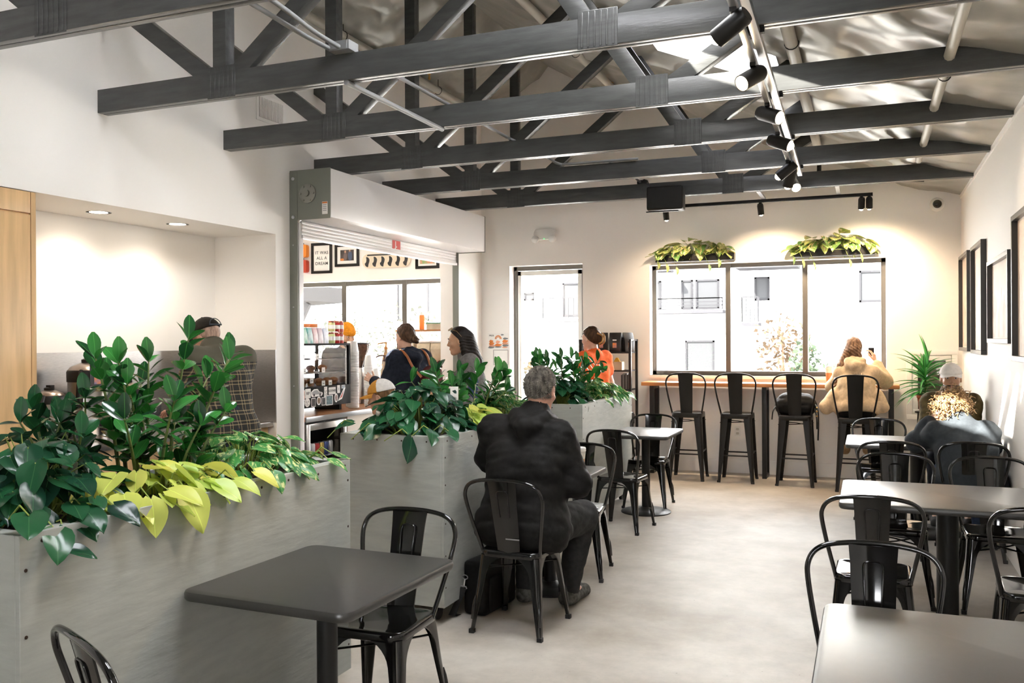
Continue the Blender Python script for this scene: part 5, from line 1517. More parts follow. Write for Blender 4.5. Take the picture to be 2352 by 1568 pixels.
def art_photo(f, w, h):
    a = MB().box((-w/2+.05, -h/2+.045, .008), (w/2-.05, h/2-.045, .0085)).build('photo', mat('dark_photo', (.06, .045, .04), .5, noise=.5, nscale=9), f)
    for x, z, rx, rz, c in ((-.03, -.02, .03, .06, (.16, .11, .10)), (-.03, .05, .016, .02, (.5, .3, .2)), (.05, -.01, .035, .07, (.06, .09, .16)), (.045, .06, .015, .018, (.5, .3, .2)), (-.08, -.06, .035, .018, (.6, .2, .04))):
        MB().lathe([(1, 0), (1, .0004)], 16).xf(Matrix.Diagonal((rx, rz, 1, 1))).build('print_shape', mat('photo_tone_%.2f_%.2f' % (c[0], c[2]), c, .6), f).location = (x, z, .0087)
frame('framed_photo', 'black framed dark photograph of two figures above the kitchen window', 'picture', (-6.86, YB, 2.815), .40, .32, FY, art_photo, group='pictures above the kitchen window')
def art_green(f, w, h):
    MB().box((-w/2+.03, -h/2+.03, .008), (w/2-.03, h/2-.03, .0085)).build('print', mat('green_red_print', (.25, .42, .16), .6, col2=(.65, .28, .18), nscale=22), f)
frame('framed_print', 'black framed green and red floral print near the hatch corner', 'picture', (-5.58, YB, 2.70), .36, .24, FY, art_green, group='pictures above the kitchen window')
INK = mat('black_print', (.02, .02, .02), .6); CREAM = mat('cream_deck', (.74, .64, .50), .5)
def deck(label, x, z, w, h):
    s = thing('skateboard_deck', label, 'skateboard', (x, YB, z), 0, 'skateboard decks'); s.matrix_world = T(x, YB, z) @ FY
    MB().prism(rrect(w, h, h*.495, 8), .02, .032).build('deck', CREAM, s, bevel=.003)
    n = 6
    for k in range(n):
        xx = -w/2+h*.42+(w-h*.8)*k/(n-1)
        MB().prism([(xx+.034*math.cos(a)+.008*math.sin(3*a), h*(-.06)+h*.36*math.sin(a)) for a in np.linspace(0, 2*PI, 18)[:-1]], .0322, .0328).build('print_shape', INK, s)
        MB().prism([(xx-.034+.022*math.cos(a), h*.10+h*.24*math.sin(a)) for a in np.linspace(0, 2*PI, 12)[:-1]], .0329, .0333).build('print_shape', CREAM, s)
    MB().prism([(-w/2+h*.4, h*.36), (w/2-h*.4, h*.36), (w/2-h*.45, h*.46), (-w/2+h*.45, h*.46)], .0322, .0328).build('print_shape', INK, s)
    MB().tube([(-w*.3, 0, 0), (-w*.3, 0, .02)], .01, 8).tube([(w*.3, 0, 0), (w*.3, 0, .02)], .01, 8).build('wall_mount', M['galv'], s)
deck('cream skateboard deck with a row of black shapes above the kitchen window', -6.215, 2.715, .77, .20)
deck('second skateboard deck partly hidden by the shutter curtain', -6.15, 2.955, .77, .20)
for lab, z, c, c2 in (('orange plastic lunch box on the kitchen wall', 2.90, (.80, .24, .02), (.80, .55, .08)), ('red plastic lunch box below the orange one', 2.68, (.50, .05, .02), (.06, .07, .16))):
    b = thing('lunch_box', lab, 'lunch box', (-7.62, YB, z), 0, 'lunch boxes'); b.matrix_world = T(-7.62, YB, z) @ FY
    MB().prism(rrect(.24, .185, .03, 4), .002, .09).build('shell', mat('plastic_%.2f' % c[0], c, .3), b, bevel=.012)
    MB().prism(rrect(.15, .12, .015, 3), .0905, .092).build('panel', mat('panel_%.2f' % c2[1], c2, .5, noise=.4, nscale=20), b)
    MB().tube(catmull([(-.05, .092, .045), (-.045, .115, .045), (.045, .115, .045), (.05, .092, .045)], 4), .006, 6).build('handle', M['black_matte'], b, smooth=True)

# ================================================================== serving counter, display case
ct = thing('serving_counter', 'steel-edged serving counter inside the hatch', 'counter', (0, 0, 0))
MB().box((-5.42, 6.75, .862), (-4.76, 9.86, .90)).build('worktop', mat('butcher_block', (.45, .20, .08), .4, noise=.2, nscale=6), ct)
MB().box((-4.76, 6.75, .855), (-4.745, 9.86, .902)).build('steel_edge', M['galv'], ct, bevel=.002)
MB().box((-5.36, 7.50, .08), (-4.79, 9.82, .86)).build('base_cabinet', mat('cream_panel', (.66, .56, .45), .5), ct)
MB().box((-5.30, 6.76, 0), (-4.86, 9.8, .08)).build('plinth', M['black_matte'], ct)
fr = thing('undercounter_fridge', 'steel undercounter fridge with glass door and cans', 'fridge', (0, 0, 0))
MB().box((-5.36, 6.78, .08), (-5.34, 7.47, .84)).box((-5.34, 6.78, .08), (-4.80, 6.80, .84)).box((-5.34, 7.45, .08), (-4.80, 7.47, .84)).box((-5.34, 6.80, .82), (-4.80, 7.45, .84)).box((-5.34, 6.80, .08), (-4.80, 7.45, .10)).build('body', M['black_matte'], fr)
MB().box((-4.80, 6.79, .10), (-4.775, 6.85, .83)).box((-4.80, 7.40, .10), (-4.775, 7.46, .83)).box((-4.80, 6.85, .77), (-4.775, 7.40, .83)).box((-4.80, 6.85, .10), (-4.775, 7.40, .17)).build('door_frame', M['steel'], fr, bevel=.002)
MB().box((-4.79, 6.85, .17), (-4.786, 7.40, .77)).build('door_glass', M['glass'], fr)
MB().box((-5.32, 6.81, .50), (-4.82, 7.44, .505)).build('shelf', M['galv'], fr)
rr_ = random.Random(8)
for k in range(7):
    cc = [(.45, .04, .04), (.08, .12, .35), (.6, .6, .62), (.45, .04, .04), (.75, .55, .15), (.08, .12, .35), (.6, .6, .62)][k]
    c = thing('drink_can', ['red drink can at the left of the fridge shelf', 'blue drink can second on the fridge shelf', 'silver drink can third on the fridge shelf', 'red drink can fourth on the fridge shelf', 'gold drink can fifth on the fridge shelf', 'blue drink can sixth on the fridge shelf', 'silver drink can at the right of the fridge shelf'][k], 'can', (-4.90, 6.90+k*.075, .506), 0, 'cans in the fridge')
    MB().lathe([(.026, 0), (.033, .008), (.033, .108), (.027, .118)], 16).build('can_body', mat('can_%.2f_%.2f' % (cc[0], cc[2]), cc, .3, metal=.5), c, smooth=True)
    MB().lathe([(.027, .118), (.027, .122), (.0, .119)], 16, cap=False).build('can_top', M['galv'], c)
dc = thing('display_case', 'black framed glass pastry display case on the counter', 'display case', (0, 0, 0))
X0, X1, Y0_, Y1_, Z0_, Z1_ = -5.36, -4.94, 6.80, 7.80, .96, 1.575
blk = mat('case_black', (.012, .012, .012), .6, spec=.06)
MB().box((X0, Y0_, Z1_-.02), (X1, Y1_, Z1_)).build('top_panel', blk, dc, bevel=.003)
MB().box((X0, Y0_, Z0_), (X1, Y1_, 1.155)).build('lower_panel', blk, dc, bevel=.004)
for x, y in ((X1-.03, Y1_-.03), (X1-.03, Y0_), (X0, Y1_-.03), (X0, Y0_)):
    MB().box((x, y, 1.155), (x+.03, y+.03, Z1_-.02)).build('post', blk, dc)
MB().box((X1-.018, Y0_+.03, 1.155), (X1-.012, Y1_-.03, Z1_-.02)).build('front_glass', M['glass'], dc)
MB().box((X0+.03, Y1_-.016, 1.155), (X1-.03, Y1_-.010, Z1_-.02)).build('side_glass', M['glass'], dc)
MB().box((X0+.012, Y0_+.03, 1.155), (X0+.018, Y1_-.03, Z1_-.02)).build('rear_glass', M['glass'], dc)
for z in (1.285, 1.42):
    mb = MB()
    for k in range(12): mb.tube([(X0+.03, Y0_+.05+k*.08, z), (X1-.05, Y0_+.05+k*.08, z)], .002, 5)
    mb.tube([(X1-.05, Y0_+.03, z), (X1-.05, Y1_-.03, z)], .004, 5).tube([(X0+.03, Y0_+.03, z), (X0+.03, Y1_-.03, z)], .004, 5)
    mb.build('wire_shelf', M['galv'], dc)
for y in (6.9, 7.7):
    MB().box((-5.3, y-.02, .901), (-5.0, y+.02, .96)).build('foot', blk, dc)
def sticker(kind, y, z, w, h, c, txt=None):
    s = MB()
    if kind == 'oval': s.prism([(w/2*math.cos(a), h/2*math.sin(a)) for a in np.linspace(0, 2*PI, 20)[:-1]], 0, .0012, lambda u, v, q: (q, u, v))
    elif kind == 'car': s.prism([(-.5, -.25), (-.42, -.45), (-.2, -.45), (.2, -.4), (.38, -.42), (.48, -.2), (.45, .0), (.2, .1), (.05, .42), (-.25, .42), (-.48, .15)], 0, .0012, lambda u, v, q: (q, u*w, v*h))
    elif kind == 'slash': s.prism([(-.5, -.5), (.05, -.35), (.5, .5), (.3, .48)], 0, .0012, lambda u, v, q: (q, u*w, v*h))
    else: s.prism(rrect(w, h, .006, 2), 0, .0012, lambda u, v, q: (q, u, v))
    o = s.build('sticker', M['paper'], dc); o.location = (X1+.0005, y, z)
    if kind == 'car':
        MB().prism([(-.4, -.2), (.38, -.2), (.36, -.02), (.15, .05), (.02, .3), (-.2, .3), (-.4, .1)], .0013, .0016, lambda u, v, q: (q, u*w, v*h)).build('print', mat('silver_print', (.35, .35, .36), .5), o)
        for u in (-.25, .25): MB().prism([(u*w+.013*math.cos(a), -.25*h+.013*math.sin(a)) for a in np.linspace(0, 2*PI, 12)[:-1]], .0017, .002, lambda u_, v_, q: (q, u_, v_)).build('print', INK, o)
    elif txt: text_on('lettering', txt, h*.42, INK, o, T(.0016, 0, 0) @ FACE_PX, ext=.0002, bold=.0008)
    elif kind == 'oval': MB().prism([(w*.36*math.cos(a), h*.36*math.sin(a)) for a in np.linspace(0, 2*PI, 20)[:-1]], .0013, .0016, lambda u, v, q: (q, u, v)).build('print', mat('st_%.2f%.2f' % (c[0], c[1]), c, .6, noise=.5, nscale=60), o)
    else: MB().prism([(u*.84 if kind != 'slash' else u*.7, v*.84) for u, v in (rrect(w, h, .004, 2) if kind != 'slash' else [(-.4*w, -.4*h), (.05*w, -.25*h), (.42*w, .42*h)])], .0013, .0016, lambda u, v, q: (q, u, v)).build('print', mat('st_%.2f%.2f' % (c[0], c[1]), c, .6, noise=.5, nscale=60), o)
ys0 = 7.0
for a in (('rect', 6.97, 1.085, .06, .10, (.7, .2, .08)), ('rect', 7.05, 1.10, .09, .09, (.7, .1, .08), 'RIP'), ('car', 7.20, 1.10, .20, .085, (.4, .4, .4)), ('rect', 7.345, 1.10, .055, .10, (.8, .75, .72)), ('rect', 7.46, 1.105, .125, .07, (0, 0, 0), 'GOONIES'),
          ('rect', 7.575, 1.115, .05, .08, (.7, .5, .4), '1'), ('rect', 7.66, 1.135, .065, .035, (.4, .45, .5)), ('oval', 7.04, 1.015, .09, .085, (.78, .75, .73)), ('rect', 7.14, 1.01, .07, .085, (.04, .03, .03)), ('oval', 7.23, 1.02, .07, .085, (.25, .16, .1)),
          ('rect', 7.31, 1.01, .065, .08, (.05, .05, .05)), ('rect', 7.41, 1.015, .125, .10, (.12, .2, .22)), ('oval', 7.53, 1.03, .06, .09, (.3, .2, .18)), ('slash', 7.63, 1.06, .14, .13, (.6, .08, .05))): sticker(*a)
# pastries in the case
PB = mat('baked_crust', (.22, .085, .025), .6, noise=.4, nscale=20)
k = 0
for z, ys_ in ((1.157, (7.02, 7.16, 7.30, 7.44, 7.58, 7.70)), (1.288, (6.98, 7.12, 7.3, 7.5))):
    for y in ys_:
        tr_ = thing('muffin', ('brown muffin on the case floor, number %s from the left' if z < 1.2 else 'pastry on the case middle shelf, number %s from the left') % ['one', 'two', 'three', 'four', 'five', 'six'][ys_.index(y)], 'pastry', (-5.08, y, z), 0, 'pastries in the display case')
        MB().lathe([(.028, 0), (.038, .04)], 14).build('paper_cup', mat('brown_paper', (.30, .16, .07), .7), tr_)
        MB().ell((0, 0, .045), (.047, .047, .030), 12, 8).build('crown', PB, tr_, smooth=True)
for k_, (y, z) in enumerate(((6.95, 1.157), (7.20, 1.19), (7.40, 1.157), (7.52, 1.157), (7.08, 1.288), (7.4, 1.288), (7.06, 1.422), (7.3, 1.422))):
    p = thing('price_card', 'white price card in the display case, '+['leftmost on its floor', 'raised above the floor row', 'third on its floor', 'rightmost on its floor', 'left on its middle shelf', 'right on its middle shelf', 'left on its top shelf', 'right on its top shelf'][k_], 'price card', (-5.0, y, z), 0, 'price cards in the display case')
    MB().box((-.001, -.028, 0), (.001, .028, .05)).build('card', M['paper'], p)
    MB().box((.0011, -.015, .02), (.0014, .015, .026)).build('print', INK, p)
# goods on top of the case
for k, (c, c2) in enumerate((((.75, .25, .04), (.8, .6, .3)), ((.10, .45, .30), (.75, .80, .75)), ((.12, .42, .42), (.78, .82, .82)), ((.65, .35, .38), (.85, .8, .78)), ((.50, .36, .42), (.82, .80, .80)), ((.45, .48, .60), (.82, .82, .84)))):
    names = ['orange snack box leftmost on the display case', 'green drink pouch second on the display case', 'teal drink pouch third on the display case', 'pink drink pouch fourth on the display case', 'mauve drink pouch fifth on the display case', 'lilac drink pouch sixth on the display case']
    b = thing('drink_pouch', names[k], 'drink pouch', (-4.99, 6.965+k*.088, Z1_), 0, 'drink pouches on the case')
    MB().loft([[(-.025, -.04, 0), (.025, -.04, 0), (.025, .04, 0), (-.025, .04, 0)], [(-.02, -.04, .08), (.02, -.04, .08), (.02, .04, .08), (-.02, .04, .08)], [(-.003, -.04, .15), (.003, -.04, .15), (.003, .04, .15), (-.003, .04, .15)]]).build('pouch', mat('pouch_%.2f_%.2f' % (c[0], c[1]), c, .4, col2=c2, nscale=9), b, bevel=.003)
    MB().box((-.0035, -.04, .15), (.0035, .04, .158)).build('seal', mat('pouch_seal_%.2f' % c2[0], c2, .4), b)
for k, (y, z, c, n_) in enumerate(((7.545, 0, (.55, .62, .30), 'lower pale green jar stacked on the display case'), (7.545, .115, (.62, .60, .28), 'upper pale green jar stacked on the display case'), (7.63, 0, (.45, .03, .03), 'lower left red salsa jar on the display case'), (7.63, .115, (.45, .03, .03), 'upper left red salsa jar on the display case'), (7.70, 0, (.55, .12, .10), 'lower right red salsa jar on the display case'), (7.70, .115, (.55, .12, .10), 'upper right red salsa jar on the display case'))):
    j = thing('jar', n_, 'jar', (-5.0, y, Z1_+z), 0, 'jars on the case')
    MB().lathe([(.033, 0), (.037, .008), (.037, .085), (.030, .095)], 16).build('glass_jar', mat('jar_%.2f_%.2f' % c[:2], c, .2), j, smooth=True)
    MB().lathe([(.033, .095), (.033, .112), (.0, .113)], 16, cap=False).build('lid', mat('rust_lid', (.40, .10, .05), .4), j, smooth=True)
    MB().lathe([(.0375, .03), (.0375, .07)], 16, cap=False).build('label', M['paper'], j)
for k in range(3):
    b = thing('jar', ['amber jar behind the drink pouches, left', 'amber jar behind the drink pouches, middle', 'amber jar behind the drink pouches, right'][k], 'jar', (-5.14, 7.16+k*.13, Z1_), 0, 'jars on the case')
    MB().lathe([(.05, 0), (.05, .17)], 16).build('glass_jar', mat('amber_jar', (.60, .20, .04), .25), b, smooth=True)
    MB().lathe([(.052, .17), (.052, .195), (.0, .197)], 16, cap=False).build('lid', mat('orange_lid', (.65, .20, .05), .4), b)
# cups and bottles on the counter
def cup_stack(label, x, y, z, n, r=.045):
    t = thing('cup_stack', label, 'cup stack', (x, y, z), 0, 'stacks of paper cups')
    for k in range(n):
        MB().lathe([(r, k*.0165), (r*1.06, k*.0165+.003), (r*1.06, k*.0165+.007), (r*.985, k*.0165+.010), (r*.98, k*.0165+.0165)], 18, cap=False).build('paper_cup', M['plastic_white'], t, smooth=True, angle=50)
    MB().lathe([(r*.98, n*.0165), (r*.70, n*.0165+.10), (.0, n*.0165+.10)], 18, cap=False).build('paper_cup', M['plastic_white'], t, smooth=True, angle=50)
cup_stack('tall stack of white paper cups beside the display case', -4.98, 7.92, .902, 36, .055)
cup_stack('second tall stack of white paper cups behind the first', -5.10, 8.06, .902, 36, .055)
cup_stack('middle stack of white cups in front of the grinder', -4.98, 8.22, .902, 27, .048)
cup_stack('short stack of white cups right of the middle stack', -4.98, 8.36, .902, 18, .048)
gr = thing('coffee_grinder', 'coffee grinder with a smoky bean hopper behind the cups', 'grinder', (-5.28, 8.52, .902))
MB().box((-.09, -.09, 0), (.09, .09, .40)).build('body', M['steel'], gr, bevel=.02)
MB().lathe([(.035, .40), (.045, .44), (.105, .60), (.110, .66)], 24, cap=False).build('hopper', mat('smoky_hopper', (.10, .05, .03), .2, noise=.5, nscale=40), gr, smooth=True)
MB().lathe([(.112, .66), (.112, .675), (.0, .68)], 24, cap=False).build('hopper_lid', M['black_matte'], gr)
MB().tube([(.09, 0, .33), (.14, 0, .31), (.15, 0, .28)], .018, 8).build('spout', M['black_matte'], gr)
def syrup(label, x, y, z, c, cp, h):
    s = thing('syrup_bottle', label, 'bottle', (x, y, z), 0.6, 'syrup bottles')
    MB().lathe([(.042, 0), (.048, .01), (.048, h*.55), (.040, h*.66), (.018, h*.80), (.018, h*.86)], 20).build('bottle', mat('syrup_%.2f' % c[0], c, .15), s, smooth=True)
    MB().lathe([(.0485, .05), (.0485, h*.5)], 20, cap=False).build('label', mat('label_%.2f' % cp[0], cp, .6, noise=.4, nscale=30), s)
    MB().lathe([(.02, h*.86), (.02, h*.90), (.009, h*.92), (.009, h)], 14).tube([(.012, 0, h), (-.03, 0, h+.004), (-.085, 0, h-.004), (-.09, 0, h-.02)], .008, 8).build('pump', mat('pump_%.2f' % cp[0], tuple(q*.6 for q in cp), .4), s, smooth=True)
syrup('tall amber syrup bottle with orange pump', -5.02, 8.66, 1.10, (.40, .25, .12), (.75, .28, .04), .47)
syrup('dark syrup bottle with brown pump', -4.98, 8.56, .99, (.45, .33, .22), (.16, .07, .05), .44)
rz_ = thing('bottle_riser', 'small steel riser under the syrup bottles', 'riser', (0, 0, 0))
MB().box((-5.08, 8.61, .902), (-4.96, 8.72, 1.098)).build('upper_step', M['steel'], rz_); MB().box((-5.04, 8.50, .902), (-4.92, 8.61, .988)).build('lower_step', M['steel'], rz_)
# shelf of bins at the kitchen window
sf = thing('bin_shelf', 'wooden shelf unit with ingredient bins in the kitchen', 'shelf', (0, 0, 0))
for z in (.9, 1.30, 1.715): MB().box((-5.72, 10.12, z), (-5.02, 10.52, z+.025)).build('shelf_board', M['wood_bar'], sf, bevel=.003)
for x in (-5.71, -5.04): MB().box((x, 10.13, 0), (x+.03, 10.51, 1.715)).build('upright', M['wood_dark'], sf)
k = 0
for z in (.926, 1.326):
    for x in (-5.56, -5.33, -5.13):
        b = thing('ingredient_bin', ['lower left', 'lower middle', 'lower right', 'upper left', 'upper middle', 'upper right'][k]+' clear ingredient bin on the kitchen shelf', 'bin', (x, 10.13, z), 0, 'ingredient bins'); k += 1
        MB().loft([[(-.07, .06, 0), (.07, .06, 0), (.07, .3, 0), (-.07, .3, 0)], [(-.095, .0, .16), (.095, .0, .16), (.095, .34, .16), (-.095, .34, .16)], [(-.095, .02, .24), (.095, .02, .24), (.095, .34, .26), (-.095, .34, .26)]]).build('tub', mat('clear_tub', (.60, .50, .36), .25, noise=.25, nscale=6), b, bevel=.01)
        MB().loft([[(-.097, .0, .245), (.097, .0, .245), (.097, .345, .265), (-.097, .345, .265)], [(-.08, .03, .262), (.08, .03, .262), (.08, .32, .28), (-.08, .32, .28)]]).build('lid', M['plastic_white'], b, bevel=.004)
ob = thing('squeeze_bottle', 'orange bottle standing on the kitchen shelf', 'bottle', (-5.43, 10.3, 1.741))
MB().lathe([(.034, 0), (.036, .01), (.036, .17), (.030, .19)], 18).build('bottle', mat('orange_bottle', (.85, .22, .03), .35), ob, smooth=True)
MB().lathe([(.031, .19), (.031, .22), (.012, .23)], 18).build('cap', M['plastic_white'], ob)
tb = thing('container', 'clear tub with green lid on the kitchen shelf', 'tub', (-5.22, 10.3, 1.741))
MB().prism(rrect(.2, .2, .02), 0, .075).build('tub', mat('clear_tub', (.60, .50, .36), .25), tb); MB().prism(rrect(.21, .21, .02), .075, .09).build('lid', mat('green_lid', (.10, .30, .16), .4), tb)
# ================================================================== lights on tracks
LIT = mat('lit_lamp_lens', (1, .9, .7), .4, emit=(1, .80, .52), estr=25.0)
def spot_head(parent, p, d, L=.13, r=.040, power=18, size=1.1, drop=.07):
    p = Vector(p); d = Vector(d).normalized()
    h = bpy.data.objects.new('lamp_head', None)
    q = Vector((0, 0, -1)).rotation_difference(d).to_matrix().to_4x4()
    mb = MB().lathe([(r*.8, .02+L*.35), (r, L*.35), (r, -L*.65), (r*.9, -L*.65), (r*.88, -L*.55)], 20)
    mb.xf(T(*(p-Vector((0, 0, drop)))) @ q)
    hd = mb.build('lamp_head', M['black_matte'], parent, smooth=True, angle=40)
    ln = MB().lathe([(r*.86, -L*.60), (.0, -L*.60)], 20, cap=False).xf(T(*(p-Vector((0, 0, drop)))) @ q).build('lens', LIT, hd)
    MB().ell((0, 0, -L*.60), (r*.7, r*.7, r*.75), 12, 8).xf(T(*(p-Vector((0, 0, drop)))) @ q).build('bulb', LIT, hd, smooth=True)
    MB().tube([p, p-Vector((0, 0, drop*.8))], .010, 8).cbox(p-Vector((0, 0, .01)), (.03, .07, .025)).build('swivel', M['black_matte'], hd)
    ld = bpy.data.lights.new('spot_lamp', 'SPOT'); ld.energy = power; ld.color = (1, .76, .52); ld.spot_size = size; ld.spot_blend = .8; ld.shadow_soft_size = .03
    o = bpy.data.objects.new('spot_lamp', ld); COL.objects.link(o); o.parent = parent
    o.matrix_local = T(*(p-Vector((0, 0, drop))+d*(L*.62+r*.9))) @ q
tk = thing('track_light', 'long lighting track running under the trusses with cylindrical lamps', 'track light', (0, 0, 0))
xt = lambda y: -.497-(y-3.955)*.016
MB().beam((xt(2.9), 2.9, 3.108), (xt(8.5), 8.5, 3.108), .041, .041, (1, 0, 0)).build('strut_channel', M['galv'], tk, bevel=.004)
MB().beam((xt(2.9)-.05, 2.9, 3.085), (xt(8.5)-.05, 8.5, 3.085), .035, .034, (1, 0, 0)).build('track_rail', mat('grey_track', (.40, .39, .38), .3, metal=.5), tk, bevel=.004)
for y in (3.2, 4.45, 5.70, 6.94, 8.18): MB().cbox((xt(y)-.02, y+.05, 3.118), (.12, .03, .025)).build('clip', M['black_metal'], tk)
for y, d, pw in ((4.02, (-.85, .35, -.45), 12), (4.86, (-1.9, -2.35, -1.75), 40), (5.72, (.80, -.45, -.40), 12), (6.55, (.85, -.25, -.40), 12), (7.62, (-.75, .1, -.55), 8), (7.95, (-.95, 1.5, -3.0), 26), (8.35, (.3, -.75, -.55), 4)):
    spot_head(tk, (xt(y)-.05, y, 3.07), d, .15, .045, pw*1.6, 1.2 if pw < 30 else .62)
t2 = thing('track_light', 'black wall-washing lighting track above the window planters', 'track light', (0, 0, 0))
MB().box((-2.32, 9.985, 3.09), (.055, 10.02, 3.125)).build('track_rail', M['black_matte'], t2, bevel=.003)
for x in (-2.0, -1.05, -.28): MB().box((x-.02, 9.45, 3.125), (x+.02, 10.04, 3.15)).build('strut_arm', M['galv'], t2)
for x, d, pw in ((-2.13, (0, .45, -1), 14), (-1.085, (.05, .50, -1), 34), (-.055, (-.05, .45, -1), 14), (.02, (.0, .50, -.9), 26)):
    spot_head(t2, (x, 10.0, 3.085), d, .10, .034, pw*1.5, 2.2, .06)
# speaker
spk = thing('speaker', 'black rectangular loudspeaker hung under the farthest truss', 'speaker', (-1.98, 9.30, 3.085), .05)
MB().box((-.19, -.11, -.125), (.19, .11, .125)).build('cabinet', M['black_matte'], spk, bevel=.025, bseg=3)
MB().box((-.172, -.118, -.107), (.172, -.109, .107)).build('grille', mat('black_grille', (.01, .01, .01), .8, bump=.3, bscale=400), spk, bevel=.012)
MB().box((-.05, -.03, .125), (.05, .03, .14)).box((-.21, -.02, -.135), (.13, .02, -.125)).build('bracket', M['black_metal'], spk)
MB().tube(catmull([(-.16, .05, .12), (-.20, .06, .20), (-.25, .09, .24), (-.29, .1, .20)], 5), .004, 6).build('cable', M['rubber'], spk)
jb = thing('junction_box', 'small black junction box left of the loudspeaker', 'junction box', (-2.27, 9.46, 3.29))
MB().cbox((0, 0, .02), (.11, .07, .04)).build('box', M['black_matte'], jb, bevel=.004); MB().cbox((0, -.036, .02), (.09, .004, .03)).build('cover', M['black_metal'], jb)
# conduits and pipes
def pipe(name, label, path, r, material, hang=(), heads=(), cat='pipe', grp=None):
    t = thing(name, label, cat, (0, 0, 0), 0, grp)
    MB().tube(path, r, 10).build('tube', material, t, smooth=True, angle=60)
    for p in hang:
        mb = MB().tube([(p[0]+(r+.004)*math.cos(a), p[1], p[2]+(r+.004)*math.sin(a)) for a in np.linspace(0, 2*PI, 14)], .004, 5).tube([(p[0], p[1], p[2]+r), (p[0], p[1], p[2]+r+.10)], .004, 5)
        mb.build('hanger', M['black_metal'], t)
    for p in heads:
        MB().lathe([(.014, 0), (.014, .03), (.008, .04), (.008, .055), (.022, .06), (.022, .064)], 10, (p[0], p[1], p[2]+r)).build('sprinkler', M['brass'], t)
    return t
pipe('conduit', 'upper grey conduit running to the junction box on the second truss', catmull([(-2.83, 2.2, 3.40), (-2.83, 3.6, 3.36), (-2.83, 4.1, 3.31), (-2.83, 4.36, 3.30)], 5), .014, M['conduit'], cat='conduit')
pipe('conduit', 'lower grey conduit running to the junction box on the second truss', catmull([(-2.90, 2.2, 3.36), (-2.90, 3.6, 3.32), (-2.90, 4.1, 3.30), (-2.90, 4.36, 3.30)], 5), .014, M['conduit'], cat='conduit')
pipe('conduit', 'grey conduit passing between the second and fourth trusses', catmull([(-2.80, 4.5, 3.30), (-2.80, 5.6, 3.30), (-2.80, 6.85, 3.30)], 5), .013, M['conduit'], cat='conduit')
pipe('conduit', 'slotted strut between the second and third trusses', [(-2.84, 4.45, 3.12), (-2.84, 5.72, 3.12)], .016, M['conduit'], cat='conduit')
pipe('conduit', 'grey conduit bending along the fifth truss', catmull([(-2.80, 6.9, 3.30), (-2.80, 7.8, 3.32), (-2.78, 8.13, 3.31), (-2.65, 8.16, 3.305), (-2.0, 8.16, 3.30)], 5), .013, M['conduit'], cat='conduit')
pipe('conduit', 'short grey conduit ending at the speaker junction box', catmull([(-2.30, 8.25, 3.31), (-2.30, 9.0, 3.33), (-2.29, 9.42, 3.31)], 4), .013, M['conduit'], cat='conduit')
j2 = thing('junction_box', 'grey square junction box on the second truss', 'junction box', (-2.84, 4.42, 3.287))
MB().box((-.07, -.045, 0), (.07, .06, .055)).build('box', M['conduit'], j2, bevel=.004); MB().box((-.055, -.05, .006), (.055, -.045, .05)).build('cover', M['conduit'], j2)
rz = roof_z
pipe('sprinkler_pipe', 'thick painted sprinkler pipe right of the skylight', [(-.46, -3, 3.60), (-.48, 10.2, 3.60)], .043, M['pipe'], [(-.47, 6.25, 3.60), (-.47, 8.75, 3.60)], [(-.43, 6.15, 3.60), (-.43, 9.9, 3.60)], grp='sprinkler pipes')
pipe('sprinkler_pipe', 'painted sprinkler pipe nearest the right wall', [(.46, -3, 3.23), (.44, 8.9, 3.23)], .032, M['pipe'], [(.45, 6.1, 3.23)], grp='sprinkler pipes')
pipe('sprinkler_pipe', 'painted sprinkler pipe high under the ridge', [(-2.76, -3, 4.52), (-2.74, 10.45, 4.52)], .040, M['pipe'], [(-2.75, 8.6, 4.52), (-2.75, 10.0, 4.52)], [(-2.72, 9.9, 4.52)], grp='sprinkler pipes')
pipe('sprinkler_pipe', 'painted sprinkler pipe along the top of the left wall', [(-4.62, -3, 4.50), (-4.62, 10.3, 4.50)], .042, M['pipe'], [(-4.62, 9.2, 4.50), (-4.62, 7.2, 4.50)], [(-4.58, 8.9, 4.50)], grp='sprinkler pipes')
pipe('black_pipe', 'black elbow pipe beside the farthest truss', catmull([(-.48, 10.1, 3.50), (-.48, 10.1, 3.38), (-.47, 10.1, 3.32), (-.38, 10.1, 3.305), (.0, 10.1, 3.28), (.55, 10.1, 3.24)], 4), .024, M['black_metal'])
pipe('black_pipe', 'dark strut bar above the fifth truss near the right wall', [(.10, 8.42, 3.32), (.86, 8.42, 3.30)], .03, M['truss'])
# emergency light, camera, outlet, cabinet, posters
em = thing('emergency_light', 'white twin-head emergency light on the back wall', 'emergency light', (-3.865, YB, 2.945)); em.matrix_world = T(-3.865, YB, 2.945) @ FY
MB().prism([(-.15, -.055), (.15, -.055), (.145, .04), (.12, .085), (-.12, .085), (-.145, .04)], 0, .06).build('housing', M['plastic_white'], em, bevel=.012)
for s_ in (-1, 1): MB().lathe([(.048, 0), (.048, .03), (.03, .045), (.0, .046)], 18, (s_*.118, -.05, .055), cap=False).build('lamp_head', M['plastic_white'], em, smooth=True)
MB().cbox((.0, -.045, .061), (.012, .008, .003)).build('indicator', mat('green_led', (.1, .6, .2), .4, emit=(.1, 1, .3), estr=1.5), em)
cm_ = thing('security_camera', 'white dome security camera in the back right corner', 'security camera', (.712, YB, 3.063)); cm_.matrix_world = T(.712, YB, 3.063) @ FY
MB().lathe([(.075, 0), (.075, .03), (.06, .06), (.05, .065)], 24).build('housing', M['plastic_white'], cm_, smooth=True)
MB().ell((0, 0, .062), (.047, .047, .035), 16, 10).build('dome', M['black_gloss'], cm_, smooth=True)
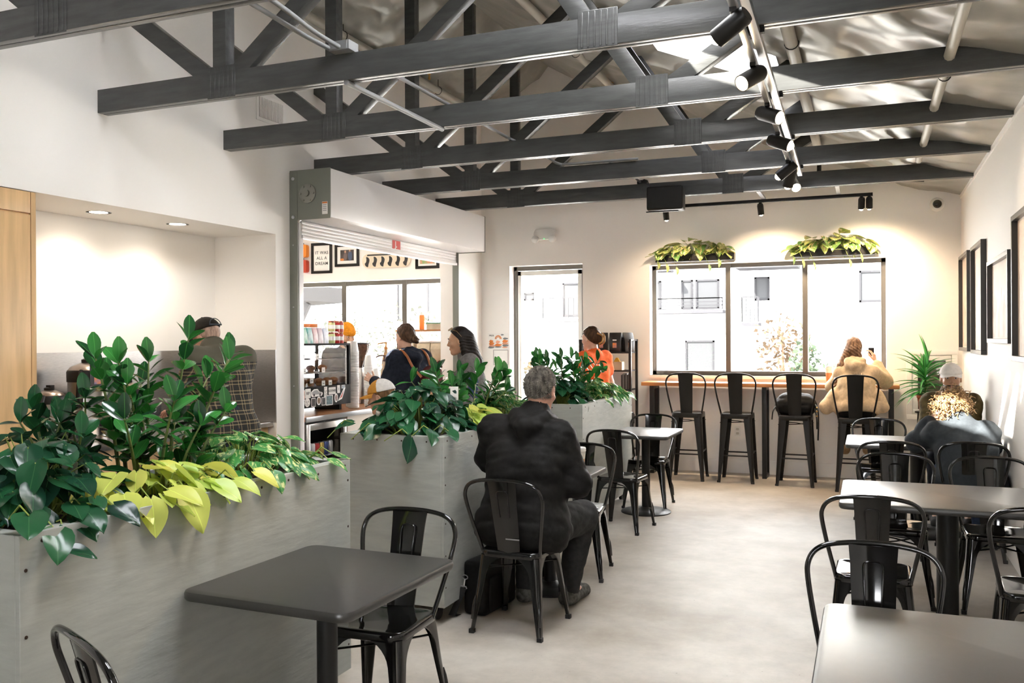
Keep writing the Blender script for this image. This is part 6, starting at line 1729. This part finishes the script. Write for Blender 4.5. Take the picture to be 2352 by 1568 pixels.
ou = thing('wall_outlet', 'white power outlet under the window bar', 'outlet', (-1.446, YB, .497)); ou.matrix_world = T(-1.446, YB, .497) @ FY
MB().prism(rrect(.07, .115, .006), 0, .006).build('plate', M['plastic_white'], ou)
for v in (-.025, .025): MB().prism(rrect(.034, .028, .008), .006, .0075, lambda u, w, z: (u, w+v, z)).build('socket', mat('socket_grey', (.45, .43, .40), .5), ou)
fc = thing('extinguisher_cabinet', 'white framed fire extinguisher cabinet in the corner wall', 'cabinet', (.652, YB, 1.08)); fc.matrix_world = T(.652, YB, 1.08) @ FY
for a, b in (((-.255, -.385), (.255, -.33)), ((-.255, .33), (.255, .385)), ((-.255, -.33), (-.2, .33)), ((.2, -.33), (.255, .33))): MB().box((a[0], a[1], 0), (b[0], b[1], .025)).build('frame_bar', M['trim_white'], fc, bevel=.003)
for a, b in (((-.19, -.32), (.19, -.27)), ((-.19, .27), (.19, .32)), ((-.19, -.27), (-.14, .27)), ((.14, -.27), (.19, .27))): MB().box((a[0], a[1], 0), (b[0], b[1], .02)).build('door_bar', M['plastic_white'], fc, bevel=.003)
MB().box((-.14, -.27, .001), (.14, .27, .004)).build('recess', mat('cabinet_inside', (.10, .09, .08), .7), fc)
MB().box((-.14, -.27, .012), (.14, .27, .015)).build('glass', M['glass'], fc)
po = thing('poster', 'white event poster with orange clouds and the word PRIDE', 'poster', (-4.538, YB, 1.583)); po.matrix_world = T(-4.538, YB, 1.583) @ FY
MB().box((-.147, -.107, .001), (.147, .107, .002)).build('sheet', M['paper'], po)
ORG = mat('orange_print', (.75, .22, .04), .6); GRY = mat('bluegrey_print', (.18, .20, .21), .6); SAL = mat('salmon_print', (.72, .35, .22), .6)
def blob(x, y, w, h, m_): MB().prism([(x+w*math.cos(a)*(1+.15*math.sin(4*a)), y+h*math.sin(a)*(1+.15*math.cos(3*a))) for a in np.linspace(0, 2*PI, 16)[:-1]], .0021, .0025).build('print_shape', m_, po)
for a in ((-.10, .0, .03, .018, ORG), (-.095, -.03, .038, .022, ORG), (-.09, -.06, .045, .015, SAL), (-.10, -.08, .045, .014, GRY), (.0, -.05, .05, .018, ORG), (-.005, -.01, .03, .02, SAL), (.0, -.075, .05, .010, GRY), (.10, .0, .04, .02, ORG), (.105, .035, .038, .013, GRY), (.10, -.03, .045, .016, SAL), (.105, -.055, .045, .016, GRY), (.095, -.08, .04, .01, SAL), (.06, .085, .022, .010, GRY)): blob(*a)
MB().tube([(.0+.042*math.cos(a), .03+.042*math.sin(a), .003) for a in np.linspace(0, PI, 12)], .007, 5).build('print_shape', ORG, po)
MB().tube([(.0+.026*math.cos(a), .03+.026*math.sin(a), .003) for a in np.linspace(0, PI, 12)], .006, 5).build('print_shape', SAL, po)
text_on('lettering', 'PRIDE', .026, INK, po, T(-.095, .075, .0023), ext=.0002, bold=.0008)
p2 = frame('framed_notice', 'small blank white framed notice below the poster', 'notice', (-4.50, YB, 1.37), .215, .20, FY, lambda f, w, h: None, fw=.008, depth=.012, mat_=mat('thin_grey_frame', (.35, .34, .33), .4))
# right wall pictures: y centre, z centre, width, height
BGP = mat('beige_print', (.70, .56, .43), .6, noise=.08, nscale=5); BR = mat('brown_print', (.50, .36, .26), .6, noise=.2, nscale=12); BR2 = mat('pale_brown_print', (.60, .47, .36), .6, noise=.15, nscale=12)
def art_towers(seed):
    def art(f, w, h):
        r = random.Random(seed)
        for k in range(7):
            x = -w*.36+w*.72*k/6; tw = w*r.uniform(.05, .09); th = h*r.uniform(.35, .62)
            tip = h*r.uniform(.06, .16)
            MB().prism([(x-tw, -h/2+.01), (x+tw, -h/2+.01), (x+tw, -h/2+th*.8), (x+tw*.5, -h/2+th*.92), (x+tw*.12, -h/2+th), (x, -h/2+th+tip), (x-tw*.12, -h/2+th), (x-tw*.5, -h/2+th*.92), (x-tw, -h/2+th*.8)], .0081, .0084+.0001*k).build('print_shape', r.choice((BR, BR2)), f)
    return art
for k, (yc, zc, w, h, lab) in enumerate(((10.17, 1.962, .86, 1.00, 'black framed beige skyline print nearest the corner'), (9.00, 1.950, .84, 1.00, 'black framed beige print second from the corner'), (7.60, 1.885, 1.16, .66, 'black framed wide beige print of two towers'), (6.25, 1.93, 1.20, .98, 'black framed print cut off by the right picture edge'))):
    frame('framed_print', lab, 'picture', (XR, yc, zc), w, h, FX, art_towers(k), fw=.035, depth=.045, paper=BGP, group='pictures on the right wall', mat_=mat('satin_black_frame', (.03, .028, .025), .3))
# shelf rack by the back wall, coffee bags, bin
rk = thing('metal_rack', 'black metal shelf rack against the back wall', 'shelf', (-2.955, 10.50, 0))
for x in (-.31, .31):
    for y in (-.16, .16): MB().box((x-.015, y-.015, 0), (x+.015, y+.015, 1.60)).build('post', M['black_metal'], rk)
for z in (.25, .62, .98, 1.21, 1.43): MB().box((-.30, -.155, z), (.30, .155, z+.018)).build('shelf_plate', M['black_metal'], rk)
for z in (1.58,):
    for x in (-.31, .31): MB().box((x-.012, -.15, z), (x+.012, .15, z+.02)).build('top_rail', M['black_metal'], rk)
for k, x in enumerate((-3.19, -3.02, -2.85, -2.72)):
    b = thing('coffee_bag', ['leftmost black coffee bag on the rack top', 'second black coffee bag on the rack top', 'third black coffee bag on the rack top', 'rightmost black coffee bag on the rack top'][k], 'coffee bag', (x, 10.44 if k < 3 else 10.52, 1.448), 0 if k < 3 else .9, 'coffee bags on the rack')
    MB().loft([[(-.07, -.045, 0), (.07, -.045, 0), (.07, .045, 0), (-.07, .045, 0)], [(-.075, -.045, .13), (.075, -.045, .13), (.075, .045, .13), (-.075, .045, .13)], [(-.075, -.012, .215), (.075, -.012, .215), (.075, .012, .215), (-.075, .012, .215)], [(-.075, -.006, .235), (.075, -.006, .235), (.075, .006, .235), (-.075, .006, .235)]]).build('bag', mat('black_foil_bag', (.018, .016, .015), .3), b, bevel=.006)
    MB().box((-.025, -.0475, .05), (.025, -.046, .11)).build('picture_label', mat('orange_blue_print', (.75, .25, .05), .6, col2=(.06, .16, .40), nscale=14), b)
    MB().box((-.025, -.0465, .135), (.025, -.045, .150)).build('name_label', M['paper'], b)
cb = thing('carton', 'open tan carton with a yellow pouch on the rack', 'box', (-2.83, 10.43, 1.228))
MB().box((-.075, -.06, 0), (.075, .06, .10)).build('box', mat('kraft_carton', (.62, .44, .28), .7), cb)
MB().loft([[(-.04, -.02, .10), (.04, -.02, .10), (.04, .02, .10), (-.04, .02, .10)], [(-.01, -.01, .15), (.01, -.01, .15), (.01, .01, .15), (-.01, .01, .15)]]).build('pouch', mat('yellow_pouch', (.75, .42, .03), .4), cb)
for k in range(8):
    b = thing('book', 'slim dark book number %s on the rack shelf' % ['one', 'two', 'three', 'four', 'five', 'six', 'seven', 'eight'][k], 'book', (-2.74+.0*k+(k % 8)*.012-.03, 10.47, .999), 0, 'books on the rack')
    MB().box((0, -.08, 0), (.010, .08, .17+.01*(k % 3))).build('cover', mat('book_%d' % (k % 3), [(.03, .03, .03), (.12, .11, .10), (.25, .24, .22)][k % 3], .6), b); MB().box((.001, -.078, .002), (.009, .081, .165+.01*(k % 3))).build('pages', M['paper'], b)
bn = thing('waste_bin', 'black waste bin with liner beside the window bar', 'bin', (-2.70, 10.06, 0))
MB().lathe([(.14, 0), (.165, .70)], 24, cap=False).lathe([(.14, 0), (.0, .001)], 24, cap=False).build('bin_body', M['black_matte'], bn, smooth=True)
MB().lathe([(.150, .60), (.172, .62), (.175, .72), (.160, .745), (.150, .70), (.13, .5)], 24, cap=False).build('liner', mat('black_liner', (.015, .015, .016), .25, bump=.6, bscale=20), bn, smooth=True)
# bag on the third stool
sb_ = thing('shoulder_bag', 'slouchy black bag on the third bar stool seat', 'bag', (-.735, 10.13, .765))
P_ = [('c', V3(-.11, .0, .10), V3(.11, .0, .10), .105, .105), ('c', V3(-.08, .0, .16), V3(.09, .0, .15), .07, .075)]
V, F = surf(lambda p: np.maximum(union(p, P_, .05)-folds(p, .014, 7), .003-p[:, 2]), *bounds(P_, .04), .012); link('bag_body', arr_mesh('bag_body', V, F, CL('black_nylon', (.012, .012, .012), rough=.5)), sb_)
MB().tube(catmull([(.20, -.05, .12), (.235, -.12, .06), (.24, -.13, -.10), (.235, -.13, -.26)], 4), .009, 6).build('strap', M['rubber'], sb_, smooth=True)
MB().tube(catmull([(.19, -.04, .10), (.22, -.12, .0), (.225, -.13, -.14)], 4), .008, 6).build('strap', M['rubber'], sb_, smooth=True)
MB().tube(catmull([(-.20, -.05, .10), (-.23, -.12, .04), (-.24, -.13, -.05)], 4), .008, 6).build('strap', M['rubber'], sb_, smooth=True)
for z in (.09, .05, .0): MB().ell((.225, -.135, z), (.010, .006, .008), 8, 6).build('buckle', M['brass'], sb_)
# briefcase on the floor beside the man
bf = thing('briefcase', 'black soft briefcase with clip strap on the floor beside the seated man', 'bag', (-2.10, 4.84, 0), -.12)
MB().box((-.075, -.19, .004), (.075, .19, .315)).build('bag_body', CL('black_nylon', (.012, .012, .012), rough=.5), bf, bevel=.03, bseg=3)
MB().box((-.090, -.15, .03), (-.074, .15, .24)).box((.074, -.15, .03), (.090, .15, .22)).build('pocket', CL('black_nylon', (.012, .012, .012), rough=.5), bf, bevel=.008)
MB().tube(catmull([(0, -.07, .31), (0, -.06, .345), (0, .06, .345), (0, .07, .31)], 4), .010, 8).build('handle', M['rubber'], bf, smooth=True)
MB().tube([(-.05+.018*math.cos(a), -.205, .225+.012*math.sin(a)) for a in np.linspace(0, 2*PI, 12)], .003, 5).tube([(-.05, -.207, .215), (-.055, -.21, .175)], .005, 6).tube([(-.08, -.212, .165), (-.075, -.212, .175), (-.04, -.212, .172), (-.035, -.212, .160)], .004, 6).build('clip', M['galv'], bf)
MB().loft([[(-.078, -.215, .165), (-.037, -.215, .16), (-.037, -.210, .16), (-.078, -.210, .165)], [(-.105, -.235, .08), (-.065, -.235, .08), (-.065, -.230, .08), (-.105, -.230, .08)], [(-.125, -.27, .012), (-.08, -.27, .012), (-.08, -.262, .012), (-.125, -.262, .012)], [(-.125, -.25, .006), (-.08, -.25, .006), (-.08, -.20, .003), (-.125, -.20, .003)]]).build('strap', M['rubber'], bf, fixn=True)
# cups
def drink(label, x, y, z, h, lid, body, liquid):
    t = thing('iced_drink', label, 'cup', (x, y, z), 0, 'drinks')
    MB().lathe([(.028, 0), (.030, .004), (.036, h*.62), (.0365, h*.62)], 20).build('cup_body', body, t, smooth=True)
    MB().lathe([(.0365, h*.62), (.041, h*.86), (.043, h*.87), (.043, h*.93), (.040, h*.95), (.0, h*.955)], 20, cap=False).build('cup_top', lid, t, smooth=True)
    MB().lathe([(.0435, h*.955), (.040, h), (.0, h)], 20, cap=False).build('lid', M['plastic_white'], t, smooth=True)
drink('iced coffee with white foam on the seated man table', -1.668, 5.24, .746, .185, mat('milk_foam', (.80, .74, .66), .4), mat('latte', (.58, .30, .13), .3), None)
drink('iced coffee with white foam on the window bar', -.405, 10.50, 1.089, .20, mat('milk_foam', (.80, .74, .66), .4), mat('latte2', (.42, .17, .06), .3), None)
ph = thing('phone', 'dark phone in the beige hoodie woman hand', 'phone', (.035, 10.515, 1.445), .3)
MB().box((-.032, -.004, -.05), (.032, .004, .05)).build('case', M['black_gloss'], ph, bevel=.003); MB().box((-.029, -.0052, -.045), (.029, -.004, .045)).build('screen', M['black_metal'], ph)
ph = thing('phone', 'black phone in the seated man left hand', 'phone', (-1.895, 5.085, 1.02), .2)
MB().box((-.036, -.004, -.07), (.036, .004, .07)).build('case', M['black_gloss'], ph, bevel=.003); MB().box((-.033, -.0052, -.065), (.033, -.004, .065)).build('screen', M['black_metal'], ph)
# ================================================================== outside
gd = MB().box((-40, YB+.3, -.4), (30, 60, -.25)).build('floor_street', mat('pale_pavement', (.35, .34, .32), .8)); tag(gd, 'pale pavement outside', kind='structure')
FB = 24.0
bd = thing('apartment_building', 'white apartment building across the street seen through the windows', 'building', (0, FB, 0))
STU = mat('white_stucco', (.80, .80, .80), .8); DKW = mat('dark_window_trim', (.024, .024, .026), .9, spec=0); GLZ = mat('far_glass', (.036, .037, .039), .9, spec=0)
MB().box((-24, 0, -.25), (6, 8, 9)).build('wall', STU, bd)
def fwin(x0, x1, z0, z1, bars=1):
    f = MB().box((x0, -.05, z0), (x0+.05, 0, z1)).box((x1-.05, -.05, z0), (x1, 0, z1)).box((x0, -.05, z1-.05), (x1, 0, z1)).box((x0, -.05, z0), (x1, 0, z0+.05)).build('window', DKW, bd)
    MB().box((x0+.05, -.02, z0+.05), (x1-.05, -.01, z1-.05)).build('pane', GLZ, f)
    return f
for a in ((-4.70, -4.38, 2.4, 3.2), (-4.31, -3.68, 2.4, 3.2), (-5.42, -5.25, 2.4, 3.2), (-2.77, -2.38, 2.6, 3.22), (-4.6, -3.81, .5, 1.56), (-8.1, -7.55, 2.25, 3.22), (-9.28, -8.98, 2.74, 2.97), (-13.5, -12.4, 2.2, 3.4), (-.2, .6, 2.5, 3.3)): fwin(*a)
def rail(x0, x1, z0, z1, n, hz):
    m_ = MB().box((x0, -.62, z0-.10), (x1, 0, z0-.02)).build('balcony', mat('grey_slab', (.033, .033, .036), .9, spec=0), bd)
    for k in range(n):
        z = z0+(z1-z0)*k/(n-1) if hz else 0
        if hz: MB().box((x0, -.62, z), (x1, -.59, z+.025)).build('rail', DKW, m_)
        else:
            x = x0+(x1-x0)*k/(n-1); MB().box((x, -.62, z0), (x+.02, -.60, z1)).build('rail', DKW, m_)
    MB().box((x0, -.62, z0), (x0+.03, -.59, z1)).box((x1-.03, -.62, z0), (x1, -.59, z1)).box((x0, -.62, z1), (x1, -.59, z1+.03)).build('rail', DKW, m_)
rail(-5.3, -3.5, 2.38, 2.66, 4, True); rail(-3.03, -2.6, 2.03, 2.66, 5, False); rail(-8.5, -7.3, 2.2, 2.75, 9, False)
MB().box((-3.15, -.9, 3.40), (-1.62, 0, 3.52)).build('canopy', mat('grey_slab', (.033, .033, .036), .9, spec=0), bd)
MB().box((-5.4, -.6, 3.42), (-4.9, 0, 3.5)).build('canopy', mat('grey_slab', (.033, .033, .036), .9, spec=0), bd)
OUTL = leaf_mat('sunlit_outdoor_leaf', (.030, .042, .028), (.042, .055, .034), .9, .2, spec=0); OUTP = leaf_mat('hazy_garden_leaf', (.046, .054, .042), (.052, .052, .042), .9, .2, spec=0); OUTO = leaf_mat('sunlit_autumn_leaf', (.055, .038, .026), (.05, .045, .03), .9, .2, spec=0)
def bush(name, label, x, y, z0, rx, rz_, n, m_, seed, size=.16, trunk=True, boxy=False, low=False):
    t = thing(name, label, 'tree' if trunk else 'hedge', (x, y, z0), 0, 'greenery outside')
    r = random.Random(seed); mb = MB()
    for k in range(n):
        if boxy: p = (r.uniform(-rx, rx), r.uniform(-.3, .3), r.uniform(0, rz_*2))
        else:
            a, b, q = r.uniform(0, 2*PI), math.asin(r.uniform(-1, 1)), r.random()**.4
            p = (rx*q*math.cos(a)*math.cos(b), rx*.7*q*math.sin(a)*math.cos(b), rz_*q*math.sin(b)+(1.2 if trunk else rz_))
        v = [Vector((r.gauss(0, 1), r.gauss(0, 1), r.gauss(0, 1))).normalized()*size*r.uniform(.4, 1) for _ in range(2)]
        P0 = Vector(p); mb.add([P0, P0+v[0], P0+v[0]*.6+v[1], P0+v[1]*.7], [(0, 1, 2, 3)])
    o = mb.build('foliage', m_, t); o['kind'] = 'stuff'
    MB().tube([(0, 0, -z0-.25 if not low else 0), (.03, 0, .35 if not low else .03), (0, 0, 1.3 if trunk else (.3 if not low else .06))], [.05, .04, .02], 7).build('trunk', M['wood_dark'], t)
bush('street_tree', 'thin autumn tree outside the middle window pane', -1.55, 18.0, .2, .55, .75, 380, OUTO, 2, .12)
bush('street_tree', 'green leaning tree outside the right mullion', -1.02, 17.0, -.1, .35, .5, 260, OUTL, 3, .11)
bush('box_hedge', 'clipped pale hedge outside the right pane', -.47, 18.0, .35, .27, .42, 900, OUTL, 4, .09, False, True)
gw = thing('garden_wall', 'low white garden wall outside the window', 'wall', (0, 0, 0))
MB().box((-6.2, 14.8, -.25), (1.5, 15.2, .72)).build('wall', STU, gw)
MB().box((-6.2, 14.78, .72), (1.5, 15.22, .75)).build('coping', mat('grey_slab', (.033, .033, .036), .9, spec=0), gw)
for k, (x, lab) in enumerate(((-2.75, 'low shrub outside the left pane bottom'), (-1.9, 'low round shrub outside the middle pane, left'), (-1.62, 'low round shrub outside the middle pane, centre'), (-1.25, 'low round shrub outside the middle pane, right'))):
    bush('low_shrub', lab, x, 15.0, .75, .13, .08, 200, OUTL, 10+k, .06, False, low=True)
bush('garden_shrub', 'pale shrub outside the glazed door', -6.1, 16.4, .2, .35, .55, 420, OUTO, 20, .10, False)
bush('garden_tree', 'pale green tree outside the kitchen window, middle', -8.6, 15.5, .3, .9, .9, 900, OUTP, 21, .09)
bush('garden_tree', 'pale tree outside the kitchen window, left', -10.6, 16.5, .3, .9, .8, 600, OUTP, 22, .09)
um = thing('patio_umbrella', 'white square patio umbrella outside the kitchen window', 'umbrella', (-11.55, 16, 0))
MB().loft([[(-1.2, -1, 2.35), (.62, -1, 2.45), (.62, 1, 2.45), (-1.2, 1, 2.35)], [(-1.2, -1, 2.62), (.80, -1, 2.76), (.80, 1, 2.76), (-1.2, 1, 2.62)]]).build('canopy', mat('grey_canvas', (.034, .034, .036), .9, spec=0), um)
MB().beam((.35, 0, 2.42), (-.2, 0, 1.4), .16, .1).build('strut', mat('grey_canvas', (.034, .034, .036), .9, spec=0), um)
MB().tube([(-.25, 0, -.25), (-.25, 0, 2.4)], .06, 8).build('pole', M['plastic_white'], um)
